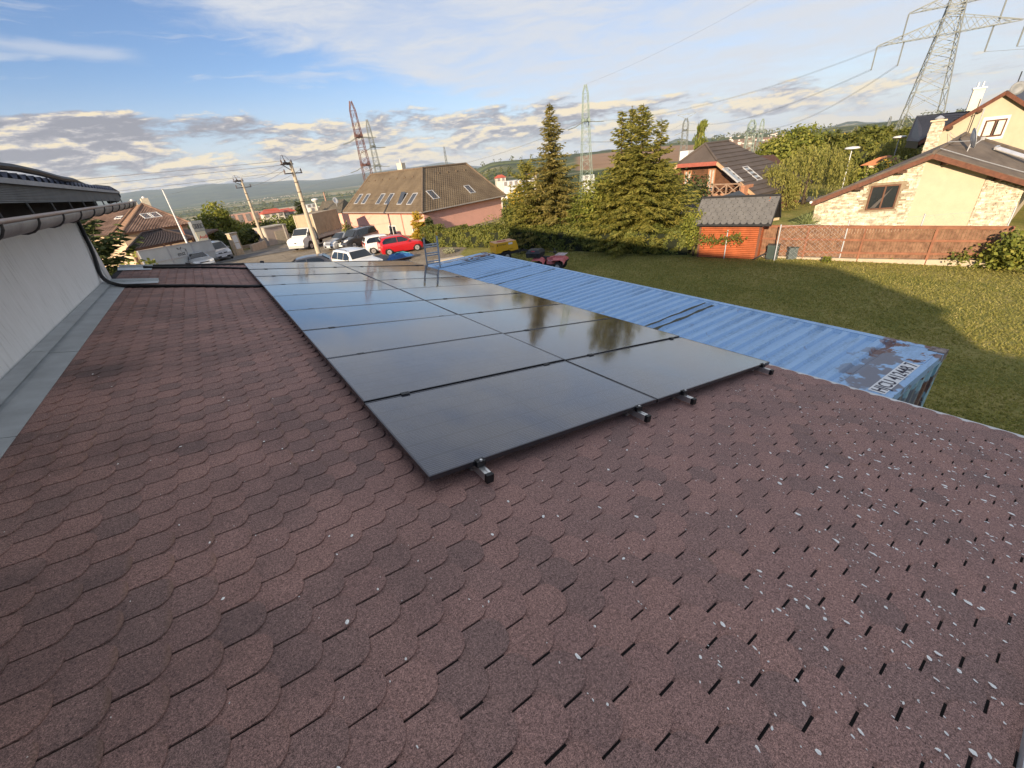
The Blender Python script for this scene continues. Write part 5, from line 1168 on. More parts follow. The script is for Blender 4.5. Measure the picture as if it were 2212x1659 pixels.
# ------------------------------------------------------------------ tall cream house behind it
def cream_house():
    d0 = 50; A = at_d(2175.3, 195.1, d0); E = at_d(1986, 305.5, 47.0)
    t = thing('cream_house', 'tall cream gabled house with black roof wing behind the stone bungalow', 'house', (A.x, A.y, -1))
    X = Vector((E.x - A.x, E.y - A.y, 0)).normalized(); bk = Vector((A.x - CAM[0], A.y - CAM[1] - 6, 0)).normalized()
    half = (Vector((E.x, E.y, 0)) - Vector((A.x, A.y, 0))).length; ER = A - X * half; ER.z = E.z
    mr = mat('cream_render_2', (.47, .40, .285), .92, .06, 1.5, .25, 60); mt = mat('black_tiles', (.030, .028, .036), .5, .3, 3, .3, 14)
    ins = .5; W0, W1 = E - X * ins, ER + X * ins; f = bk * .45; mb = MB()
    sl = (A.z - E.z) / half; zc = lambda p: A.z - .25 - sl * (Vector((p.x, p.y, 0)) - Vector((A.x, A.y, 0))).length
    pr = [Vector((W0.x, W0.y, -2)), Vector((W1.x, W1.y, -2)), Vector((W1.x, W1.y, zc(W1))), Vector((A.x, A.y, A.z - .25)), Vector((W0.x, W0.y, zc(W0)))]
    mb.prism([p + f for p in pr], bk * 8.5); mb.build('wall', mr, t)
    R2 = at_d(2093.5, 241.2, 61); F = at_d(1981, 251.5, 56); G = at_d(1959.5, 304.0, 52)
    back = bk * 10; th = Vector((0, 0, -.16)); up_ = [E, A, ER, ER + back, A + back, E + back]
    mb = MB(); fs = [[0, 1, 4, 5], [1, 2, 3, 4]]; mb.add([tuple(v) for v in up_] + [tuple(v + th) for v in up_], fs + [[i + 6 for i in f_] for f_ in fs] + [[0, 1, 7, 6], [1, 2, 8, 7]]); rf = mb.build('roof', mt, t)
    mb = MB(); mb.add([tuple(v) for v in (E, A.lerp(E, .42), R2, F, G)] + [tuple(v + Vector((.3, .1, -.5))) for v in (E, A.lerp(E, .42), R2, F, G)], [[0, 1, 2], [0, 2, 3], [0, 3, 4], [5, 6, 7], [5, 7, 8], [5, 8, 9], [2, 3, 8, 7], [3, 4, 9, 8], [4, 0, 5, 9]]); mb.build('roof_wing', mt, t)
    tiles(t, G, E, A.lerp(E, .42), F.lerp(R2, .0), 13, .3, .045, mt)
    tiles(t, F, A.lerp(E, .40), A.lerp(E, .42), R2, 6, .3, .03, mt)
    mb = MB(); mb.bar(E + Vector((0, 0, -.14)) - bk * .02, A + Vector((0, 0, -.14)) - bk * .02, .06, .24); mb.build('barge_board', M_wood_red, t)
    mb = MB(); mb.bar(A + Vector((0, 0, -.14)) - bk * .02, ER + Vector((0, 0, -.14)) - bk * .02, .06, .24); mb.build('barge_board', M_wood_red, t)
    for k in (.28, .62): p = A.lerp(E, k) + Vector((0, 0, -.34)); mb = MB(); mb.bar(p, p + bk * .5, .2); mb.build('purlin', M_wood_dk, t)
    Nn = Vector((-X.y, X.x, 0)); Nn = Nn if Nn.dot(bk) < 0 else -Nn; p0 = A + f
    a = at_wall(2116, 294.5, p0, Nn); b_ = at_wall(2160, 293, p0, Nn); c = at_wall(2124, 266.5, p0, Nn); wX = Vector((b_.x - a.x, b_.y - a.y, 0)).normalized(); ww = (b_ - a).length
    wX = wX if wX.cross(Vector((0, 0, 1))).dot(Nn) > 0 else -wX; h = max(1.1, c.z - a.z)
    st = a if (b_ - a).dot(wX) > 0 else b_; st = Vector((st.x, st.y, min(a.z, b_.z)))
    mb = MB(); q = lambda x, n, z: st + wX * x + Nn * n + Vector((0, 0, z)); mb.hexa([q(-.2, .03, -.2), q(ww + .2, .03, -.2), q(ww + .2, 0, -.2), q(-.2, 0, -.2), q(-.2, .03, h + .2), q(ww + .2, .03, h + .2), q(ww + .2, 0, h + .2), q(-.2, 0, h + .2)]); mb.build('window_surround', M_wfr, t)
    window(t, st + Nn * .04, wX, ww, h, mat('window_brown', (.13, .06, .035), .6), M_glass, mull=2, curtain=lambda s: s < .42 or s > .6)
    # chimneys
    c1 = at_d(2116, 191, 58); mb = MB(); mb.box((c1.x, c1.y, c1.z - 2.2), (.55, .7, 4.4), .3); ch = mb.build('chimney', mat('white_chimney', (.66, .60, .50), .85, .08, 4), t)
    mb = MB(); mb.box((c1.x, c1.y, c1.z + .02), (.7, .85, .1), .3); mb.build('chimney_cap', M_wfr, ch)
    for dy in (-.15, .15): mb = MB(); mb.tube([(c1.x, c1.y + dy, c1.z), (c1.x, c1.y + dy, c1.z + .45)], .07, 8); mb.build('flue', M_galv, ch)
    c2 = at_d(2028, 262, 45); hh = c2.z + 1.5; mb = MB(); mb.box((c2.x, c2.y, c2.z - 1.6), (.62, .62, 3.2), .2); ch = mb.build('chimney', mat('cream_render_2', (.6, .5, .36)), t, label='stone clad chimney in front of the black roof')
    rr = random.Random(5); mb = MB(); Rz = Matrix.Rotation(.2, 4, 'Z')
    for k in range(26):
        z = c2.z - 2.9 + k * .11
        for (ux, uy) in ((-1, 0), (0, -1), (0, 1), (1, 0)):
            s = -.33
            while s < .3:
                L = rr.uniform(.12, .3); e = min(s + L - .01, .33); d = .31 + .03 * rr.random(); tx, ty = -uy, ux; m_ = (s + e) / 2; p = Rz @ Vector((ux * d + tx * m_, uy * d + ty * m_, 0)); mb.box((c2.x + p.x, c2.y + p.y, z), (abs(tx) * (e - s) + abs(ux) * .05, abs(ty) * (e - s) + abs(uy) * .05, .095), .2); s += L
    mb.build('stone_cladding', MATS['pale_stone'], ch, kind='stuff', fix=False)
    mb = MB(); mb.box((c2.x, c2.y, c2.z + .05), (.85, .85, .09), .2); mb.build('chimney_cap', mat('cap_buff', (.62, .50, .34), .85), ch)
    mb = MB(); mb.lathe((c2.x, c2.y, c2.z + .09), [(.2, 0), (.26, .1), (.1, .22), (0, .26)], 10); mb.build('flue', M_galv, ch, smooth=True)
    # aerial mast with dish on the ridge, second mast at the barge
    b0 = at_d(2190, 199.3, 51); tp = z_over(2206.8, 154.2, b0.x, b0.y); mb = MB(); mb.tube([b0 + Vector((0, 0, -.6)), Vector((b0.x, b0.y, tp))], .035, 6); mb.build('aerial_mast', M_dk, t)
    mb = MB(); mb.lathe((0, 0, 0), [(0, .08), (.25, .06), (.42, 0), (.42, .02)], 16, 'Y'); dc = at_d(2199, 190.5, 50.6); mw = Matrix.Translation(dc) @ Matrix.Rotation(R(-60), 4, 'Z'); mb.v = [tuple(mw @ Vector(v)) for v in mb.v]; mb.build('satellite_dish', mat('dish_dark', (.20, .21, .22), .5), t, smooth='all')
    p = at_wall(2101, 240, p0, Nn); mb = MB(); mb.tube([p + Nn * .3 + Vector((0, 0, -3.4)), p + Nn * .3, p + Nn * .3 + Vector((0, 0, .7))], .03, 6); mb.bar(p + Nn * .3 + Vector((0, 0, -.3)), p + Vector((0, 0, -.3)), .03); mb.build('aerial_mast', M_dk, t)
    mb = MB(); k = p + Nn * .32 + Vector((0, 0, -1.6)); mb.tube([k, k + X * .8 + Vector((0, 0, .05)), k + X * 1.3 + Vector((0, 0, .4)), k + X * 1.0 + Vector((0, 0, -.35)), k + X * .7], .022, 5); mb.build('aerial', M_grey_fr, t)
cream_house()

# ------------------------------------------------------------------ brown timber house with the balcony
def timber_house():
    p0 = at_d(1540, 414, 42); X0 = p0.x; wl = lambda px, py, off=0: at_wall(px, py, (X0 + off, 0, 0), (1, 0))
    t = thing('timber_house', 'dark timber house with half hipped brown roof and crossed balcony rail', 'house', (X0, p0.y, -2))
    FL = wl(1464.3, 354.5, -.7); FR = wl(1548.6, 347.0, -.7); BR = wl(1600.5, 393, -.7); ze = (FL.z + FR.z) / 2; FL.z = FR.z = ze; ym = (FL.y + FR.y) / 2
    RL = at_wall(1523.3, 311.4, (0, ym, 0), (0, 1)); RR = at_wall(1574, 303.9, (0, ym, 0), (0, 1)); zr = RL.z; RR.z = zr; RR.x = max(RR.x, RL.x + 3)
    sl = (ze - BR.z) / (FR.y - BR.y); yE = FR.y - 3.6 ; zE = ze - sl * 3.6; yW = FL.y + 3.6
    xb = max(RR.x + 4, X0 + 9)
    m = mat('slate_brown', (.088, .070, .060), .75, .2, .8, .3, 16); mf = mat('fascia_red', (.34, .10, .07), .6, .15, 5)
    V = [FL, FR, Vector((FL.x, yE, zE)), Vector((xb, yE, zE)), Vector((xb, yW, zE)), Vector((FL.x, yW, zE)), RL, RR]
    mb = MB(); fs = [[0, 1, 6], [1, 2, 3, 7, 6], [3, 4, 7], [4, 5, 0, 6, 7]]; th = Vector((0, 0, -.15)); mb.add([tuple(v) for v in V] + [tuple(v + th) for v in V], fs + [[i + 8 for i in f] for f in fs] + [[0, 1, 9, 8], [1, 2, 10, 9], [2, 3, 11, 10], [5, 0, 8, 13]]); mb.build('roof', m, t)
    nr = (V[2] - FR).cross(RL - FR).normalized(); nr = nr if nr.z > 0 else -nr
    n = 13
    for i in range(n):
        a = zE + (zr - zE) * i / n; b_ = zE + (zr - zE) * (i + 1.08) / n
        def edge(z):
            k = (z - zE) / (zr - zE)
            if z <= ze: xl = FL.x
            else: xl = lerp(FR.x, RL.x, (z - ze) / (zr - ze))
            y = lerp(yE, FR.y, (z - zE) / (ze - zE)) if z <= ze else lerp(FR.y, ym, (z - ze) / (zr - ze))
            return xl, lerp(xb, RR.x, k), y
        b_ = min(b_, zr); l0, r0, y0 = edge(a); l1, r1, y1 = edge(b_); mb = MB(); A_, B_, C_, D_ = Vector((l0, y0, a)), Vector((r0, y0, a)), Vector((r1, y1, b_)), Vector((l1, y1, b_))
        mb.hexa([A_ + nr * .005, B_ + nr * .005, C_ + nr * .002, D_ + nr * .002, A_ + nr * .075, B_ + nr * .075, C_ + nr * .02, D_ + nr * .02]); mb.build('tile_course', m, t)
    for a, c in ((RL, RR), (FR, RL), (FL, RL)): mb = MB(); mb.tube([a + Vector((0, 0, .04)), c + Vector((0, 0, .05))], .09, 7); mb.build('ridge_cap', m, t, smooth=True)
    mb = MB(); mb.bar(FL + Vector((-.03, 0, -.17)), FR + Vector((-.03, 0, -.17)), .06, .3); mb.build('fascia', mf, t)
    mb = MB(); mb.bar(FR + Vector((-.02, 0, -.15)), V[2] + Vector((-.02, 0, -.15)), .05, .24); mb.build('barge_board', mat('barge_tan', (.46, .30, .18), .7, .2, 5), t)
    mb = MB(); mb.bar(FL + Vector((-.02, 0, -.15)), V[5] + Vector((-.02, 0, -.15)), .05, .24); mb.build('barge_board', MATS['barge_tan'], t)
    zf = p0.z - .05; wr = yE + .6; wy0 = yW - .6
    # gable wall: timber boards above, render below
    mb = MB(); pr = [(wr, zf), (wr, zE + .1), (FR.y - .05, ze - .2), (FL.y + .05, ze - .2), (wy0, zE + .1), (wy0, zf)]; mb.prism([Vector((X0 + .04, y, z)) for y, z in pr], Vector((8.5, 0, 0))); mb.build('upper_wall', M_wood_dk, t)
    mb = MB(); mb.hexa([(X0 + .05, wr, -4), (X0 + 8.5, wr, -4), (X0 + 8.5, wy0, -4), (X0 + .05, wy0, -4), (X0 + .05, wr, zf), (X0 + 8.5, wr, zf), (X0 + 8.5, wy0, zf), (X0 + .05, wy0, zf)]); mb.build('lower_wall', mat('rust_render', (.42, .22, .13), .9, .15, 2), t)
    z = zf + .01; k = 0
    m_b = mat('brown_board', (.11, .050, .024), .7, .3, 3, .3, 30, island=.22)
    while z < ze - .3:
        yr = lerp(wr, FR.y - .05, max(0, (z - zE) / (ze - zE))) if z > zE else wr; yl = lerp(wy0, FL.y + .05, max(0, (z - zE) / (ze - zE))) if z > zE else wy0
        mb = MB(); mb.hexa([(X0 - .01, yr, z), (X0 + .04, yr, z), (X0 + .04, yl, z), (X0 - .01, yl, z), (X0 + .008, yr, z + .15), (X0 + .04, yr, z + .15), (X0 + .04, yl, z + .15), (X0 + .008, yl, z + .15)]); mb.build('board', m_b, t); z += .155
    md = mat('door_frame_tan', (.42, .20, .10), .7, .2, 6)
    for (px, pz, w_) in (((1526.1, 1541.1), (365.7, 414.4), None), ((1476, 1491), (369.5, 412), None)):
        a = wl(px[0], pz[1]); b_ = wl(px[1], pz[1]); c = wl(px[0], pz[0]); w_ = abs(a.y - b_.y); window(t, (X0 - .02, max(a.y, b_.y), zf + .02), (0, -1, 0), w_, max(1.7, c.z - zf), md, mat('lace_pane', (.40, .41, .37), .35, .25, 9), mull=2, name='balcony_door', depth=.07)
    # balcony
    xb0 = X0 - 1.25; ty = wl(1487, 401, -1.25); tr = wl(1601, 395.7, -1.25); zt_ = (ty.z + tr.z) / 2; bl = wl(1494, 418.5, -1.25).z; zb_ = zt_ - .95
    ya, yb = ty.y + 2.2, tr.y; mr = mat('rail_timber', (.30, .20, .14), .75, .25, 5)
    mb = MB(); mb.hexa([(xb0 - .05, yb, zb_ - .32), (X0, yb, zb_ - .32), (X0, ya, zb_ - .32), (xb0 - .05, ya, zb_ - .32), (xb0 - .05, yb, zb_ - .12), (X0, yb, zb_ - .12), (X0, ya, zb_ - .12), (xb0 - .05, ya, zb_ - .12)]); mb.build('balcony_slab', mat('slab_cream', (.55, .47, .36), .85, .15, 4), t)
    n = 6
    for zz, nm in ((zt_, 'rail'), (zb_ + .08, 'rail')): mb = MB(); mb.bar((xb0, ya, zz), (xb0, yb, zz), .10, .09); mb.build(nm, mr, t)
    for i in range(n + 1):
        y = lerp(ya, yb, i / n); mb = MB(); mb.bar((xb0, y, zb_ - .1), (xb0, y, zt_ - .05), .10); mb.build('baluster', mr, t)
        if i < n:
            y2 = lerp(ya, yb, (i + 1) / n)
            mb = MB(); mb.bar((xb0 - .02, y - .06, zb_ + .12), (xb0 - .02, y2 + .06, zt_ - .06), .05, .08); mb.build('cross_brace', mr, t)
            mb = MB(); mb.bar((xb0 + .04, y - .06, zt_ - .06), (xb0 + .04, y2 + .06, zb_ + .12), .05, .08); mb.build('cross_brace', mr, t)
    mb = MB(); mb.hexa([(X0 - 1.3, yb - .35, -3), (X0, yb - .35, -3), (X0, yb - .02, -3), (X0 - 1.3, yb - .02, -3), (X0 - 1.3, yb - .35, zt_ - .15), (X0, yb - .35, zt_ - .15), (X0, yb - .02, zt_ - .15), (X0 - 1.3, yb - .02, zt_ - .15)]); mb.build('side_pier', mat('brick_pier', (.40, .19, .11), .85, .3, 8), t)
    def onp(px, py):
        d = ray(px, py); nn = np.array(nr); return Vector(CV + d * (nn @ (np.array(FR) - CV) / (nn @ d)))
    Y = nr.cross(Vector((1, 0, 0))); Y = Y if Y.z > 0 else -Y
    for x, y in ((1582, 383), (1624, 379.5)): skylight(t, onp(x, y - 4), Vector((1, 0, 0)), Y, .85, 1.75, M_grey_fr, glass_mat('pale_skylight', (.25, .28, .30), .05), proud=.10)
    c = at_d(1484, 325.5, 47); mb = MB(); mb.box((c.x, c.y, c.z - .9), (1.0, .8, 1.8), .1); ch = mb.build('chimney', M_wfr, t)
    mb = MB(); mb.box((c.x + .75, c.y, c.z - 1.0), (.5, .7, 1.7), .1); mb.build('flue_stack', mat('tan_flue', (.45, .28, .15), .85), ch)
timber_house()
def low_roof(name, label, poly, col, d_eave, base=-1.2):
    P = [at_d(*p) for p in poly]; t = thing(name, label, 'roof shelter', (P[0].x, P[0].y, base)); m = mat(name + '_tiles', col, .6, .25, 4, .4, 22); th = Vector((0, 0, -.1)); k = len(P)
    mb = MB(); mb.add([tuple(p) for p in P] + [tuple(p + th) for p in P], [list(range(k)), list(range(k, 2 * k))] + [[i, (i + 1) % k, k + (i + 1) % k, k + i] for i in range(k)]); mb.build('roof', m, t)
    return t, P, m
t, P, m = low_roof('pavilion', 'low garden pavilion with a dark navy tiled roof left of the orange shed', [(1441.9, 455, 33), (1487, 439.5, 35.5), (1540, 437, 35.5), (1545, 470, 31.8), (1505, 474, 31.8)], (.026, .03, .05), 33)
tiles(t, P[4], P[3], P[2], P[1], 14, .25, .03, m)
for p in (P[0], P[3], P[4]): mb = MB(); mb.bar((p.x + .2, p.y, -1.3), (p.x + .2, p.y, p.z - .1), .14); mb.build('post', M_wood_red, t)
mb = MB(); mb.bar(P[0] + Vector((0, 0, -.2)), P[4] + Vector((0, 0, -.2)), .1, .18); mb.build('eave_board', M_wood_red, t)
mb = MB(); mb.bar(P[4] + Vector((0, 0, -.2)), P[3] + Vector((0, 0, -.2)), .1, .18); mb.build('eave_board', M_wood_red, t)
t, P, m = low_roof('summer_house', 'dark hip roof peeping over the ridge of the orange shed', [(1545, 428, 34), (1597.3, 411.6, 36), (1614, 423, 33), (1600, 440, 33)], (.045, .052, .056), 33)
for p in (P[0], P[2], P[3]): mb = MB(); mb.bar((p.x, p.y, -1.3), (p.x, p.y, p.z - .1), .14); mb.build('post', M_wood_dk, t)

# ------------------------------------------------------------------ street lamps, yard walls and small yard things
def lamp(px, py, d, label):
    h = at_d(px, py, d); b = hgt(h.x, h.y); t = thing('street_lamp', label, 'street lamp', (h.x, h.y, b), 'street lamps among the trees')
    mb = MB(); mb.tube([(h.x, h.y, b), (h.x, h.y, b + 1.5), (h.x, h.y, h.z - .1)], [.06, .05, .035], 8); mb.build('pole', M_galv, t, smooth=True)
    mb = MB(); mb.lathe((h.x, h.y, h.z - .1), [(.06, 0), (.42, .06), (.50, .10), (.50, .16), (.38, .22), (0, .25)], 14); mb.build('lamp_head', M_wfr, t, smooth=True)
lamp(1841, 321.0, 46, 'nearer disc headed street lamp left of the stone clad gable'); lamp(1943.4, 296.9, 56, 'farther disc headed street lamp beside the black roof wing')
M_conc = mat('concrete', (.40, .36, .30), .9, .2, 2, .35, 25); M_buff = mat('buff_stone', (.50, .39, .26), .88, .25, 4, .3, 25)
def yard_wall():
    pts = [(496.5, 536.5), (530, 530), (576.5, 522.1), (615, 514), (654.0, 506.6)]; P = [at_z(x, y, -.75) for x, y in pts]
    t = thing('yard_wall', 'low stone retaining wall edging the gravel road beyond the yard', 'wall', (P[0].x, P[0].y, -1)); rr = random.Random(3); m = mat('kerb_stone', (.30, .24, .17), .9, .3, 3, .5, 20, island=.2)
    for a, b_ in zip(P, P[1:]):
        n = max(2, int((b_ - a).length / 1.0))
        for i in range(n):
            p, q = a.lerp(b_, i / n), a.lerp(b_, (i + .97) / n)
            for r in (0, 1): mb = MB(); o = Vector((0, 0, .22 * r)); mb.bar(p + Vector((0, 0, -.28)) + o, q + Vector((0, 0, -.28 + rr.uniform(-.02, .02))) + o, .32 + .05 * rr.random(), .205, up=(0, 0, 1)); mb.build('stone', m, t)
yard_wall()
def gate_pillar():
    a = at_d(506.4, 533.4, 58); b_ = at_d(521.3, 529.0, 58.6); tl = at_d(495.9, 506.2, 58); X = Vector((b_.x - a.x, b_.y - a.y, 0)); w = X.length; X.normalize(); N = Vector((X.y, -X.x, 0)); zt = tl.z; zb = -1.8
    t = thing('meter_pillar', 'buff stone meter pillar with two white doors in front of the hedge garden', 'pillar', (a.x, a.y, zb)); q = lambda x, n, z: Vector((a.x, a.y, 0)) + X * x + N * n + Vector((0, 0, z))
    bx = lambda x0, x1, n0, n1, z0, z1: MB().hexa([q(x0, n1, z0), q(x1, n1, z0), q(x1, n0, z0), q(x0, n0, z0), q(x0, n1, z1), q(x1, n1, z1), q(x1, n0, z1), q(x0, n0, z1)])
    bx(0, w, -.5, 0, zb, zt).build('pillar', M_buff, t); bx(-.06, w + .06, -.56, .06, zt + .003, zt + .1).build('capstone', M_conc, t)
    for z0, z1 in ((zt - .95, zt - .2), (zt - 1.65, zt - 1.02)): bx(.18, w - .18, .003, .03, z0, z1).build('meter_door', M_wfr, t)
    for (p0, p1, h, l) in (((540, 528), (570, 519), .9, 'buff rendered garden wall right of the meter pillar'), ((450, 541), (495, 531.5), 1.0, 'buff rendered garden wall left of the meter pillar')):
        A, B = at_d(*p0, 60), at_d(*p1, 63); A.z = B.z = -1.2; mb = MB(); mb.bar(A + Vector((0, 0, -.2 + h / 2)), B + Vector((0, 0, -.2 + h / 2)), .25, h + .6); w_ = mb.build('garden_wall', mat('buff_render', (.50, .38, .27), .9, .15, 2)); tag(w_, l, 'wall')
gate_pillar()
def kiosk():
    a = at_d(591.7, 514.5, 66); b_ = at_d(620.3, 510.3, 67); X = Vector((b_.x - a.x, b_.y - a.y, 0)); X.normalize(); N = Vector((X.y, -X.x, 0)); zt = z_over(576, 493.4, *at_d(582, 514, 66)[:2]); zb = -3
    o = at_d(578, 515, 66); q = lambda x, n, z: Vector((o.x, o.y, 0)) + X * x + N * n + Vector((0, 0, z)); L = 3.1
    t = thing('pale_outbuilding', 'small pale flat roofed outbuilding with a garage door beyond the road', 'outbuilding', (o.x, o.y, zb))
    mb = MB(); mb.hexa([q(0, 0, zb), q(L, 0, zb), q(L, -2.4, zb), q(0, -2.4, zb), q(0, 0, zt), q(L, 0, zt), q(L, -2.4, zt), q(0, -2.4, zt)]); mb.build('wall', mat('rose_render', (.52, .42, .35), .9, .1, 2), t)
    mb = MB(); mb.hexa([q(-.1, .1, zt + .002), q(L + .1, .1, zt + .002), q(L + .1, -2.5, zt + .002), q(-.1, -2.5, zt + .002), q(-.1, .1, zt + .14), q(L + .1, .1, zt + .14), q(L + .1, -2.5, zt + .14), q(-.1, -2.5, zt + .14)]); mb.build('flat_roof', M_conc, t)
    mb = MB(); mb.hexa([q(1.2, .03, zb), q(2.6, .03, zb), q(2.6, .003, zb), q(1.2, .003, zb), q(1.2, .03, zt - .55), q(2.6, .03, zt - .55), q(2.6, .003, zt - .55), q(1.2, .003, zt - .55)]); mb.build('door', mat('cream_door', (.55, .46, .33), .7), t)
    mb = MB(); mb.bar(q(L + .1, 0, zb + .7), q(L + 2.6, -.6, zb + .7), .06, 1.3); tag(mb.build('steel_gate', mat('gate_grey', (.22, .26, .30), .6)), 'grey steel gate beside the pale outbuilding', 'gate')
    for i, ((bx, by), (tx, ty), l) in enumerate((((578.2, 517), (569.8, 491.7), 'left of the pale outbuilding'), ((618.7, 510.3), (610.2, 485), 'right of the pale outbuilding'), ((659.1, 498.5), (651.5, 478.3), 'upright beside the truck'), ((638.9, 506.1), (651.5, 478.3), 'leaning as a brace beside the truck'))):
        B = at_d(bx, by, 64); T_ = at_d(tx, ty, 64 if i < 3 else 64.2); mb = MB(); mb.bar(B + Vector((0, 0, -.4)), T_ if i == 3 else Vector((B.x, B.y, T_.z)), .13)
        tag(mb.build('concrete_post', M_conc), 'slim concrete fence post ' + l, 'post', 'concrete posts beyond the road')
kiosk()
def yard_bits():
    # stones and a kerb where gravel meets grass, the water butts, a lump of white stone
    t = thing('water_butt', 'dark green water butt by the left end of the board fence', 'water butt', at_z(1668, 562, -.5)); b = at_z(1668, 562, -.5)
    mb = MB(); mb.box((b.x + .25, b.y + .15, -.15), (.5, .5, .7), .3); mb.build('tub', mat('butt_green', (.03, .05, .045), .5, .2, 5), t); mb = MB(); mb.box((b.x + .25, b.y + .15, .21), (.54, .54, .04), .3); mb.build('lid', mat('butt_lid', (.05, .07, .065), .5), t)
    b = at_z(1706, 560, -.5); t = thing('water_butt', 'grey green crate right of the wire post by the board fence', 'crate', b); mb = MB(); mb.box((b.x + .3, b.y + .15, -.22), (.75, .4, .56), .7); mb.build('tub', mat('butt_grey', (.08, .10, .10), .6, .2, 5), t); mb = MB(); mb.box((b.x + .3, b.y + .15, .075), (.8, .45, .03), .7); mb.build('lid', MATS['butt_lid'], t)
    b = at_z(1655, 562, -.5); mb = MB(); mb.bar(b + Vector((-.4, .5, .05)), b + Vector((.25, -.1, .5)), .05); mb.bar(b + Vector((.25, -.1, .5)), b + Vector((.35, -.1, 0)), .05); mb.bar(b + Vector((-.1, .2, .25)), b + Vector((.1, -.1, 0)), .04); tag(mb.build('hand_cart', M_dk), 'dark tubular cart handle leaning beside the green water butt', 'hand cart')
    b = at_z(2139, 557, -.35); mb = MB(); mb.lathe((b.x, b.y, b.z - .05), [(.22, 0), (.2, .08), (.1, .15), (0, .17)], 9); tag(mb.build('white_stone', M_white, smooth=True), 'white stone on the kerb at the right end of the board fence', 'stone')
    a = at_z(1950, 564.5, -.5); c = at_z(2136, 562, -.45); mb = MB()
    kt = thing('garden_kerb', 'pale concrete kerb along the grass below the right part of the board fence', 'kerb', a)
    for i in range(6): mb = MB(); mb.bar(a.lerp(c, i / 6 + .004) + Vector((0, 0, .0)), a.lerp(c, (i + 1) / 6 - .004), .22, .3); mb.build('kerb_stone', mat('plinth', (.46, .38, .28), .9), kt)
    a = at_z(940, 566, -.3); b = at_z(1000, 556, -.35); mb = MB(); mb.bar(a + Vector((0, 0, .02)), b + Vector((0, 0, .02)), .5, .22); tag(mb.build('stone_slab', M_conc), 'long pale stone slab at the gravel edge behind the ladder', 'slab')
    c = at_z(835, 561, -.3); t = thing('tarpaulin_load', 'heap under grey and blue tarpaulins behind the far roof edge', 'tarpaulin', c); rr = random.Random(6)
    for (o, sz, m, nm) in (((-.5, .1, 0), (1.5, .9, .42), mat('tarp_grey', (.20, .19, .18), .7, .3, 4), 'grey_tarpaulin'), ((.95, -.2, 0), (1.9, .8, .36), mat('tarp_blue', (.03, .12, .33), .5, .25, 4), 'blue_tarpaulin')):
        mb = MB(); n = 10; vs = []
        for i in range(n + 1):
            for j in range(n + 1):
                x, y = i / n * 2 - 1, j / n * 2 - 1; h = max(0, 1 - max(abs(x), abs(y)) ** 3) * (.75 + .35 * rr.random()); vs.append((c.x + o[0] + x * sz[0] / 2 * 1.2, c.y + o[1] + y * sz[1] / 2 * 1.2, c.z + h * sz[2]))
        mb.add(vs, [[i * (n + 1) + j, (i + 1) * (n + 1) + j, (i + 1) * (n + 1) + j + 1, i * (n + 1) + j + 1] for i in range(n) for j in range(n)]); mb.build(nm, m, t)
    mb = MB(); mb.tube([c + Vector((.3, -.5, .2)), c + Vector((.8, -.35, .40)), c + Vector((1.3, -.3, .38)), c + Vector((1.8, -.5, .2))], .03, 5); mb.build('strap', mat('strap_teal', (.12, .40, .48), .6), t)
yard_bits()
# ------------------------------------------------------------------ vehicles
def paint(name, col, rough=.28, metal=.0): return mat(name, col, rough, .04, 1.5, metal=metal, spec=.6, coat=.7)
M_plate = mat('plate_white', (.72, .72, .70), .5); M_lampw = mat('lamp_clear', (.62, .62, .60), .12, .1, 20, spec=.8); M_lampr = mat('lamp_red', (.45, .03, .02), .2); M_lampo = mat('lamp_orange', (.70, .22, .03), .25)
M_trim = mat('trim_black', (.015, .015, .016), .5, .2, 8); M_rim = mat('rim_silver', (.55, .55, .54), .35, .15, 10, metal=.4)
M_carglass = glass_mat('car_glass', (.014, .018, .022), .05)
def wheel(root, c, r, w, side):
    mb = MB(); mb.lathe((c[0], c[1], c[2]), [(r * .62, -w / 2), (r * .93, -w / 2), (r, -w * .3), (r, w * .3), (r * .93, w / 2), (r * .62, w / 2)], 22, 'Y'); wl = mb.build('wheel', M_tyre, root, smooth=True)
    y = c[1] + side * w * .42; mb = MB()
    mb.lathe((c[0], y - side * .03, c[2]), [(0, 0), (r * .64, 0)], 18, 'Y')
    mb2 = MB()
    for k in range(8):
        a = k * math.pi / 4; ca, sa = math.cos(a), math.sin(a); p = lambda rr, t: (c[0] + rr * ca - t * sa, y, c[2] + rr * sa + t * ca)
        mb2.hexa([p(.02, -.05 * r / .3), p(r * .6, -.07 * r / .3), p(r * .6, .07 * r / .3), p(.02, .05 * r / .3)] + [(q[0], q[1] + side * .02, q[2]) for q in (p(.02, -.05 * r / .3), p(r * .6, -.07 * r / .3), p(r * .6, .07 * r / .3), p(.02, .05 * r / .3))])
    mb2.lathe((c[0], y, c[2]), [(r * .58, -.012), (r * .66, -.012), (r * .66, .012), (r * .58, .012)], 18, 'Y'); mb2.build('rim', M_rim, wl); mb.build('hub', M_trim, wl)
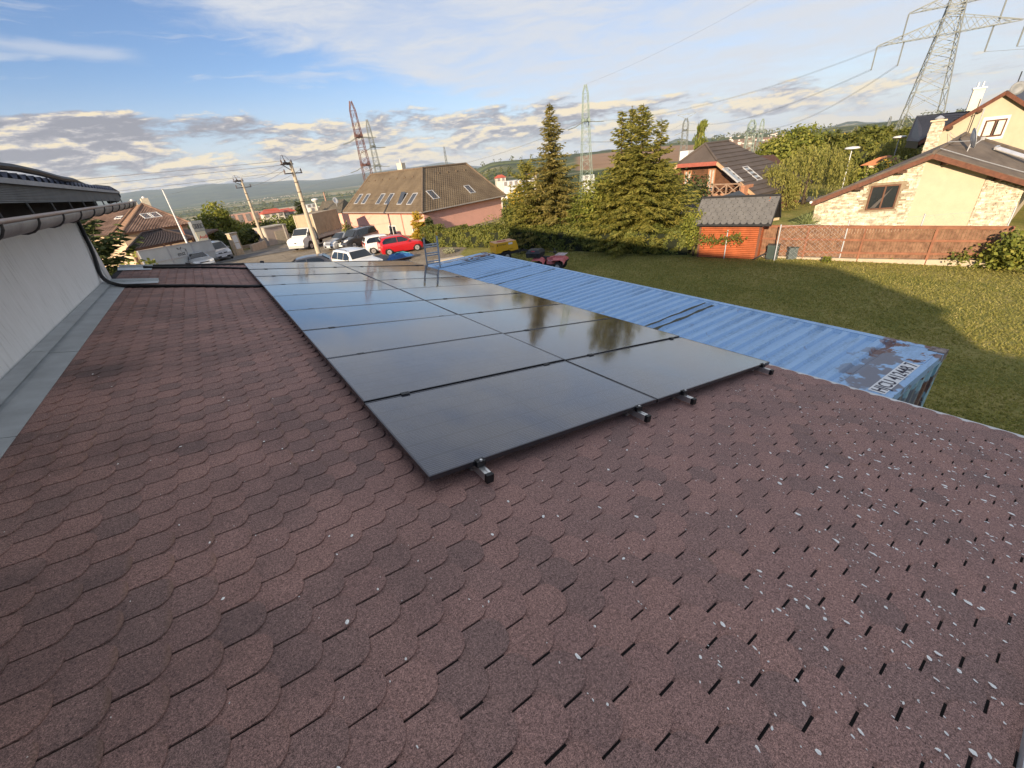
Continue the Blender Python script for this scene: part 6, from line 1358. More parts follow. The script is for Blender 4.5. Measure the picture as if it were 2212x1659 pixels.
def car(label, pmat, L=3.6, W=1.64, H=1.50, hb=.27, rs=.45, re=.93, tb=.985, belt=.92, hood=.90, wr=.29, axf=.17, axr=.83, split=(.60,), roof_rails=False, style='hatch', tail_dark=False, front='plain', rear='plain', nm='parked_car'):
    """front at +x; returns the root standing at the origin"""
    t = thing(nm, label, 'car'); hw = W / 2; X = lambda f: L * (.5 - f)
    tail = style == 'sedan'
    stn = [(0.0, .34, .50, .54, .70, .55), (.012, .24, .62, .66, .88, .75), (.05, .19, hood - .16, hood - .09, .96, .82), (.14, .17, hood - .08, hood - .01, 1, .84), (hb, .17, belt - .02, hood + .08, 1, .86),
           (rs, .17, belt, H * .955, 1, .72), (.5 * (rs + re), .17, belt + .02, H, 1, .73), (re, .17, belt + .04, H * .965, .99, .71)]
    if tail: stn += [(tb, .18, belt + .03, belt + .12, .985, .80), (.985, .22, belt - .02, belt + .05, .93, .78), (1.0, .34, .58, .62, .80, .7)]
    else: stn += [(tb, .20, belt + .03, belt + .14, .95, .80), (.995, .26, belt - .25, belt - .10, .92, .80), (1.0, .34, .52, .56, .86, .75)]
    vs = []; fs = []; n = 12
    for (f, zl, zb, zt, kw, kr) in stn:
        x = X(f); w = hw * kw; half = [(w * .90, zl), (w, zl + (zb - zl) * .30), (w * 1.0, zl + (zb - zl) * .72), (w * .965, zb), (hw * kr * (kw if zt < belt + .2 else 1), zt - .04), (hw * kr * .55, zt)]
        for y, z in half: vs.append((x, y, z))
        for y, z in half[::-1]: vs.append((x, -y, z))
    for i in range(len(stn) - 1):
        for j in range(n): a, b = i * n + j, i * n + (j + 1) % n; fs.append([a, b, b + n, a + n])
    fs.append(list(range(n))[::-1]); fs.append([(len(stn) - 1) * n + j for j in range(n)])
    mb = MB(); mb.add(vs, fs); body = mb.build('body', pmat, t, smooth='all'); body.data.set_sharp_from_angle(angle=R(28))
    def ystn(f, z): # half width of the flank at a place
        for a, b in zip(stn, stn[1:]):
            if a[0] <= f <= b[0]:
                k = (f - a[0]) / (b[0] - a[0]); zb, zt = lerp(a[2], b[2], k), lerp(a[3], b[3], k) - .04; y0 = hw * lerp(a[4], b[4], k) * .965; y1 = hw * lerp(a[5], b[5], k)
                return lerp(y0, y1, max(0, min(1, (z - zb) / max(.05, zt - zb))))
        return hw * .8
    top = lambda f: H * .955 - .13 if f < rs + .1 else H - .155
    edges = [hb + .075] + list(split) + [min(re + (.02 if tail else .015), tb - .03)]
    for sgn in (-1, 1):
        def ztop(f):
            zc = H * .955 - .105 + .03 * math.sin(math.pi * max(0, min(1, (f - rs) / (re - rs))))
            if f < rs + .02: zc = min(zc, lerp(hood + .10, H * .955 - .105, max(0, (f - hb - .035) / (rs + .02 - hb - .035))))
            fe = edges[-1]
            if f > fe - .07: zc = min(zc, lerp(H * .955 - .11, belt + .17, (f - fe + .07) / .07))
            return zc
        for i in range(len(edges) - 1):
            f0, f1 = edges[i] + .007, edges[i + 1] - .007; z0 = belt + .035; vs = []; fs = []; ns = 8
            for k in range(ns + 1):
                f = lerp(f0, f1, k / ns); zt = max(z0 + .02, ztop(f))
                for q in (0, .5, 1): z = lerp(z0, zt, q); vs.append((X(f), sgn * (ystn(f, z) + .012), z))
            for k in range(ns):
                for q in range(2): a = k * 3 + q; fs.append([a, a + 3, a + 4, a + 1])
            mb = MB(); mb.add(vs, fs); mb.build('side_window', M_carglass, t, smooth='all')
        mb = MB(); f = hb + .09; mb.box((X(f), sgn * (hw + .08), belt + .04), (.12, .17, .11)); mb.build('mirror', pmat, t)
        for ax in (axf, axr):
            mb = MB(); mb.lathe((X(ax), sgn * (hw * .985 - .03), wr + .01), [(0, 0), (wr * 1.17, 0)], 22, 'Y'); 
            mb.v = [(x, y + sgn * (.036), max(z, .17)) for x, y, z in mb.v]; mb.build('wheel_arch', M_trim, t)
            wheel(t, (X(ax), sgn * (hw - .085), wr), wr, .20, sgn)
        mb = MB(); mb.bar((X(.5), sgn * (hw * .9), .2), (X(.78), sgn * (hw * .9), .2), .08, .1); mb.build('sill', M_trim, t)
        if front != 'wreck' or sgn > 0:
            mb = MB(); z = hood - .17; mb.add([(X(.012) + .012, sgn * hw * .50, z - .10), (X(.012) + .004, sgn * hw * .80, z - .08), (X(.06) + .01, sgn * hw * .96, z + .03), (X(.085), sgn * hw * .86, z + .105), (X(.04) + .014, sgn * hw * .52, z + .06)], [[0, 1, 2, 3, 4]]); mb.build('headlight', M_lampw, t)
        mb = MB(); zb = belt - .12; mb.hexa([(X(.985), sgn * hw * .72, zb - .22), (X(.985), sgn * hw * .95, zb - .22), (X(1.0) - .01, sgn * hw * .88, zb - .22), (X(1.0) - .01, sgn * hw * .66, zb - .22), (X(.975), sgn * hw * .74, zb + .22), (X(.975), sgn * hw * .93, zb + .22), (X(.992) - .01, sgn * hw * .88, zb + .22), (X(.992) - .01, sgn * hw * .70, zb + .22)]); mb.build('tail_light', M_lampr, t)
        if roof_rails: mb = MB(); mb.tube([(X(rs + .03), sgn * hw * .70, H - .03), (X(rs + .08), sgn * hw * .70, H + .035), (X(re - .06), sgn * hw * .69, H + .03), (X(re), sgn * hw * .69, H - .03)], .018, 6); mb.build('roof_rail', M_trim, t)
    def pane(f0, z0, f1, z1, y0, y1, off, name, m=M_carglass):
        a = Vector((X(f0), 0, z0)); b_ = Vector((X(f1), 0, z1)); d = (b_ - a).normalized(); nn = Vector((-d.z, 0, d.x)); nn = nn if nn.z > 0 else -nn; o = nn * off
        a2, b2 = a + d * .05 + o, b_ - d * .05 + o; mb = MB(); mb.poly([(a2.x, -y0, a2.z), (a2.x, y0, a2.z), (b2.x, y1, b2.z), (b2.x, -y1, b2.z)]); return mb.build(name, m, t)
    pane(hb, hood + .08, rs, H * .955, hw * .80, hw * .64, .014, 'windscreen')
    pane(tb, belt + .14, re, H * .965, hw * .72, hw * .62, .016, 'rear_window')
    mb = MB(); mb.box((X(0) + .005, 0, .40), (.04, W * .62, .14)); mb.build('grille', M_trim, t)
    mb = MB(); mb.box((X(.012) + .012, 0, hood - .24), (.03, W * .42, .07)); mb.build('grille', M_trim, t)
    mb = MB(); mb.box((X(0) + .03, 0, .42), (.012, .50, .105)); mb.build('number_plate', M_plate, t)
    mb = MB(); mb.box((X(1) - .012, 0, .52 if style != 'sedan' else .72), (.012, .50, .11)); mb.build('number_plate', M_plate, t)
    if front == 'badge': mb = MB(); mb.lathe((X(.012) + .035, 0, hood - .235), [(0, 0), (.075, 0)], 14, 'X'); mb.build('badge', M_lampw, t)
    if tail_dark: mb = MB(); mb.add([(X(.992) - .012, -hw * .62, .62), (X(.992) - .012, hw * .62, .62), (X(.99) - .012, hw * .66, belt + .1), (X(.99) - .012, -hw * .66, belt + .1)], [[0, 1, 2, 3]]); mb.build('tailgate', M_trim, t, label='black glossy tailgate panel')
    if front == 'wreck':
        rr = random.Random(4); mb = MB()
        for k in range(16):
            c = Vector((X(.03) + rr.uniform(-.25, .08), rr.uniform(-.75, .35), rr.uniform(.45, .88))); mb.box(c, (rr.uniform(.08, .3), rr.uniform(.08, .3), rr.uniform(.05, .2)), rr.uniform(0, 3), rr.uniform(-.5, .5), rr.uniform(-.5, .5))
        mb.build('torn_front', M_trim, t, kind='stuff'); mb = MB()
        for k in range(7):
            c = Vector((X(.01) + rr.uniform(-.05, .08), rr.uniform(-.75, .1), rr.uniform(.4, .7))); mb.box(c, (.05, rr.uniform(.1, .25), rr.uniform(.08, .16)), rr.uniform(-.6, .6), rr.uniform(-.5, .5))
        mb.build('broken_lamp', M_lampw, t, kind='stuff')
        mb = MB(); mb.hexa([(X(.03), -hw * .8, .84), (X(.22), -hw * .86, hood - .02), (X(.22), hw * .2, hood + .03), (X(.05), hw * .1, .90), (X(.03), -hw * .8, .90), (X(.22), -hw * .86, hood + .06), (X(.22), hw * .2, hood + .11), (X(.05), hw * .1, 1.02)]); mb.build('crumpled_bonnet', M_trim, t, label='crumpled black bonnet')
    return t
def park(t, x, y, z, ang): t.location = (x, y, z); t.rotation_euler = (0, 0, ang)
def by_wheels(t, rear, front, z, W=1.64, side=1, L=3.6, axf=.17, axr=.83):
    a, b = at_z(*rear, z), at_z(*front, z); d = (b - a); d.z = 0; d.normalize(); pr = Vector((-d.y, d.x, 0)) * side * (W / 2 - .08); mid = (a + b) / 2
    f = mid + pr; off = d * (L * ((axf + axr) / 2 - .5)); park(t, f.x + off.x, f.y + off.y, z, math.atan2(d.y, d.x))
M_red = paint('car_red', (.46, .012, .018)); M_wht = paint('car_white', (.74, .74, .72)); M_sil = paint('car_silver', (.46, .47, .48), .3, .5); M_dgy = paint('car_dark_grey', (.065, .068, .078), .3, .4); M_sil2 = paint('car_silver_warm', (.34, .33, .34), .3, .5)
by_wheels(car('red three door hatchback nearest the hedge', M_red), (843.0, 552.2), (902.0, 541.5), -.5)
by_wheels(car('white hatchback with black tailgate half hidden behind the red car', M_wht, tail_dark=True), (806.7, 549.5), (868.0, 538.5), -.5)
g = car('dark grey people carrier with a crumpled front and torn bonnet', M_dgy, 4.5, 1.8, 1.68, .24, .40, .94, .985, 1.0, .98, .32, .19, .80, (.52, .72), True, front='wreck')
n0 = at_z(739, 541, -.5); dd = Vector((-.90, -.44, 0)).normalized(); park(g, n0.x - dd.x * 2.25, n0.y - dd.y * 2.25, -.5, math.atan2(dd.y, dd.x))
g = car('silver hatchback with a dented bonnet between the truck and the dark grey wreck', M_sil, 4.3, 1.76, 1.50, .27, .42, .92, .985, .95, .92, .31, .19, .80, (.55, .75))
n0 = at_z(716, 543, -.5); park(g, n0.x - dd.x * 2.15 - .1, n0.y - dd.y * 2.15 + .2, -.5, math.atan2(dd.y, dd.x))
g = car('white off-roader with roof rails just behind the far roof edge', M_wht, 4.5, 1.85, 1.68, .29, .42, .93, .985, 1.05, 1.05, .35, .19, .80, (.55, .74), True)
c = at_z(765, 539, 1.22); park(g, c.x + .1, c.y + .4, -.46, R(-80))
g = car('dark blue grey car showing only its curved roof above the far roof edge', M_dgy, 4.4, 1.78, 1.46, .28, .43, .82, .93, .93, .92, .31, .19, .80, (.58,), style='sedan')
c = at_z(650, 554, .95); park(g, c.x, c.y, -.5, R(164)); mb = MB(); mb.bar((.9, 0, 1.42), (1.15, 0, 1.75), .012); o = mb.build('aerial', M_trim); o.parent = g
g = car('silver grey high roofed van facing the roof, farther from the hoarding end', M_sil2, 4.4, 1.8, 1.82, .20, .36, .96, .985, 1.06, 1.0, .31, .19, .79, (.55, .76), front='badge', nm='parked_van')
c = at_z(488, 562, -.6); d = Vector((.20, -.98, 0)); park(g, c.x - d.x * 2.1, c.y - d.y * 2.1, -.6, math.atan2(d.y, d.x))
g = car('silver saloon facing the roof in front of the grey hoarding', M_sil, 4.6, 1.8, 1.46, .29, .43, .80, .92, .93, .92, .31, .19, .80, (.58,), style='sedan')
c = at_z(420, 545, .84); d = Vector((.22, -.97, 0)); park(g, c.x, c.y, -.6, math.atan2(d.y, d.x))

def truck():
    t = thing('tarpaulin_truck', 'white cab truck with a tall tan tarpaulin box by the pink house', 'truck'); Lb = 4.5; m_w = paint('truck_white', (.72, .71, .67), .4); m_t = mat('tan_tarp', (.36, .285, .19), .85, .15, 2, .3, 12)
    # front at +x
    st = [(3.25, .32, .62, .70, .92), (3.30, .40, 1.0, 1.04, .98), (3.05, .40, 1.18, 1.22, 1.0), (2.45, .40, 1.30, 1.36, 1.0), (1.75, .40, 1.32, 2.02, 1.0), (1.2, .40, 1.32, 2.08, 1.0), (.95, .40, 1.32, 2.06, 1.0)]
    hw = .98; vs = []; fs = []; n = 10
    for x, zl, zb, zt, k in st:
        half = [(hw * k * .95, zl), (hw * k, zl + .2), (hw * k, zb), (hw * k * (.86 if zt > 1.5 else .93), zt - .05), (hw * k * .55, zt)]
        vs += [(x, y, z) for y, z in half] + [(x, -y, z) for y, z in half[::-1]]
    for i in range(len(st) - 1):
        for j in range(n): a, b = i * n + j, i * n + (j + 1) % n; fs.append([a, b, b + n, a + n])
    fs += [list(range(n)), [(len(st) - 1) * n + j for j in range(n)]]; mb = MB(); mb.add(vs, fs); cb = mb.build('cab', m_w, t, smooth='all'); cb.data.set_sharp_from_angle(angle=R(26))
    mb = MB(); mb.poly([(2.40, -.80, 1.42), (2.40, .80, 1.42), (1.83, .74, 1.97), (1.83, -.74, 1.97)]); mb.v = [(x + .02, y, z + .02) for x, y, z in mb.v]; mb.build('windscreen', M_carglass, cb)
    for s in (-1, 1):
        mb = MB(); mb.poly([(2.25, s * .985, 1.38), (1.15, s * .985, 1.38), (1.15, s * .885, 1.92), (1.72, s * .885, 1.92)]); mb.build('side_window', M_carglass, cb)
        mb = MB(); mb.add([(3.31, s * .55, .80), (3.28, s * .80, .82), (3.14, s * .96, 1.0), (3.27, s * .58, 1.0)], [[0, 1, 2, 3]]); mb.build('headlight', M_lampw, cb)
        mb = MB(); mb.add([(3.27, s * .82, .82), (3.15, s * .985, .84), (3.10, s * .99, 1.02), (3.18, s * .92, 1.02)], [[0, 1, 2, 3]]); mb.build('indicator', M_lampo, cb)
        mb = MB(); mb.box((2.35, s * 1.12, 1.5), (.1, .22, .36)); mb.build('mirror', M_trim, cb)
        mb = MB(); mb.bar((1.22, s * 1.0, .7), (1.22, s * .99, 1.36), .012); mb.bar((2.2, s * 1.0, .75), (2.3, s * .99, 1.30), .012); mb.box((1.35, s * 1.0, 1.12), (.16, .03, .05)); mb.build('door_seam', M_trim, cb)
        for ax in (2.25, -1.9):
            mb = MB(); mb.lathe((ax, s * .99, .40), [(0, 0), (.46, 0)], 20, 'Y'); mb.v = [(x, y, max(z, .38)) for x, y, z in mb.v]; 
            if ax > 0: mb.build('wheel_arch', M_trim, cb)
            wheel(t, (ax, s * .90, .34), .34, .2, s)
    mb = MB(); mb.box((3.31, 0, .46), (.08, 1.8, .24)); mb.build('bumper', mat('bumper_grey', (.38, .37, .35), .6, .1, 5), cb)
    mb = MB(); mb.lathe((3.325, 0, .82), [(0, 0), (.12, 0)], 14, 'X'); mb.v = [(x, y, .82 + (z - .82) * .5) for x, y, z in mb.v]; mb.build('badge', mat('badge_dark', (.05, .05, .08), .4), cb)
    mb = MB(); mb.box((-.85, 0, .62), (4.4, .9, .16)); mb.box((-.85, 0, .80), (4.5, 2.1, .10)); mb.build('chassis', M_dk, t)
    for s in (-1, 1):
        mb = MB(); mb.box((-1.35, s * 1.06, 1.04), (4.5, .04, .40)); mb.build('drop_side', mat('drop_side', (.34, .33, .30), .6, .2, 4), t)
        for k in range(13): mb = MB(); x = -3.5 + k * .36; mb.tube([(x + .18 * math.cos(a), s * 1.09, 1.30 - .15 * math.sin(a)) for a in [i * math.pi / 6 for i in range(7)]], .012, 4); mb.build('lashing', M_trim, t)
    # pleated tarpaulin
    mb = MB(); vs = []; fs = []; nx = 60; rr = random.Random(9); ple = [rr.gauss(0, .012) for _ in range(nx + 1)]
    x0, x1, zb, zt, w = .88, -3.62, 1.15, 3.22, 1.08
    for s in (-1, 1):
        b = len(vs)
        for i in range(nx + 1):
            x = lerp(x0, x1, i / nx)
            for z, k in ((zb, 1.0), (lerp(zb, zt, .5), .7), (zt - .08, .3), (zt, -.03 / .012 if 0 else .3)): vs.append((x, s * (w + ple[i] * k + .018 * math.sin(i * 1.1) * k - (.02 if z == zt else 0)), z))
        fs += [[b + i * 4 + j, b + i * 4 + 4 + j, b + i * 4 + 5 + j, b + i * 4 + 1 + j] for i in range(nx) for j in range(3)]
    m_ = (nx + 1) * 4; fs += [[i * 4 + 3, i * 4 + 7, m_ + i * 4 + 7, m_ + i * 4 + 3] for i in range(nx)]
    for i in (0, nx): fs.append([i * 4 + j for j in range(4)] + [m_ + i * 4 + 3 - j for j in range(4)])
    mb.add(vs, fs); mb.build('tarpaulin', m_t, t)
    for x in (x0, x1):
        for s in (-1, 1): mb = MB(); mb.bar((x, s * 1.10, .8), (x, s * 1.10, 3.24), .09); mb.build('frame_post', mat('pale_strap', (.50, .43, .32), .8), t)
    for s in (-1, 1): mb = MB(); mb.bar((x0, s * 1.09, 3.23), (x1, s * 1.09, 3.23), .06); mb.build('roof_edge', MATS['pale_strap'], t)
    a = at_z(673.9, 538.2, -.5); b = at_z(754, 512, -.5); d = (a - b); d.z = 0; d.normalize(); left = Vector((-d.y, d.x, 0)); c = a - d * 2.25 - left * .9
    park(t, c.x, c.y, -.5, math.atan2(d.y, d.x))
truck()

# ------------------------------------------------------------------ plants
def fast(name, V, F, m, parent=None, kind=None, label=None):
    root = parent
    while root is not None and root.parent is not None: root = root.parent
    V = np.asarray(V, dtype=np.float32).reshape(-1, 3)
    if root is not None: V = V - np.array(root.location, dtype=np.float32)
    F = np.asarray(F, dtype=np.int32); k = F.shape[1]; me = bpy.data.meshes.new(name)
    me.vertices.add(len(V)); me.vertices.foreach_set('co', V.ravel()); me.loops.add(F.size); me.loops.foreach_set('vertex_index', F.ravel())
    me.polygons.add(len(F)); me.polygons.foreach_set('loop_start', np.arange(0, F.size, k, dtype=np.int32)); me.update(calc_edges=True)
    for mm in (m if isinstance(m, (list, tuple)) else [m]): me.materials.append(mm)
    o = bpy.data.objects.new(name, me); COL.objects.link(o); o.parent = parent
    if kind: o['kind'] = kind
    if label: o['label'] = label
    return o
def unit(a): return a / np.maximum(np.linalg.norm(a, axis=1, keepdims=True), 1e-6)
def diamonds(P, U, Vv):
    """leaf shaped quads: centre P, half length U, half width Vv"""
    n = len(P); V = np.stack([P - U, P + Vv - U * .1, P + U, P - Vv - U * .1], 1).reshape(-1, 3); F = np.arange(4 * n).reshape(n, 4); return V, F
def leaves(rng, P, N, size, asp=.6, spread=.8):
    n = len(P); D = unit(N + rng.normal(0, spread, (n, 3))); A = unit(np.cross(D, rng.normal(0, 1, (n, 3)))); B = np.cross(D, A); s = (size * rng.uniform(.6, 1.35, (n, 1)))
    return diamonds(P, A * s, B * s * asp)
def blob_points(rng, n, c, rad, lo=.55, hi=1.0, lump=.22):
    d = unit(rng.normal(0, 1, (n, 3))); ph = rng.uniform(0, 6.28, 6); f = 1 + lump * (np.sin(d[:, 0] * 5 + ph[0]) * np.sin(d[:, 1] * 5 + ph[1]) + .7 * np.sin(d[:, 2] * 8 + ph[2]) * np.sin(d[:, 0] * 9 + ph[3]))
    r = (lo + (hi - lo) * rng.uniform(0, 1, n) ** .5) * f; P = np.array(c) + d * np.array(rad) * r[:, None]; return P, d
LM = {}
def LMs():
    LM['spruce'] = leaf_mat('spruce_needles', (.085, .098, .020), (.28, .26, .055), (.40, .33, .085), .42)
    LM['spruce_b'] = leaf_mat('spruce_brown', (.095, .095, .026), (.29, .245, .068), (.40, .31, .11), .42)
    LM['dark'] = leaf_mat('dark_leaves', (.024, .036, .013), (.085, .100, .030), None, .3)
    LM['green'] = leaf_mat('green_leaves', (.065, .092, .018), (.21, .235, .048), (.32, .30, .07))
    LM['lime'] = leaf_mat('lime_leaves', (.090, .115, .018), (.255, .270, .050), (.38, .32, .06))
    LM['gold'] = leaf_mat('gold_leaves', (.24, .175, .022), (.56, .40, .05), (.68, .50, .08))
    LM['hedge'] = leaf_mat('hedge_leaves', (.048, .064, .015), (.18, .195, .042), (.27, .235, .055))
    LM['willow'] = leaf_mat('willow_leaves', (.095, .110, .026), (.29, .275, .070), (.40, .345, .10))
    LM['pine'] = leaf_mat('pine_needles', (.022, .036, .015), (.095, .115, .034), None, .25)
    LM['reed'] = leaf_mat('reed_blades', (.10, .13, .05), (.29, .33, .13), (.40, .42, .20))
    LM['pale'] = leaf_mat('pale_needles', (.17, .18, .11), (.40, .40, .25), None)
LMs()
M_bark = mat('bark', (.085, .062, .045), .95, .35, 6, .5, 25)
RNG = np.random.default_rng(12)
def trunk(root, base, top, r, m=M_bark):
    b, t = Vector(base), Vector(top); mb = MB(); mb.tube([b, b.lerp(t, .4) + Vector((.03, .02, 0)), b.lerp(t, .75), t], [r, r * .75, r * .42, r * .08], 8); return mb.build('trunk', m, root, smooth='all')
def spruce(label, x, y, zb, H, Rad, mname='spruce', low=.05, dens=1.0, leader=.14, power=.85, nm='spruce_tree', group=None, neck=0.0, droop=.35, cat='tree'):
    rng = RNG; t = thing(nm, label, cat, (x, y, zb), group); trunk(t, (x, y, zb), (x, y, zb + H), max(.05, H * .014)); C = []; U = []; Wd = []
    nlev = int(H / .23)
    for i in range(nlev):
        f = low + (1 - low) * i / nlev; neck_ = 1 - neck * S((f - .48) / .2); h = H * f + rng.normal(0, .05); prof = (1 - f) ** power * neck_
        L = Rad * prof * rng.uniform(.72, 1.15) + .12
        if f > 1 - leader: L = Rad * prof * .8 + .05
        nb = max(5, int((6 + 9 * (1 - f)) * dens))
        a0 = rng.uniform(0, 6.28)
        for k in range(nb):
            a = a0 + 6.283 * k / nb + rng.normal(0, .22); l = L * rng.uniform(.55, 1.2); hd = np.array([math.cos(a), math.sin(a), 0]); up = .35 if f > .75 else -.12
            m = max(3, int(l / .085 * dens))
            s = (np.arange(m) + .5) / m; P = np.array([x, y, zb + h + rng.normal(0, .10)]) + hd * (l * s)[:, None]; P[:, 2] += l * (up * s - droop * s ** 2 * (1 - f) * .8 + .22 * s ** 3) + rng.normal(0, .03, m)
            side = np.array([-hd[1], hd[0], 0])
            for sgn in (-1, 1):
                bl = (.10 + .17 * (1 - s) + .05) * (.55 + .55 * (1 - f)) * rng.uniform(.8, 1.25, m)
                D = hd * .75 + side * sgn * .8 + np.array([0, 0, -.45 * (1 - f) - .05]); D = unit(D + rng.normal(0, .22, (m, 3))); C.append(P + D * bl[:, None] * .8); U.append(D * bl[:, None]); w = unit(np.cross(D, rng.normal(0, 1, (m, 3)))); Wd.append(w * (.030 + .022 * rng.uniform(0, 1, (m, 1))))
            D = unit(hd + rng.normal(0, .2, (m, 3)) + np.array([0, 0, .15])); C.append(P + np.array([0, 0, .02])); U.append(D * .10); w = unit(np.cross(D, rng.normal(0, 1, (m, 3)))); Wd.append(w * .03)
    # leader shoots
    m = int(H * 5); z = rng.uniform(1 - leader, 1.0, m); a = rng.uniform(0, 6.28, m); D = unit(np.stack([np.cos(a), np.sin(a), rng.uniform(.3, 1.0, m)], 1)); l = .05 + (1 - z) * H * .10
    C.append(np.array([x, y, zb]) + np.stack([0 * z, 0 * z, z * H], 1) + D * l[:, None]); U.append(D * l[:, None]); Wd.append(unit(np.cross(D, rng.normal(0, 1, (m, 3)))) * .022)
    V, F = diamonds(np.concatenate(C), np.concatenate(U), np.concatenate(Wd)); fast('crown', V, F, LM[mname], t); return t
def tree(label, x, y, zb, H, rad, mname='green', n=3500, leaf=.16, lobes=7, nm='broadleaf_tree', group=None, trunk_h=.3, cat='tree', squash=1.0, lump=.22):
    rng = RNG; t = thing(nm, label, cat, (x, y, zb), group); cz = zb + H * (trunk_h + (1 - trunk_h) / 2); rz = H * (1 - trunk_h) / 2
    trunk(t, (x, y, zb), (x, y, zb + H * .8), max(.04, H * .022)); 
    for k in range(4):
        a = k * 1.6 + rng.uniform(0, .5); mb = MB(); b = Vector((x, y, zb + H * trunk_h * (.8 + .2 * k))); e = Vector((x + math.cos(a) * rad * .6, y + math.sin(a) * rad * .6, cz + rz * .3)); mb.tube([b, b.lerp(e, .5) + Vector((0, 0, .15)), e], [H * .011, H * .007, H * .002], 6); mb.build('limb', M_bark, t)
    Vs = []; Fs = []; off = 0
    for k in range(lobes):
        if k == 0: c = (x, y, cz); rr = (rad * .8, rad * .8, rz * .88); m = n // 3
        else:
            a = rng.uniform(0, 6.28); e = rng.uniform(-.75, 1.0); q = math.sqrt(max(0, 1 - e * e)); c = (x + math.cos(a) * q * rad * .62, y + math.sin(a) * q * rad * .62, cz + e * rz * .62 * squash); s = rng.uniform(.36, .55); rr = (rad * s, rad * s, rz * s * 1.0); m = (2 * n // 3) // max(1, lobes - 1)
        P, d = blob_points(rng, m, c, rr, .5, 1.0, lump); V, F = leaves(rng, P, d + np.array([0, 0, .35]), leaf); Vs.append(V); Fs.append(F + off); off += len(V)
    fast('crown', np.concatenate(Vs), np.concatenate(Fs), LM[mname], t); return t
def bush(label, x, y, zb, rad, H, mname='green', n=1200, leaf=.10, nm='garden_shrub', group=None, cat='shrub', lump=.12):
    rng = RNG; t = thing(nm, label, cat, (x, y, zb), group); P, d = blob_points(rng, n, (x, y, zb + H * .5), (rad, rad, H * .52), .6, 1.0, lump); V, F = leaves(rng, P, d, leaf); fast('foliage', V, F, LM[mname], t)
    mb = MB()
    for k in range(4): a = k * 1.57; mb.tube([(x, y, zb - .05), (x + math.cos(a) * rad * .4, y + math.sin(a) * rad * .4, zb + H * .6)], .025, 5)
    mb.build('stems', M_bark, t, kind='stuff'); return t
def gz(x, y): return hgt(x, y)

def hedge(name, label, line, h0, wid, n, mname='hedge', leaf=.085, cat='hedge', top_wob=.16):
    rng = RNG; L = [Vector((*p, 0)) for p in line]; t = thing(name, label, cat, (L[0].x, L[0].y, gz(L[0].x, L[0].y))); seg = [(a, b, (b - a).length) for a, b in zip(L, L[1:])]; tot = sum(s[2] for s in seg)
    Vs = []; Fs = []; off = 0; mb = MB()
    for a, b, l in seg:
        d = (b - a).normalized(); nrm = Vector((d.y, -d.x, 0)); za, zb_ = gz(a.x, a.y), gz(b.x, b.y); o = nrm * wid * .36
        mb.hexa([(*(a + o)[:2], za - .2), (*(b + o)[:2], zb_ - .2), (*(b - o)[:2], zb_ - .2), (*(a - o)[:2], za - .2), (*(a + o)[:2], za + h0 * .80), (*(b + o)[:2], zb_ + h0 * .80), (*(b - o)[:2], zb_ + h0 * .80), (*(a - o)[:2], za + h0 * .80)])
        m = int(n * l / tot); s = rng.uniform(-.01, 1.01, m); w = rng.uniform(-1, 1, m); face = rng.uniform(0, 1, m); top = face < .36
        q = s * l; wob = top_wob * (np.sin(q * 1.3 + a.x) * .5 + np.sin(q * 3.1 + a.y) * .35 + np.sin(q * 7.7) * .2); H = h0 * (1 + wob)
        z = np.where(top, H * rng.uniform(.9, 1.05, m), H * rng.uniform(0, 1, m) ** .85); sgn = np.where(face < .80, 1, -1); bul = .86 + .16 * np.sin(q * 2.3 + z * 3) + .10 * np.sin(q * 6.1 - z * 5); ww = np.where(top, w, sgn * bul * rng.uniform(.78, 1.05, m)) * wid / 2
        P = np.stack([a.x + d.x * q + nrm.x * ww, a.y + d.y * q + nrm.y * ww, za + (zb_ - za) * s + z], 1); N = np.where(top[:, None], np.array([0, 0, 1.0]), np.array([nrm.x, nrm.y, .25]) * np.stack([sgn, sgn, np.ones(m)], 1))
        V, F = leaves(rng, P, N, leaf, .6, .6); Vs.append(V); Fs.append(F + off); off += len(V)
    fast('foliage', np.concatenate(Vs), np.concatenate(Fs), LM[mname], t); mb.build('core', mat('hedge_core', (.012, .016, .006), .95), t); return t
HL = [(16.3, 36.0), (15.95, 32.6), (17.15, 29.9), (18.75, 24.9), (19.75, 21.4), (20.75, 18.2), (21.75, 14.7), (22.45, 12.6)]
hedge('clipped_hedge', 'long clipped green hedge from the yard to the orange shed', HL, 1.5, 1.25, 26000)

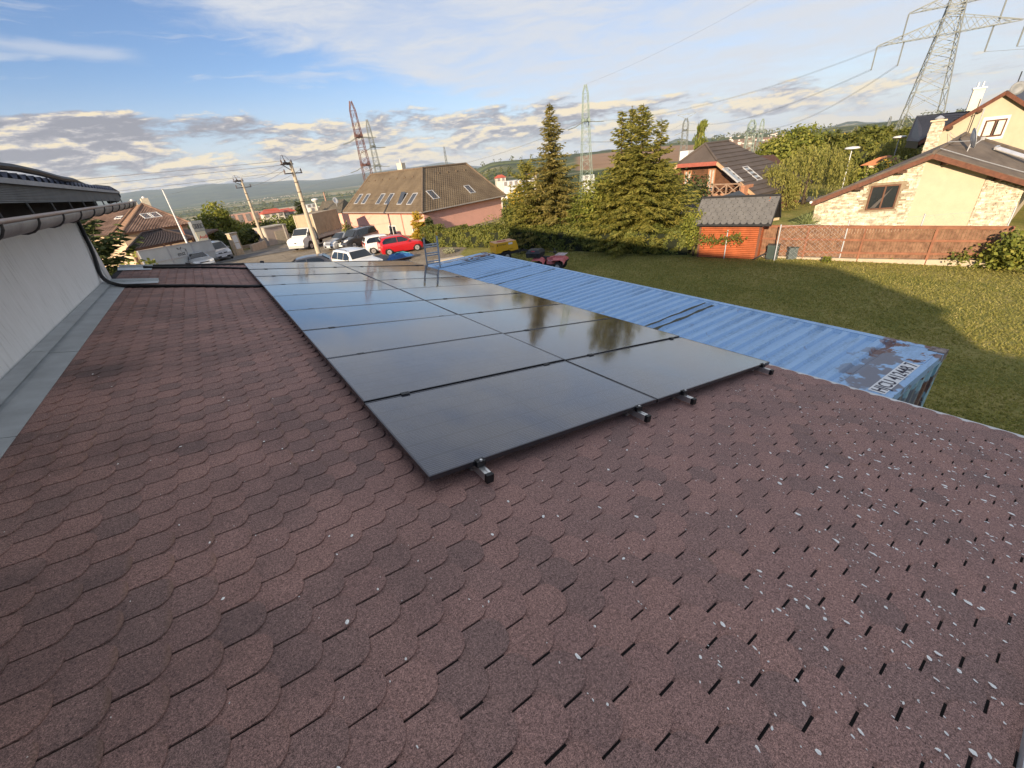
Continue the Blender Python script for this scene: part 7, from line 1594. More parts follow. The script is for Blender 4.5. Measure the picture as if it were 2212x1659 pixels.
def plants():
    # spruces behind the hedge
    def base(px, py, d): p = at_d(px, py, d); return p.x, p.y, -.6
    def H_to(px, py, x, y, zb): return z_over(px, py, x, y) - zb
    x, y, zb = base(1199, 492, 33); spruce('tall lone spruce with a bare spiky top left of the lattice pylon', x, y, zb, H_to(1196.7, 219.7, x, y, zb), 3.5, 'spruce_b', .02, 1.05, .12, .85, neck=.25)
    x, y, zb = base(1145, 492, 33.5); spruce('short broad spruce at the foot of the tall lone spruce', x, y, zb, H_to(1126, 345, x, y, zb), 2.5, 'spruce', .02, .95, .22, .55)
    x, y, zb = base(1248, 494, 31.5); spruce('low bluish young spruce in front of the tall lone spruce', x, y, zb, H_to(1235, 418, x, y, zb), 1.7, 'green', .02, .9, .1, .6)
    G_ = 'spruces clustered left of the timber house'
    x, y, zb = base(1378, 500, 29.5); spruce('broadest spruce of the cluster, its tip second from the right', x, y, zb, H_to(1377.6, 226.5, x, y, zb), 3.6, 'spruce', .02, 1.1, .10, .50, group=G_, neck=.50)
    x, y, zb = base(1338, 500, 30.5); spruce('slender spruce with the leftmost tip of the cluster, rusty needles inside', x, y, zb, H_to(1323.6, 242.2, x, y, zb), 2.9, 'spruce', .02, .95, .16, .50, group=G_, neck=.62)
    x, y, zb = base(1357, 500, 31.5); spruce('spruce with the second tip from the left in the cluster', x, y, zb, H_to(1348.4, 231, x, y, zb), 2.7, 'spruce', .02, .9, .16, .50, group=G_, neck=.65)
    x, y, zb = base(1415, 500, 30.2); spruce('sparse spruce with the rightmost tip of the cluster and a wide right side', x, y, zb, H_to(1401.1, 262.4, x, y, zb), 3.3, 'spruce', .02, .9, .2, .46, group=G_, neck=.60)
    x, y, zb = base(1300, 492, 31); tree('bright green round topped shrub tree between the two groups of spruces', x, y, zb, H_to(1296, 360, x, y, zb), 1.7, 'lime', 4200, .085, 6, trunk_h=.05)
    x, y, zb = base(1462, 480, 37); tree('dark leafed tree between the spruces and the timber house', x, y, zb, H_to(1458, 368, x, y, zb), 2.2, 'dark', 4200, .11, 8, trunk_h=.1)
    x, y, zb = base(1500, 520, 26.5); tree('light green sapling tree close to the left wall of the orange shed', x, y, -.5, H_to(1502, 445, x, y, -.5), .75, 'lime', 1500, .07, 5, trunk_h=.1)
    x, y, zb = base(1476, 515, 27.5); bush('tangled brown green shrub left of the light green sapling', x, y, -.5, .7, H_to(1476, 478, x, y, -.5), 'hedge', 1100, .07)
    x, y, zb = base(1120, 470, 40); tree('yellow autumn tree just past the right end of the pink house', x, y, -1, H_to(1100, 392, x, y, -1) * .98, 1.5, 'gold', 1900, .12, 6, trunk_h=.1)
    x, y, zb = base(1112, 480, 37); tree('green tree hiding the right end of the pink house wall', x, y, -.8, H_to(1112, 425, x, y, -.8), 1.5, 'hedge', 2200, .10, 6, trunk_h=.05)
    x, y, zb = base(907, 500, 43.5); spruce('golden yellow conifer at the near corner of the pink house', x, y, -.5, H_to(906, 455, x, y, -.5), .75, 'gold', .02, 1.5, .05, .42, nm='golden_conifer')
    x, y, zb = base(930, 497, 43); spruce('small dark green cone shaped conifer right of the golden one', x, y, -.5, H_to(930, 468, x, y, -.5), .55, 'pine', .02, 1.6, .05, .7, nm='dwarf_conifer')
    x, y, zb = base(1060, 495, 35.5); tree('thin leafed shrub rising over the hedge against the pink wall', x, y, -.5, H_to(1058, 462, x, y, -.5), 1.1, 'willow', 420, .07, 5, trunk_h=.2)
    x, y, zb = base(968, 531, 34); bush('small grey green mound of plants at the foot of the hedge', x, y, -.5, .5, .4, 'pale', 350, .06)
    # yard side and behind the road
    p = at_d(236, 600, 17.5); spruce('dark pine crowding the white wall corner in front of the tan house', p.x, p.y, -.8, z_over(205, 470, p.x, p.y) + .8, 2.0, 'pine', .05, 1.1, .1, .45, nm='pine_tree')
    p = at_d(300, 600, 21); bush('low yellow green shrub under the dark pine near the grey hoarding', p.x, p.y, -.6, 1.3, z_over(300, 548, p.x, p.y) + .6, 'lime', 1500, .09)
    T = 'trees and shrubs beyond the road'
    p = at_d(480, 505, 74); tree('tall yellow green poplar like tree beyond the meter pillar', p.x, p.y, gz(p.x, p.y), z_over(473.7, 440, p.x, p.y) - gz(p.x, p.y), 2.6, 'lime', 3200, .20, 8, trunk_h=.12, group=T)
    for (px, py, tp, d, r, m, l) in ((440, 505, 466, 80, 3.4, 'dark', 'dark tree behind the sign pillar'), (520, 505, 474, 78, 2.6, 'green', 'green shrub tree just right of the poplar like tree'), (556, 500, 470, 82, 3.2, 'dark', 'dark bushy tree left of the leaning concrete pole'), (596, 492, 461, 88, 3.4, 'green', 'green tree right of the farther concrete pole'), (628, 488, 458, 90, 3.0, 'dark', 'dark green tree above the pale outbuilding'), (646, 486, 462, 86, 2.4, 'green', 'small green tree left of the cypress'), (535, 512, 493, 70, 2.0, 'hedge', 'ivy covered low shrub behind the garden wall'), (560, 511, 490, 69, 1.9, 'dark', 'dark clipped shrub at the left side of the pale outbuilding')):
        p = at_d(px, py, d); b = gz(p.x, p.y); tree(l, p.x, p.y, b, max(2, z_over(px, tp, p.x, p.y) - b), r, m, 2200, .19, 8, trunk_h=.05, group=T)
    for (px, py, tp, d, r, m, l) in ((457.6, 516, 502, 64, .85, 'lime', 'yellow green clipped ball bush beside the sign pillar'), (474, 514, 498.5, 64, 1.2, 'pine', 'dark blue green domed bush right of the yellow green ball bush')):
        p = at_d(px, py, d); b = gz(p.x, p.y); bush(l, p.x, p.y, b, r, max(1.2, z_over(px, tp, p.x, p.y) - b), m, 1400, .12)
    a, b = at_d(470, 523, 63), at_d(497, 518, 63); hedge('low_hedge', 'low dark square cut hedge below the domed bush', [(a.x, a.y), (b.x, b.y)], 1.9, .9, 2600, 'pine', .10)
    a, b = at_d(500, 540, 60.5), at_d(497, 530, 60.6); bush('leafy shrub at the foot of the meter pillar', a.x, a.y, -1.3, .9, 1.2, 'hedge', 700, .11)
    p = at_d(664, 500, 70); spruce('slim dark cypress just behind the nearer concrete pole', p.x, p.y, -1.5, z_over(655.7, 436, p.x, p.y) + 1.5, .9, 'pine', .01, 1.7, .04, .35, nm='cypress_tree', droop=-.3)
    p = at_d(684, 490, 68); tree('rounded golden brown shrub behind the truck cab', p.x, p.y, -1.5, z_over(682.7, 452, p.x, p.y) + 1.5, 1.6, 'gold', 1600, .13, 6, trunk_h=.05)
    p = at_d(757, 510, 47); tree('scraggly climbing shrub between the truck and the pink wall', p.x, p.y, -.6, z_over(757, 475, p.x, p.y) + .6, .7, 'willow', 700, .10, 5, trunk_h=.1)
    # right hand gardens
    p = at_d(1690, 400, 56); b = gz(p.x, p.y); tree('big round green tree right of the timber house', p.x, p.y, b, z_over(1692, 272, p.x, p.y) - b, 3.3, 'lime', 8000, .17, 12, trunk_h=.12, lump=.12)
    def willow(label, px, top, d, rad):
        rng = RNG; p = at_d(px, 440, d); b = gz(p.x, p.y); H = z_over(px, top, p.x, p.y) - b; t = thing('willow_tree', label, 'tree', (p.x, p.y, b)); trunk(t, (p.x, p.y, b), (p.x, p.y, b + H * .85), .2); C = []; U = []; Wd = []
        for k in range(330):
            a = rng.uniform(0, 6.28); r = rad * math.sqrt(rng.uniform(0.02, 1)); z0 = b + H * (1.0 - .42 * (r / rad) ** 2) + rng.normal(0, .2); ln = rng.uniform(.35, .8) * H * (.6 + .5 * r / rad); m = max(4, int(ln / .11)); s = np.arange(m) / m
            P = np.stack([p.x + math.cos(a) * r * (1 + .10 * s), p.y + math.sin(a) * r * (1 + .10 * s), z0 + .3 * np.sin(s * 2.5) - ln * s], 1) + rng.normal(0, .045, (m, 3)); P = P[P[:, 2] > b + .1]; m = len(P)
            if not m: continue
            D = unit(np.array([0, 0, -1.0]) + rng.normal(0, .45, (m, 3))); C.append(P); U.append(D * .13); Wd.append(unit(np.cross(D, rng.normal(0, 1, (m, 3)))) * .035)
        V, F = diamonds(np.concatenate(C), np.concatenate(U), np.concatenate(Wd)); fast('crown', V, F, LM['willow'], t)
    willow('large weeping willow in front of the big round tree', 1735, 318, 47, 3.3); willow('smaller drooping willow by the farther street lamp', 1902, 305, 62, 2.2); willow('low silvery drooping tree at the lower left of the large willow', 1664, 365, 44, 1.9)
    D_ = 'garden trees around the street lamps'
    for (px, base_, tp, d, r, m, l) in ((1772, 345, 282, 74, 3.2, 'lime', 'yellow green tree behind the large willow'), (1760, 350, 292, 66, 2.6, 'green', 'green tree in the gap between round tree and yellow tree'), (1812, 350, 291, 78, 2.0, 'gold', 'golden topped tree between the two conifers near the lamp'), (1850, 345, 302, 74, 3.0, 'green', 'leafy green tree behind the nearer street lamp'), (1925, 330, 285, 88, 3.6, 'dark', 'dark tree left of the black roof wing'), (1878, 335, 297, 84, 3.4, 'green', 'mid green tree behind the smaller willow'), (1965, 330, 300, 70, 2.2, 'dark', 'dark shrub tree touching the black roof wing')):
        p = at_d(px, base_, d); b = gz(p.x, p.y); tree(l, p.x, p.y, b, max(3, z_over(px, tp, p.x, p.y) - b), r, m, 2600, .20, 9, trunk_h=.08, group=D_)
    for (px, base_, tp, d, r, m, l, nm) in ((1797, 345, 279, 72, 1.7, 'pine', 'dark pointed conifer behind the yellow green tree', 'spruce_tree'), (1832, 345, 273, 84, 2.0, 'pale', 'pale grey green conifer above the nearer street lamp', 'pale_conifer')):
        p = at_d(px, base_, d); b = gz(p.x, p.y); spruce(l, p.x, p.y, b, z_over(px, tp, p.x, p.y) - b, r, m, .04, 1.0, .1, .8, nm=nm)
    a, b = at_d(1770, 405, 64), at_d(1952, 350, 70); hedge('tall_hedge', 'tall dark boundary hedge behind the street lamps', [(a.x, a.y), ((a.x + b.x) / 2 + 1, (a.y + b.y) / 2), (b.x, b.y)], 4.6, 2.2, 9000, 'hedge', .20)
    p = at_d(1880, 380, 47); b = gz(p.x, p.y); bush('bright green ball bush over the stone house roof edge', p.x, p.y, b, 1.4, z_over(1880, 361, p.x, p.y) - b, 'lime', 1400, .12)
    p = at_d(1911, 372, 50); b = gz(p.x, p.y); tree('small tree with orange red autumn leaves above the stone house roof', p.x, p.y, b, z_over(1911, 341, p.x, p.y) - b, .9, 'gold', 700, .11, 5, trunk_h=.3)
    p = at_d(1938, 360, 47); b = gz(p.x, p.y); bush('dark spreading shrub above the stone house verge', p.x, p.y, b, 1.8, z_over(1935, 338, p.x, p.y) - b, 'dark', 1500, .12)
    p = at_d(1900, 375, 55); b = gz(p.x, p.y); mb = MB(); mb.box((p.x, p.y, z_over(1900, 352, p.x, p.y) - 1.5), (2.2, 2, 3), .3); hs = thing('garden_hut', 'little terracotta roofed hut between the shrubs', 'hut', (p.x, p.y, b)); mb.build('wall', mat('tan_render', (.62, .46, .31), .9), hs)
    mb = MB(); zt = z_over(1900, 351, p.x, p.y); mb.hexa([(p.x - 1.4, p.y - 1.3, zt - .1), (p.x + 1.4, p.y - 1.3, zt - .1), (p.x + 1.4, p.y + 1.3, zt - .1), (p.x - 1.4, p.y + 1.3, zt - .1), (p.x - 1.2, p.y - .05, zt + .5), (p.x + 1.2, p.y - .05, zt + .5), (p.x + 1.2, p.y + .05, zt + .5), (p.x - 1.2, p.y + .05, zt + .5)]); mb.build('roof', mat('terracotta', (.42, .17, .08), .8, .2, 5), hs)
    # weeping conifer over the timber house ridge
    rng = RNG; p = at_d(1500, 345, 58); b = gz(p.x, p.y); t = thing('weeping_conifer', 'crooked weeping conifer standing above the timber house ridge', 'tree', (p.x, p.y, b))
    path = [Vector((p.x, p.y, b)), at_d(1506, 325, 58), at_d(1508, 300, 58), at_d(1513, 280, 58), at_d(1518, 264, 58), at_d(1521, 261.5, 58)]; mb = MB(); mb.tube(path, [.16, .13, .10, .08, .05, .03], 7); mb.build('trunk', M_bark, t, smooth='all'); C = []
    br = [Vector(path[2]), at_d(1514, 308, 58), at_d(1519, 300, 58), at_d(1525, 296, 58)]
    for pts, dn in ((path[1:], 95), (br, 60)):
        for a, c in zip(pts, pts[1:]):
            for k in range(dn): s = rng.uniform(0, 1); q = a.lerp(c, s); C.append((q.x + rng.normal(0, .20), q.y + rng.normal(0, .20), q.z - abs(rng.normal(0, .55)) * (1.3 if a.z < path[3].z else .8)))
    C = np.array(C); D = unit(np.array([0, 0, -1.0]) + rng.normal(0, .3, (len(C), 3))); V, F = diamonds(C, D * .30, unit(np.cross(D, rng.normal(0, 1, (len(C), 3)))) * .08); fast('crown', V, F, LM['green'], t)
    # fountain grass by the stone wall
    p = at_d(1741, 482, 31.5); b = -.6; t = thing('fountain_grass', 'arching clump of pale green fountain grass left of the stone wall', 'ornamental grass', (p.x, p.y, b)); C = []; U = []; Wd = []
    for k in range(420):
        a = rng.uniform(0, 6.28); l = rng.uniform(1.0, 1.9); sp = rng.uniform(.15, .95); m = 6; s = (np.arange(m) + .5) / m; hd = np.array([math.cos(a), math.sin(a)]); z = l * (s - .55 * sp * s ** 2.6); P = np.stack([p.x + hd[0] * sp * l * .62 * s ** 1.6, p.y + hd[1] * sp * l * .62 * s ** 1.6, b + z], 1); D = np.gradient(P, axis=0); C.append(P); U.append(D * .62); Wd.append(unit(np.cross(D, rng.normal(0, 1, (m, 3)))) * .016)
    V, F = diamonds(np.concatenate(C), np.concatenate(U), np.concatenate(Wd)); fast('blades', V, F, LM['reed'], t, kind='stuff')
    # brambles at the right end of the fence, vine on the shed, weeds at the plinth
    def scramble(nm, label, pts, n, spread, mname, leaf=.06, cat='climber'):
        q0 = pts[0]; t = thing(nm, label, cat, q0); C = []; mb = MB()
        for a, c in zip(pts, pts[1:]):
            mb.tube([a, a.lerp(c, .5) + Vector((0, 0, .05)), c], .012, 5); m = n // (len(pts) - 1); s = rng.uniform(0, 1, (m, 1)); C.append(np.array(a) * (1 - s) + np.array(c) * s + rng.normal(0, 1, (m, 3)) * np.array(spread))
        C = np.concatenate(C); C[:, 2] = np.maximum(C[:, 2], -.55); V, F = leaves(rng, C, rng.normal(0, 1, (len(C), 3)) + np.array([-.6, -.4, .5]), leaf, .7, .5); fast('foliage', V, F, LM[mname], t); mb.build('stem', M_bark, t)
    sh = lambda x, z: Vector((21.87, 11.78, 0)) + Vector((.272, -.962, 0)) * x + Vector((-.30, -.08, z))
    scramble('vine', 'leafy vine with bare twigs trained across the orange shed wall', [sh(.05, .5), sh(.5, .55), sh(.9, .45), sh(1.4, .55), sh(1.9, .65), sh(2.3, .55)], 420, (.04, .12, .14), 'hedge', .06)
    mbv = [at_z(2040, 556, -.3), at_z(2075, 548, .0), at_z(2100, 552, -.2), at_z(2125, 548, .0)]; scramble('weeds', 'straggling weeds growing over the plinth under the right fence panel', [v + FN * .25 for v in mbv], 520, (.16, .16, .16), 'hedge', .065, 'weeds')
    br = [at_z(2130, 572, -.4), at_z(2155, 560, -.2), at_z(2175, 548, .15), at_z(2195, 535, .45), at_z(2212, 545, .3), at_z(2240, 560, .0)]; scramble('bramble', 'thick bramble and ivy at the right end of the board fence', br, 2600, (.30, .30, .26), 'lime', .075)
    br = [at_z(2165, 545, .2), at_z(2178, 520, .75), at_z(2192, 505, .95)]; scramble('bramble', 'thin climbing bramble on the last wire post', br, 260, (.12, .12, .12), 'green', .06)
    for i, (px, py, l) in enumerate(((1925, 566, 'small weed tuft at the plinth below the fence middle'), (1785, 567, 'green weed tuft under the second fence panel'), (1990, 566, 'broad leaved weed beside the fence kerb'))):
        v = at_z(px, py, -.5); bush(l, v.x, v.y, -.52, .22, .3, 'lime', 160, .05, nm='weed_tuft', cat='weed')
plants()

def lawn_blades():
    rng = RNG; n = 230000; P = np.empty((0, 2))
    d = 7 + 25 * rng.uniform(0, 1, n) ** .9; az = rng.uniform(R(24), R(104), n); x = CAM[0] + d * np.sin(az); y = CAM[1] + d * np.cos(az)
    lot = (y - 23.2) - (x - 11.0) * 1.05; keep = (lot < .4) & (x > 4.6) & (y > -9)
    cx = (x - CO.x) * CXD.x + (y - CO.y) * CXD.y; cy = (x - CO.x) * CYD.x + (y - CO.y) * CYD.y; keep &= ~((cx > -.1) & (cx < 2.5) & (cy > -.1) & (cy < 12.3))
    f = (x - FA.x) * FN.x + (y - FA.y) * FN.y; keep &= (f > .12) | (y > 9)
    keep &= ~((x > 19.3) & (y > 9) & (x > 15.3 + (36 - y) * .265)); x, y = x[keep], y[keep]; n = len(x)
    z = np.array([hgt(a, b) for a, b in zip(x, y)]); s = rng.uniform(.035, .085, n) * (1 + .3 * (d[keep] > 16)); D = unit(np.stack([rng.normal(0, .75, n), rng.normal(0, .75, n), np.ones(n) * .75], 1)); W_ = unit(np.cross(D, rng.normal(0, 1, (n, 3)))) * (.012 + .010 * rng.uniform(0, 1, (n, 1)))
    B = np.stack([x, y, z], 1); V = np.stack([B - W_, B + W_, B + D * s[:, None]], 1).reshape(-1, 3)
    o = fast('grass', V, np.arange(3 * n).reshape(n, 3), leaf_mat('grass_blades', (.17, .185, .042), (.38, .345, .095), (.60, .50, .21), .5), kind='stuff'); o['label'] = 'short tufty grass of the lawn behind the container'
lawn_blades()
# ------------------------------------------------------------------ concrete poles with crossarms
M_pole = mat('pole_concrete', (.46, .39, .29), .9, .18, 3, .3, 25); M_iron = mat('rusty_iron', (.075, .055, .045), .8, .35, 12); M_ins = mat('insulator', (.16, .11, .09), .35, .2, 10); M_wire = mat('wire_grey', (.16, .165, .175), .6, .1, 5)
def conc_pole(label, base, topxy, zb, r0, r1, style):
    b = at_z(base[0], base[1], zb); zt = z_over(topxy[0], topxy[1], b.x, b.y); t = thing('utility_pole', label, 'utility pole', b, 'concrete utility poles by the yard')
    mb = MB(); mb.tube([b + Vector((0, 0, -.3)), Vector((b.x, b.y, zt))], [r0, r1], 14); p = mb.build('shaft', M_pole, t, smooth=True)
    for k in (.80, .70, .60): mb = MB(); z = lerp(zb, zt, k); r = lerp(r0, r1, k) + .008; mb.lathe((b.x, b.y, z), [(r, -.03), (r + .012, -.03), (r + .012, .03), (r, .03)], 14); mb.build('band', M_iron, t)
    ax = Vector((.83, .55, 0)).normalized() if style else Vector((.9, .43, 0)).normalized(); tip = Vector((b.x, b.y, zt)); ends = []
    def ins(p, up=True):
        mb = MB(); s = 1 if up else -1; mb.lathe((p.x, p.y, p.z), [(.02, 0), (.05, .06 * s), (.07, .10 * s), (.045, .13 * s), (.065, .18 * s), (.04, .22 * s), (.055, .27 * s), (0, .31 * s)], 9); mb.build('insulator', M_ins, t, smooth=True)
    a0 = tip + Vector((0, 0, -.15)); mb = MB(); mb.bar(a0 - ax * 1.05, a0 + ax * .25, .10, .09); mb.bar(a0 - ax * .95, a0 + Vector((0, 0, -.55)), .05); mb.build('crossarm', M_iron, t)
    a1 = tip + Vector((0, 0, -.85)); mb = MB(); mb.bar(a1 - ax * .95, a1 + ax * .95, .09, .08); mb.build('crossarm', M_iron, t)
    for s in (-.9, -.5, .15): ins(a0 + ax * s + Vector((0, 0, .04)))
    for s in (-.9, .9): ins(a1 + ax * s + Vector((0, 0, .04)))
    mb = MB(); mb.bar(tip + Vector((0, 0, -.1)) - ax * .55, tip + Vector((0, 0, .55)) - ax * .62, .04); mb.tube([tip - ax * 1.0 + Vector((0, 0, .05)), tip - ax * .8 + Vector((0, 0, .5)), tip - ax * .35 + Vector((0, 0, .45)), tip + ax * .1], .012, 5); mb.box(tip - ax * .55 + Vector((0, 0, -.06)), (.35, .16, .14), .6); mb.box(tip - ax * .25 + Vector((0, 0, -.12)), (.25, .2, .2), .6); mb.build('switchgear', M_iron, t)
    return tip, ax
T1, X1 = conc_pole('nearer concrete utility pole with rusty crossarms in front of the white truck', (690, 551.5), (631.5, 349.5), -.5, .215, .13, 1)
T2, X2 = conc_pole('farther concrete utility pole with rusty crossarms left of the pale outbuilding', (573.3, 529.5), (523.8, 388), -.95, .20, .12, 0)
def wire(label, a, b, sag, r=.022, n=24, group=None, nm='power_line'):
    a, b = Vector(a), Vector(b); mb = MB(); mb.tube([a.lerp(b, i / n) + Vector((0, 0, -sag * 4 * (i / n) * (1 - i / n))) for i in range(n + 1)], r, 5, cap=False); return tag(mb.build(nm, M_wire, smooth='all'), label, 'power line', group)
WG = 'low voltage wires on the concrete poles'
far_l = Vector((-60, 64, 9.5))
for i, s in enumerate((-.9, -.5)): wire(f"{('upper', 'lower')[i]} thin wire running left from the nearer concrete pole across the clouds", T1 + X1 * s + Vector((0, 0, .1 - .28 * i)), far_l + Vector((0, 0, -1.0 * i)), .5, .016)
wire('third thin wire below the two left of the nearer concrete pole', T1 + X1 * -.9 + Vector((0, 0, -.7)), far_l + Vector((0, 0, -2.0)), .5, .014)
for i, s in enumerate((-.9, .9, .15)): wire(('left', 'right', 'top')[i] + ' wire sagging between the two concrete poles', T1 + X1 * s + Vector((0, 0, -.6 if i < 2 else .1)), T2 + X2 * s + Vector((0, 0, -.6 if i < 2 else .1)), .45, .014, group=WG)
wire('single service wire from the farther concrete pole down to the truck side', T2 + Vector((0, 0, -3.4)), T1 + Vector((0, 0, -3.2)) + X1 * .2, .5, .012, group=WG)

# ------------------------------------------------------------------ lattice pylons
M_pgrey = mat('pylon_grey', (.20, .215, .205), .6, .15, .5, metal=.2); M_pgreen = mat('pylon_green', (.25, .31, .27), .6, .15, .5); M_pred = mat('pylon_red', (.15, .075, .065), .7, .3, .5)
def lattice(mb, base, w0, zs, ws, r=.09, ang=0.0, braces=True, leg=1.5):
    """four legs through heights zs with half widths ws, braced between"""
    ca, sa = math.cos(ang), math.sin(ang)
    def P(i, k): w = ws[i]; sx, sy = ((-1, -1), (1, -1), (1, 1), (-1, 1))[k]; x, y = sx * w, sy * w; return Vector((base.x + x * ca - y * sa, base.y + x * sa + y * ca, base.z + zs[i]))
    for i in range(len(zs) - 1):
        for k in range(4):
            mb.bar(P(i, k), P(i + 1, k), r * leg); k2 = (k + 1) % 4
            if braces: mb.bar(P(i, k), P(i + 1, k2), r * .7); mb.bar(P(i, k2), P(i + 1, k), r * .7)
            if i % 2 == 0: mb.bar(P(i, k), P(i, k2), r * .8)
    return P
def arm(mb, c, d, L, h, r, w):
    """tapering crossarm out along d from the tower axis"""
    s = Vector((-d.y, d.x, 0)) * w; tipp = c + d * L; n = max(4, int(L / 1.6)); lo = [c + s, c - s]; hi = [c + s + Vector((0, 0, h)), c - s + Vector((0, 0, h))]
    for q in lo: mb.bar(q, tipp, r)
    for q in hi: mb.bar(q, tipp + Vector((0, 0, .15)), r)
    for i in range(n):
        a, b = i / n, (i + 1) / n
        for k in (0, 1): mb.bar(lo[k].lerp(tipp, a), hi[k].lerp(tipp, b), r * .6); mb.bar(hi[k].lerp(tipp, a), lo[k].lerp(tipp, b), r * .6)
        mb.bar(lo[0].lerp(tipp, a), lo[1].lerp(tipp, b), r * .5)
    return tipp
def strings(root, p, d, L, droop, r=.10, name='insulator_string'):
    e = p + d * L + Vector((0, 0, -droop)); mb = MB(); n = 10; m = p.lerp(e, .5) + Vector((0, 0, -droop * .18))
    mb.tube([p, m, e], r, 6); 
    mb.build(name, M_pgrey, root); return e
def big_pylon():
    d = 150; h0 = at_d(1990, 250, d); zb = hgt(h0.x, h0.y); t = thing('lattice_pylon', 'tall grey lattice pylon with two pairs of arms over the black roof', 'pylon', (h0.x, h0.y, zb)); b = Vector((h0.x, h0.y, zb))
    z = lambda px, py: z_over(px, py, b.x, b.y) - zb
    zl, zu = z(2052, 72), z(2079, 6); top = zu + 9
    zs = [0, 4.5, 9, z(2003, 235), z(2014, 195), z(2028, 160), 0, 0, 0, 0, zl, zl + 3.2, 0, 0, zu, zu + 2.4, top - 2, top]
    for i0, i1 in ((5, 10), (11, 14)):
        for i in range(i0 + 1, i1): zs[i] = lerp(zs[i0], zs[i1], (i - i0) / (i1 - i0))
    wf = lambda h: max(.35, 4.9 * (1 - h / (zl + 16)) ** 1.0) if h < zl else max(.3, lerp(wf(zl - .01), .5, min(1, (h - zl) / (top - zl))))
    ws = [wf(h) for h in zs]; view = math.atan2(b.x - CAM[0], b.y - CAM[1]); ang = -view + .15
    mb = MB(); lattice(mb, b, 0, zs[:5], ws[:5], .13, ang); lattice(mb, b, 0, zs[4:], ws[4:], .12, ang); mb.build('tower', M_pgrey, t, fix=False)
    dx = Vector((math.cos(ang), math.sin(ang), 0)); ends = []
    for zz, L, hh, ins_at in ((zl, 11.8, 3.2, (1.0, .60)), (zu, 7.6, 2.4, (1.0,))):
        for s in (-1, 1):
            mb = MB(); c = b + Vector((0, 0, zz)); arm(mb, c, dx * s, L * (1.0 if s < 0 else .95), hh, .12, wf(zz)); mb.build('crossarm', M_pgrey, t, fix=False)
            for k in ins_at: e = strings(t, c + dx * s * L * k, Vector((0, 0, 0)), 0, 4.4, .14); ends.append((s, zz, k, e))
    return ends, dx, b
BE, BDX, BB = big_pylon()
def slim_pylon(label, px, base_py, top_py, d, m, wtop, wbot, lvls=(), head=None, r=.10, side_strings=()):
    p = at_d(px, base_py, d); zb = hgt(p.x, p.y); b = Vector((p.x, p.y, zb)); H = z_over(px, top_py, p.x, p.y) - zb; t = thing('lattice_pylon', label, 'pylon', b)
    n = 15; zs = [H * (i / n) for i in range(n + 1)]; ws = [lerp(wbot, wtop, min(1, (i / n) / .93) ** .8) * (1 if i < n else .35) for i in range(n + 1)]; ang = -math.atan2(b.x - CAM[0], b.y - CAM[1]) + .2
    mb = MB(); lattice(mb, b, 0, zs, ws, r, ang); mb.build('tower', m, t, fix=False); pts = []
    along = Vector((math.cos(ang - .2), math.sin(ang - .2), 0)); deep = Vector((-along.y, along.x, 0))
    for (py, L) in lvls:
        zz = z_over(px, py, b.x, b.y) - zb; c = b + Vector((0, 0, zz))
        for s in (-1, 1): mb = MB(); arm(mb, c, deep * s, L, 1.6, r, lerp(wbot, wtop, min(1, zz / H))); mb.build('crossarm', m, t, fix=False)
        mb = MB(); mb.box(c + Vector((0, 0, .3)), (lerp(wbot, wtop, zz / H) * 2.1, 2.5, .9), ang); mb.build('arm_root', m, t)
        for off in (-.6, .6):
            for s in (-1, 1): e = strings(t, c + along * s * 1.0 + deep * off * L * .5 + Vector((0, 0, -.1)), along * s, 5.2, 1.8 if s < 0 else .5, .10); pts.append((zz, s, off, e))
    if head:
        c = b + Vector((0, 0, H)); L = head; mb = MB()
        for s in (-1, 1): mb.bar(c + along * s * wtop * .5, c + along * s * L + Vector((0, 0, 2.2)), r * 1.2); mb.bar(c + along * s * L * .5 + Vector((0, 0, 1.1)), c + Vector((0, 0, 2.2)), r)
        mb.bar(c - along * L + Vector((0, 0, 2.2)), c + along * L + Vector((0, 0, 2.2)), r * 1.3); mb.build('head_frame', m, t, fix=False)
    return b, along, deep, H, pts
PA = slim_pylon('red brown lattice pylon with insulator arms behind the pink house ridge', 800, 400, 215, 190, M_pred, .95, 2.5, ((294, 6), (357, 6)), r=.12)
PB = slim_pylon('grey lattice pylon just right of the red brown one', 824, 400, 255, 250, M_pgrey, .8, 2.6, ((316, 5), (358, 5)), r=.12)
PC = slim_pylon('slender pale green lattice pylon between the two groups of spruces', 1267, 420, 182, 170, M_pgreen, .85, 2.5, ((262, 3),), r=.10)
PD = slim_pylon('pylon with a flat trapezoid head left of the weeping conifer', 1474, 352, 256, 330, M_pgrey, 1.5, 2.7, ((283, 4),), head=5.5, r=.17)
PE_ = slim_pylon('thick green pylon seen edge on behind the timber house roof', 1613, 345, 260, 260, M_pgreen, 1.5, 2.6, ((283, 9),), r=.17)
PF = slim_pylon('thinner pale green pylon right of the thick green one', 1633, 352, 258, 330, M_pgreen, .9, 2.3, ((286, 8), (306, 7)), r=.14)
PG = slim_pylon('tiny distant pylon on the skyline left of the lone spruce', 965, 356, 316, 900, M_pgrey, 1.2, 3.0, (), r=.28)
PH = slim_pylon('tiny distant pylon on the skyline right of the little hill', 1918, 275, 252, 1000, M_pgrey, 1.2, 3.0, ((258, 7),), r=.3)
LG = 'high voltage lines of the pylons'
def hv(label, a, b, sag, r=.030): wire(label, a, b, sag, r, 40, LG)
up_l = [e for s, z, k, e in BE if s < 0 and k == 1.0]
lo = [(k, e) for s, z, k, e in BE if s < 0 and z == BE[0][1]]
cP = [p[3] for p in PC[4] if p[1] > 0]
BUN = ((0, 0, 0), (.35, .2, .25))
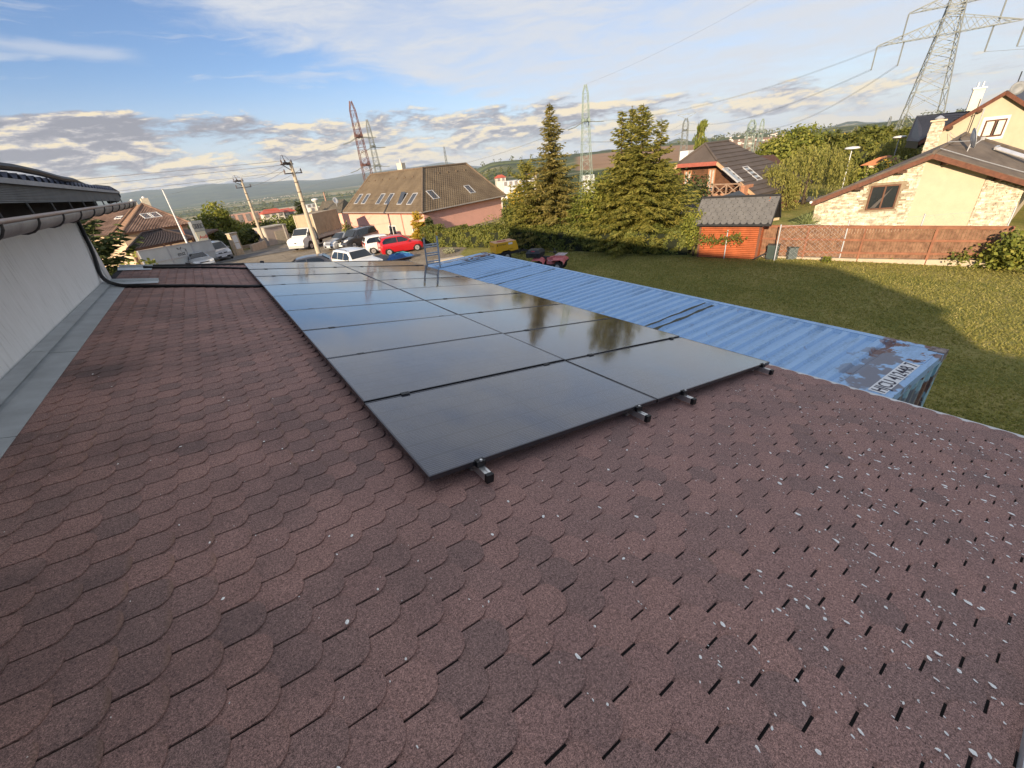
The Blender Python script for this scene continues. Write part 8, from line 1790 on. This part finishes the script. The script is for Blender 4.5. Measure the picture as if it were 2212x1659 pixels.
for i, o in enumerate(BUN):
    o = Vector(o); n2 = ('upper', 'lower')[i]
    hv(f'{n2} conductor from the upper left arm of the tall pylon to the pale green pylon', up_l[-1] + o, cP[0] + o, 3.0)
    hv(f'{n2} conductor from the outer lower arm of the tall pylon to the flat headed pylon', lo[0][1] + o, PD[0] + PD[1] * 1.5 + Vector((0, 0, PD[3] - 3)) + o, 4.5)
    hv(f'{n2} conductor from the inner lower arm of the tall pylon to the thick green pylon', lo[1][1] + o, PE_[0] + Vector((0, 0, PE_[3] - 3.5)) + o, 4.5)
    hv(f'{n2} conductor from the flat headed pylon towards the pale green pylon', PD[0] - PD[1] * 1.5 + Vector((0, 0, PD[3] - 3)) + o, PC[0] + Vector((0, 0, PC[3] * .55)) + o, 3)
    hv(f'{n2} conductor from the pale green pylon to the grey pylon on the left', PC[0] - PC[1] * 1 + Vector((0, 0, PC[3] * .72)) + o, PB[0] + PB[1] * 6 + Vector((0, 0, PB[3] * .52)) + o, 4)
    hv(f'{n2} conductor low behind the spruces to the red brown pylon', PC[0] - PC[1] + Vector((0, 0, PC[3] * .30)) + o, PA[0] + PA[1] * 6 + Vector((0, 0, PA[3] * .45)) + o, 3)
hv('earth wire from the tall pylon top to the pale green pylon top', BB + Vector((0, 0, 58)), PC[0] + Vector((0, 0, PC[3])), 3.0, .02)
for i, (s, z, k, e) in enumerate([q for q in BE if q[0] > 0]): hv(('outer', 'inner', 'upper')[i] + ' conductor leaving the tall pylon to the right', e, e + Vector((120, -330, -4)), 9)
for k, (zf, l) in enumerate(((.52, 'upper'), (.20, 'lower'))):
    pts = [p for p in PA[4] if p[1] < 0]
    hv(f'{l} conductor leaving the red brown pylon over the valley to the left', pts[0 if k == 0 else -1][3], PA[0] + Vector((-260, 420, 10 + 25 * (1 - k))), 14)

# ------------------------------------------------------------------ the town and woods of the valley
M_panel = mat('panel_block_pink', (.55, .33, .25), .9, .12, .3); M_block2 = mat('panel_block_cream', (.58, .44, .32), .9, .12, .3); M_roofr = mat('valley_roof_red', (.42, .085, .05), .8, .2, .3); M_wallw = mat('valley_wall', (.62, .56, .47), .9, .1, .3); M_shed = mat('valley_shed_grey', (.55, .56, .56), .7, .1, .3)
def block(label, px, py, d, w, h, dep, m, ang_off=0.0, floors=5, roof=None, group=None, nm='apartment_block', cat='building'):
    p = at_d(px, py, d); zt = p.z; zb = min(hgt(p.x, p.y) - 1, zt - 3); a = -math.atan2(p.x - CAM[0], p.y - CAM[1]) + ang_off; X = Vector((math.cos(a), math.sin(a), 0)); Y = Vector((-X.y, X.x, 0)); t = thing(nm, label, cat, (p.x, p.y, zb), group)
    o = Vector((p.x, p.y, 0)); q = lambda x, y, z: o + X * x + Y * y + Vector((0, 0, z)); hh = zt - zb
    mb = MB(); mb.hexa([q(-w / 2, 0, zb), q(w / 2, 0, zb), q(w / 2, dep, zb), q(-w / 2, dep, zb), q(-w / 2, 0, zt), q(w / 2, 0, zt), q(w / 2, dep, zt), q(-w / 2, dep, zt)]); mb.build('wall', m, t)
    if roof:
        mb = MB(); e = 1.0; rh = roof[1]; mb.add([tuple(v) for v in (q(-w / 2 - e, -e, zt), q(w / 2 + e, -e, zt), q(w / 2 + e, dep + e, zt), q(-w / 2 - e, dep + e, zt), q(-w / 2 + dep * .3, dep / 2, zt + rh), q(w / 2 - dep * .3, dep / 2, zt + rh))], [[0, 1, 5, 4], [1, 2, 5], [2, 3, 4, 5], [3, 0, 4], [0, 3, 2, 1]]); mb.build('roof', roof[0], t)
    nw = max(2, int(w / 5)); 
    for i in range(nw):
        mb = MB(); x = -w / 2 + w * (i + .5) / nw; mb.hexa([q(x - w / nw * .28, -.25, zt - h * .92), q(x + w / nw * .28, -.25, zt - h * .92), q(x + w / nw * .28, 0, zt - h * .92), q(x - w / nw * .28, 0, zt - h * .92), q(x - w / nw * .28, -.25, zt - h * .08), q(x + w / nw * .28, -.25, zt - h * .08), q(x + w / nw * .28, 0, zt - h * .08), q(x - w / nw * .28, 0, zt - h * .08)])
        mb.build('window_bay', mat('bay_grey', (.22, .20, .19), .5, .2, .5), t)
    return t
VG = 'distant buildings of the valley town'
block('long pink apartment block in the valley left of the farther pole', 525, 461, 430, 24, 7, 9, M_panel, .25, group=VG); block('pink apartment block wing right behind the farther pole', 552, 458.5, 440, 10, 7, 9, M_panel, .3, group=VG)
block('red roofed hall in the valley between the two concrete poles', 590, 460, 420, 16, 3, 11, M_wallw, .2, roof=(M_roofr, 3.2), group=VG, nm='hall', cat='hall'); block('smaller red roofed hall just left of the nearer concrete pole', 620, 458, 430, 13, 3, 10, M_wallw, .2, roof=(M_roofr, 2.8), group=VG, nm='hall', cat='hall')
block('cream apartment block above the red roofed halls', 627, 448.5, 520, 26, 7, 10, M_block2, .35, group=VG); block('pale block with a tower just right of the nearer concrete pole', 690, 446, 520, 20, 6, 9, M_wallw, .3, group=VG)
block('white factory shed right of the red roofed halls', 672, 441, 640, 12, 4, 9, M_shed, .3, group=VG, nm='factory_shed', cat='shed')
block('white roofed factory hall right of the pink house in the valley', 1120, 389, 430, 30, 4, 16, M_shed, .1, group=VG, nm='factory_shed', cat='shed'); block('red roofed house in the valley beside the white factory hall', 1082, 384, 440, 9, 3, 8, M_wallw, .2, roof=(M_roofr, 2.6), group=VG, nm='valley_house', cat='house'); block('second red roofed valley house right of the white factory hall', 1150, 379, 520, 9, 3, 8, M_wallw, .2, roof=(M_roofr, 2.6), group=VG, nm='valley_house', cat='house'); block('white shed between the two spruce groups in the valley', 1272, 378, 420, 10, 3, 9, M_shed, .2, group=VG, nm='factory_shed', cat='shed')
def chimney_stack():
    p = at_d(706, 440, 560); zt = z_over(701.2, 414, p.x, p.y); zb = hgt(p.x, p.y); t = thing('brick_chimney', 'slim brick factory chimney in the valley left of the pink house', 'chimney', (p.x, p.y, zb)); mb = MB(); mb.tube([(p.x, p.y, zb), (p.x, p.y, zt)], [1.5, .75], 10); mb.build('stack', mat('stack_brick', (.36, .22, .16), .9, .1, .3), t, smooth=True)
    mb = MB(); mb.lathe((p.x, p.y, zt), [(.75, -.5), (.95, -.4), (.95, 0), (.7, 0)], 10); mb.build('stack_rim', M_dk, t)
    p = at_d(680, 433, 480); zt = p.z; zb = hgt(p.x, p.y); t = thing('water_tower', 'white mushroom water tower right of the nearer concrete pole', 'water tower', (p.x, p.y, zb)); mb = MB(); mb.tube([(p.x, p.y, zb), (p.x, p.y, zt)], [1.0, .8], 10); mb.build('shaft', M_wallw, t, smooth=True); mb = MB(); mb.lathe((p.x, p.y, zt), [(.8, -2), (3.0, -.2), (3.3, .8), (2.4, 1.6), (0, 1.9)], 16); mb.build('tank', M_wfr, t, smooth=True)
chimney_stack()
def far_houses():
    rr = random.Random(21); mbw = MB(); mbr = MB()
    for i in range(150):
        if i < 70: px, d = rr.gauss(560, 70), rr.uniform(4800, 7000)
        elif i < 110: px, d = rr.uniform(1560, 1680), rr.uniform(1400, 2600)
        else: px, d = rr.uniform(540, 760), rr.uniform(500, 900)
        q = at_d(px, 400, d); z = hgt(q.x, q.y); s = rr.uniform(3, 6.5) * (1.1 if i < 70 else 1); a = rr.uniform(0, 3); mbw.box((q.x, q.y, z + s * .3), (s * 1.6, s, s * .6 + 1), a); mbr.box((q.x, q.y, z + s * .62 + .55), (s * 1.5, s * .9, s * .2), a)
    o = mbw.build('far_villages', mat('village_white', (.62, .58, .52), .9, .1, .1), kind='stuff', fix=False); o['label'] = 'pale specks of far villages across the plain'
    o2 = mbr.build('far_village_roofs', mat('village_roof', (.34, .13, .085), .9, .2, .1), kind='stuff', fix=False); o2['label'] = 'red roofs of the far villages'
far_houses()
def woodland():
    rng = RNG; P = []; Rr = []
    rr = random.Random(33)
    def wood(x, y): return (MN.noise((x * .0022, y * .0048, 2.2)) + .5 * MN.noise((x * .008, y * .012, 5.1))) if math.hypot(x, y) < 1300 else .9 * MN.noise((x * .0005, y * .0022, 3.3)) + .3 * MN.noise((x * .003, y * .006, 1.1))
    k = 0
    while k < 7600:
        r = math.exp(rr.uniform(math.log(95), math.log(4600))); az = rr.uniform(-18, 92); x, y = CAM[0] + r * math.sin(R(az)), CAM[1] + r * math.cos(R(az)); k += 1
        if r < 135 and az < 30: continue
        near_town = 380 < r < 640 and 3 < az < 20
        if wood(x, y) < (-.05 if r < 420 else .10) and not (near_town and rr.random() < .35): continue
        if 43 < az < 68 and 950 < r < 2150: continue
        s = rr.uniform(2.2, 4.2) * (1 if r < 500 else 1.25 if r < 1000 else 1.8 if r < 2200 else 3.0); P.append((x, y, hgt(x, y) + s * .75)); Rr.append((s, r))
    Vs = []; Fs = []; off = 0
    for p, (s, r) in zip(P, Rr):
        m = 60 if r < 350 else 30 if r < 900 else 16; Q, d = blob_points(rng, m, p, (s, s, s * 1.15), .6, 1.0, .25); V, F = leaves(rng, Q, d + np.array([0, 0, .3]), s * (.22 if m == 60 else .32 if m == 30 else .42), .7, .6); Vs.append(V); Fs.append(F + off); off += len(V)
    o = fast('woodland', np.concatenate(Vs), np.concatenate(Fs), leaf_mat('woodland_leaves', (.040, .055, .016), (.125, .140, .040), (.20, .18, .05), .3), kind='stuff'); o['label'] = 'woods and hedgerow trees covering the valley and the far slope'
woodland()

# ------------------------------------------------------------------ the air
def haze():
    m = bpy.data.materials.new('haze'); m.use_nodes = True; nt = m.node_tree; nt.nodes.remove(nt.nodes['Principled BSDF']); v = nt.nodes.new('ShaderNodeVolumePrincipled')
    v.inputs['Color'].default_value = (.66, .80, 1.0, 1); v.inputs['Density'].default_value = 4.6e-5; v.inputs['Anisotropy'].default_value = .0; nt.links.new(v.outputs[0], nt.nodes['Material Output'].inputs['Volume'])
    mb = MB(); mb.box((0, 0, 130), (39400, 39400, 480)); o = mb.build('haze', m, kind='stuff'); o['label'] = 'thin blue haze over the valley'
haze()
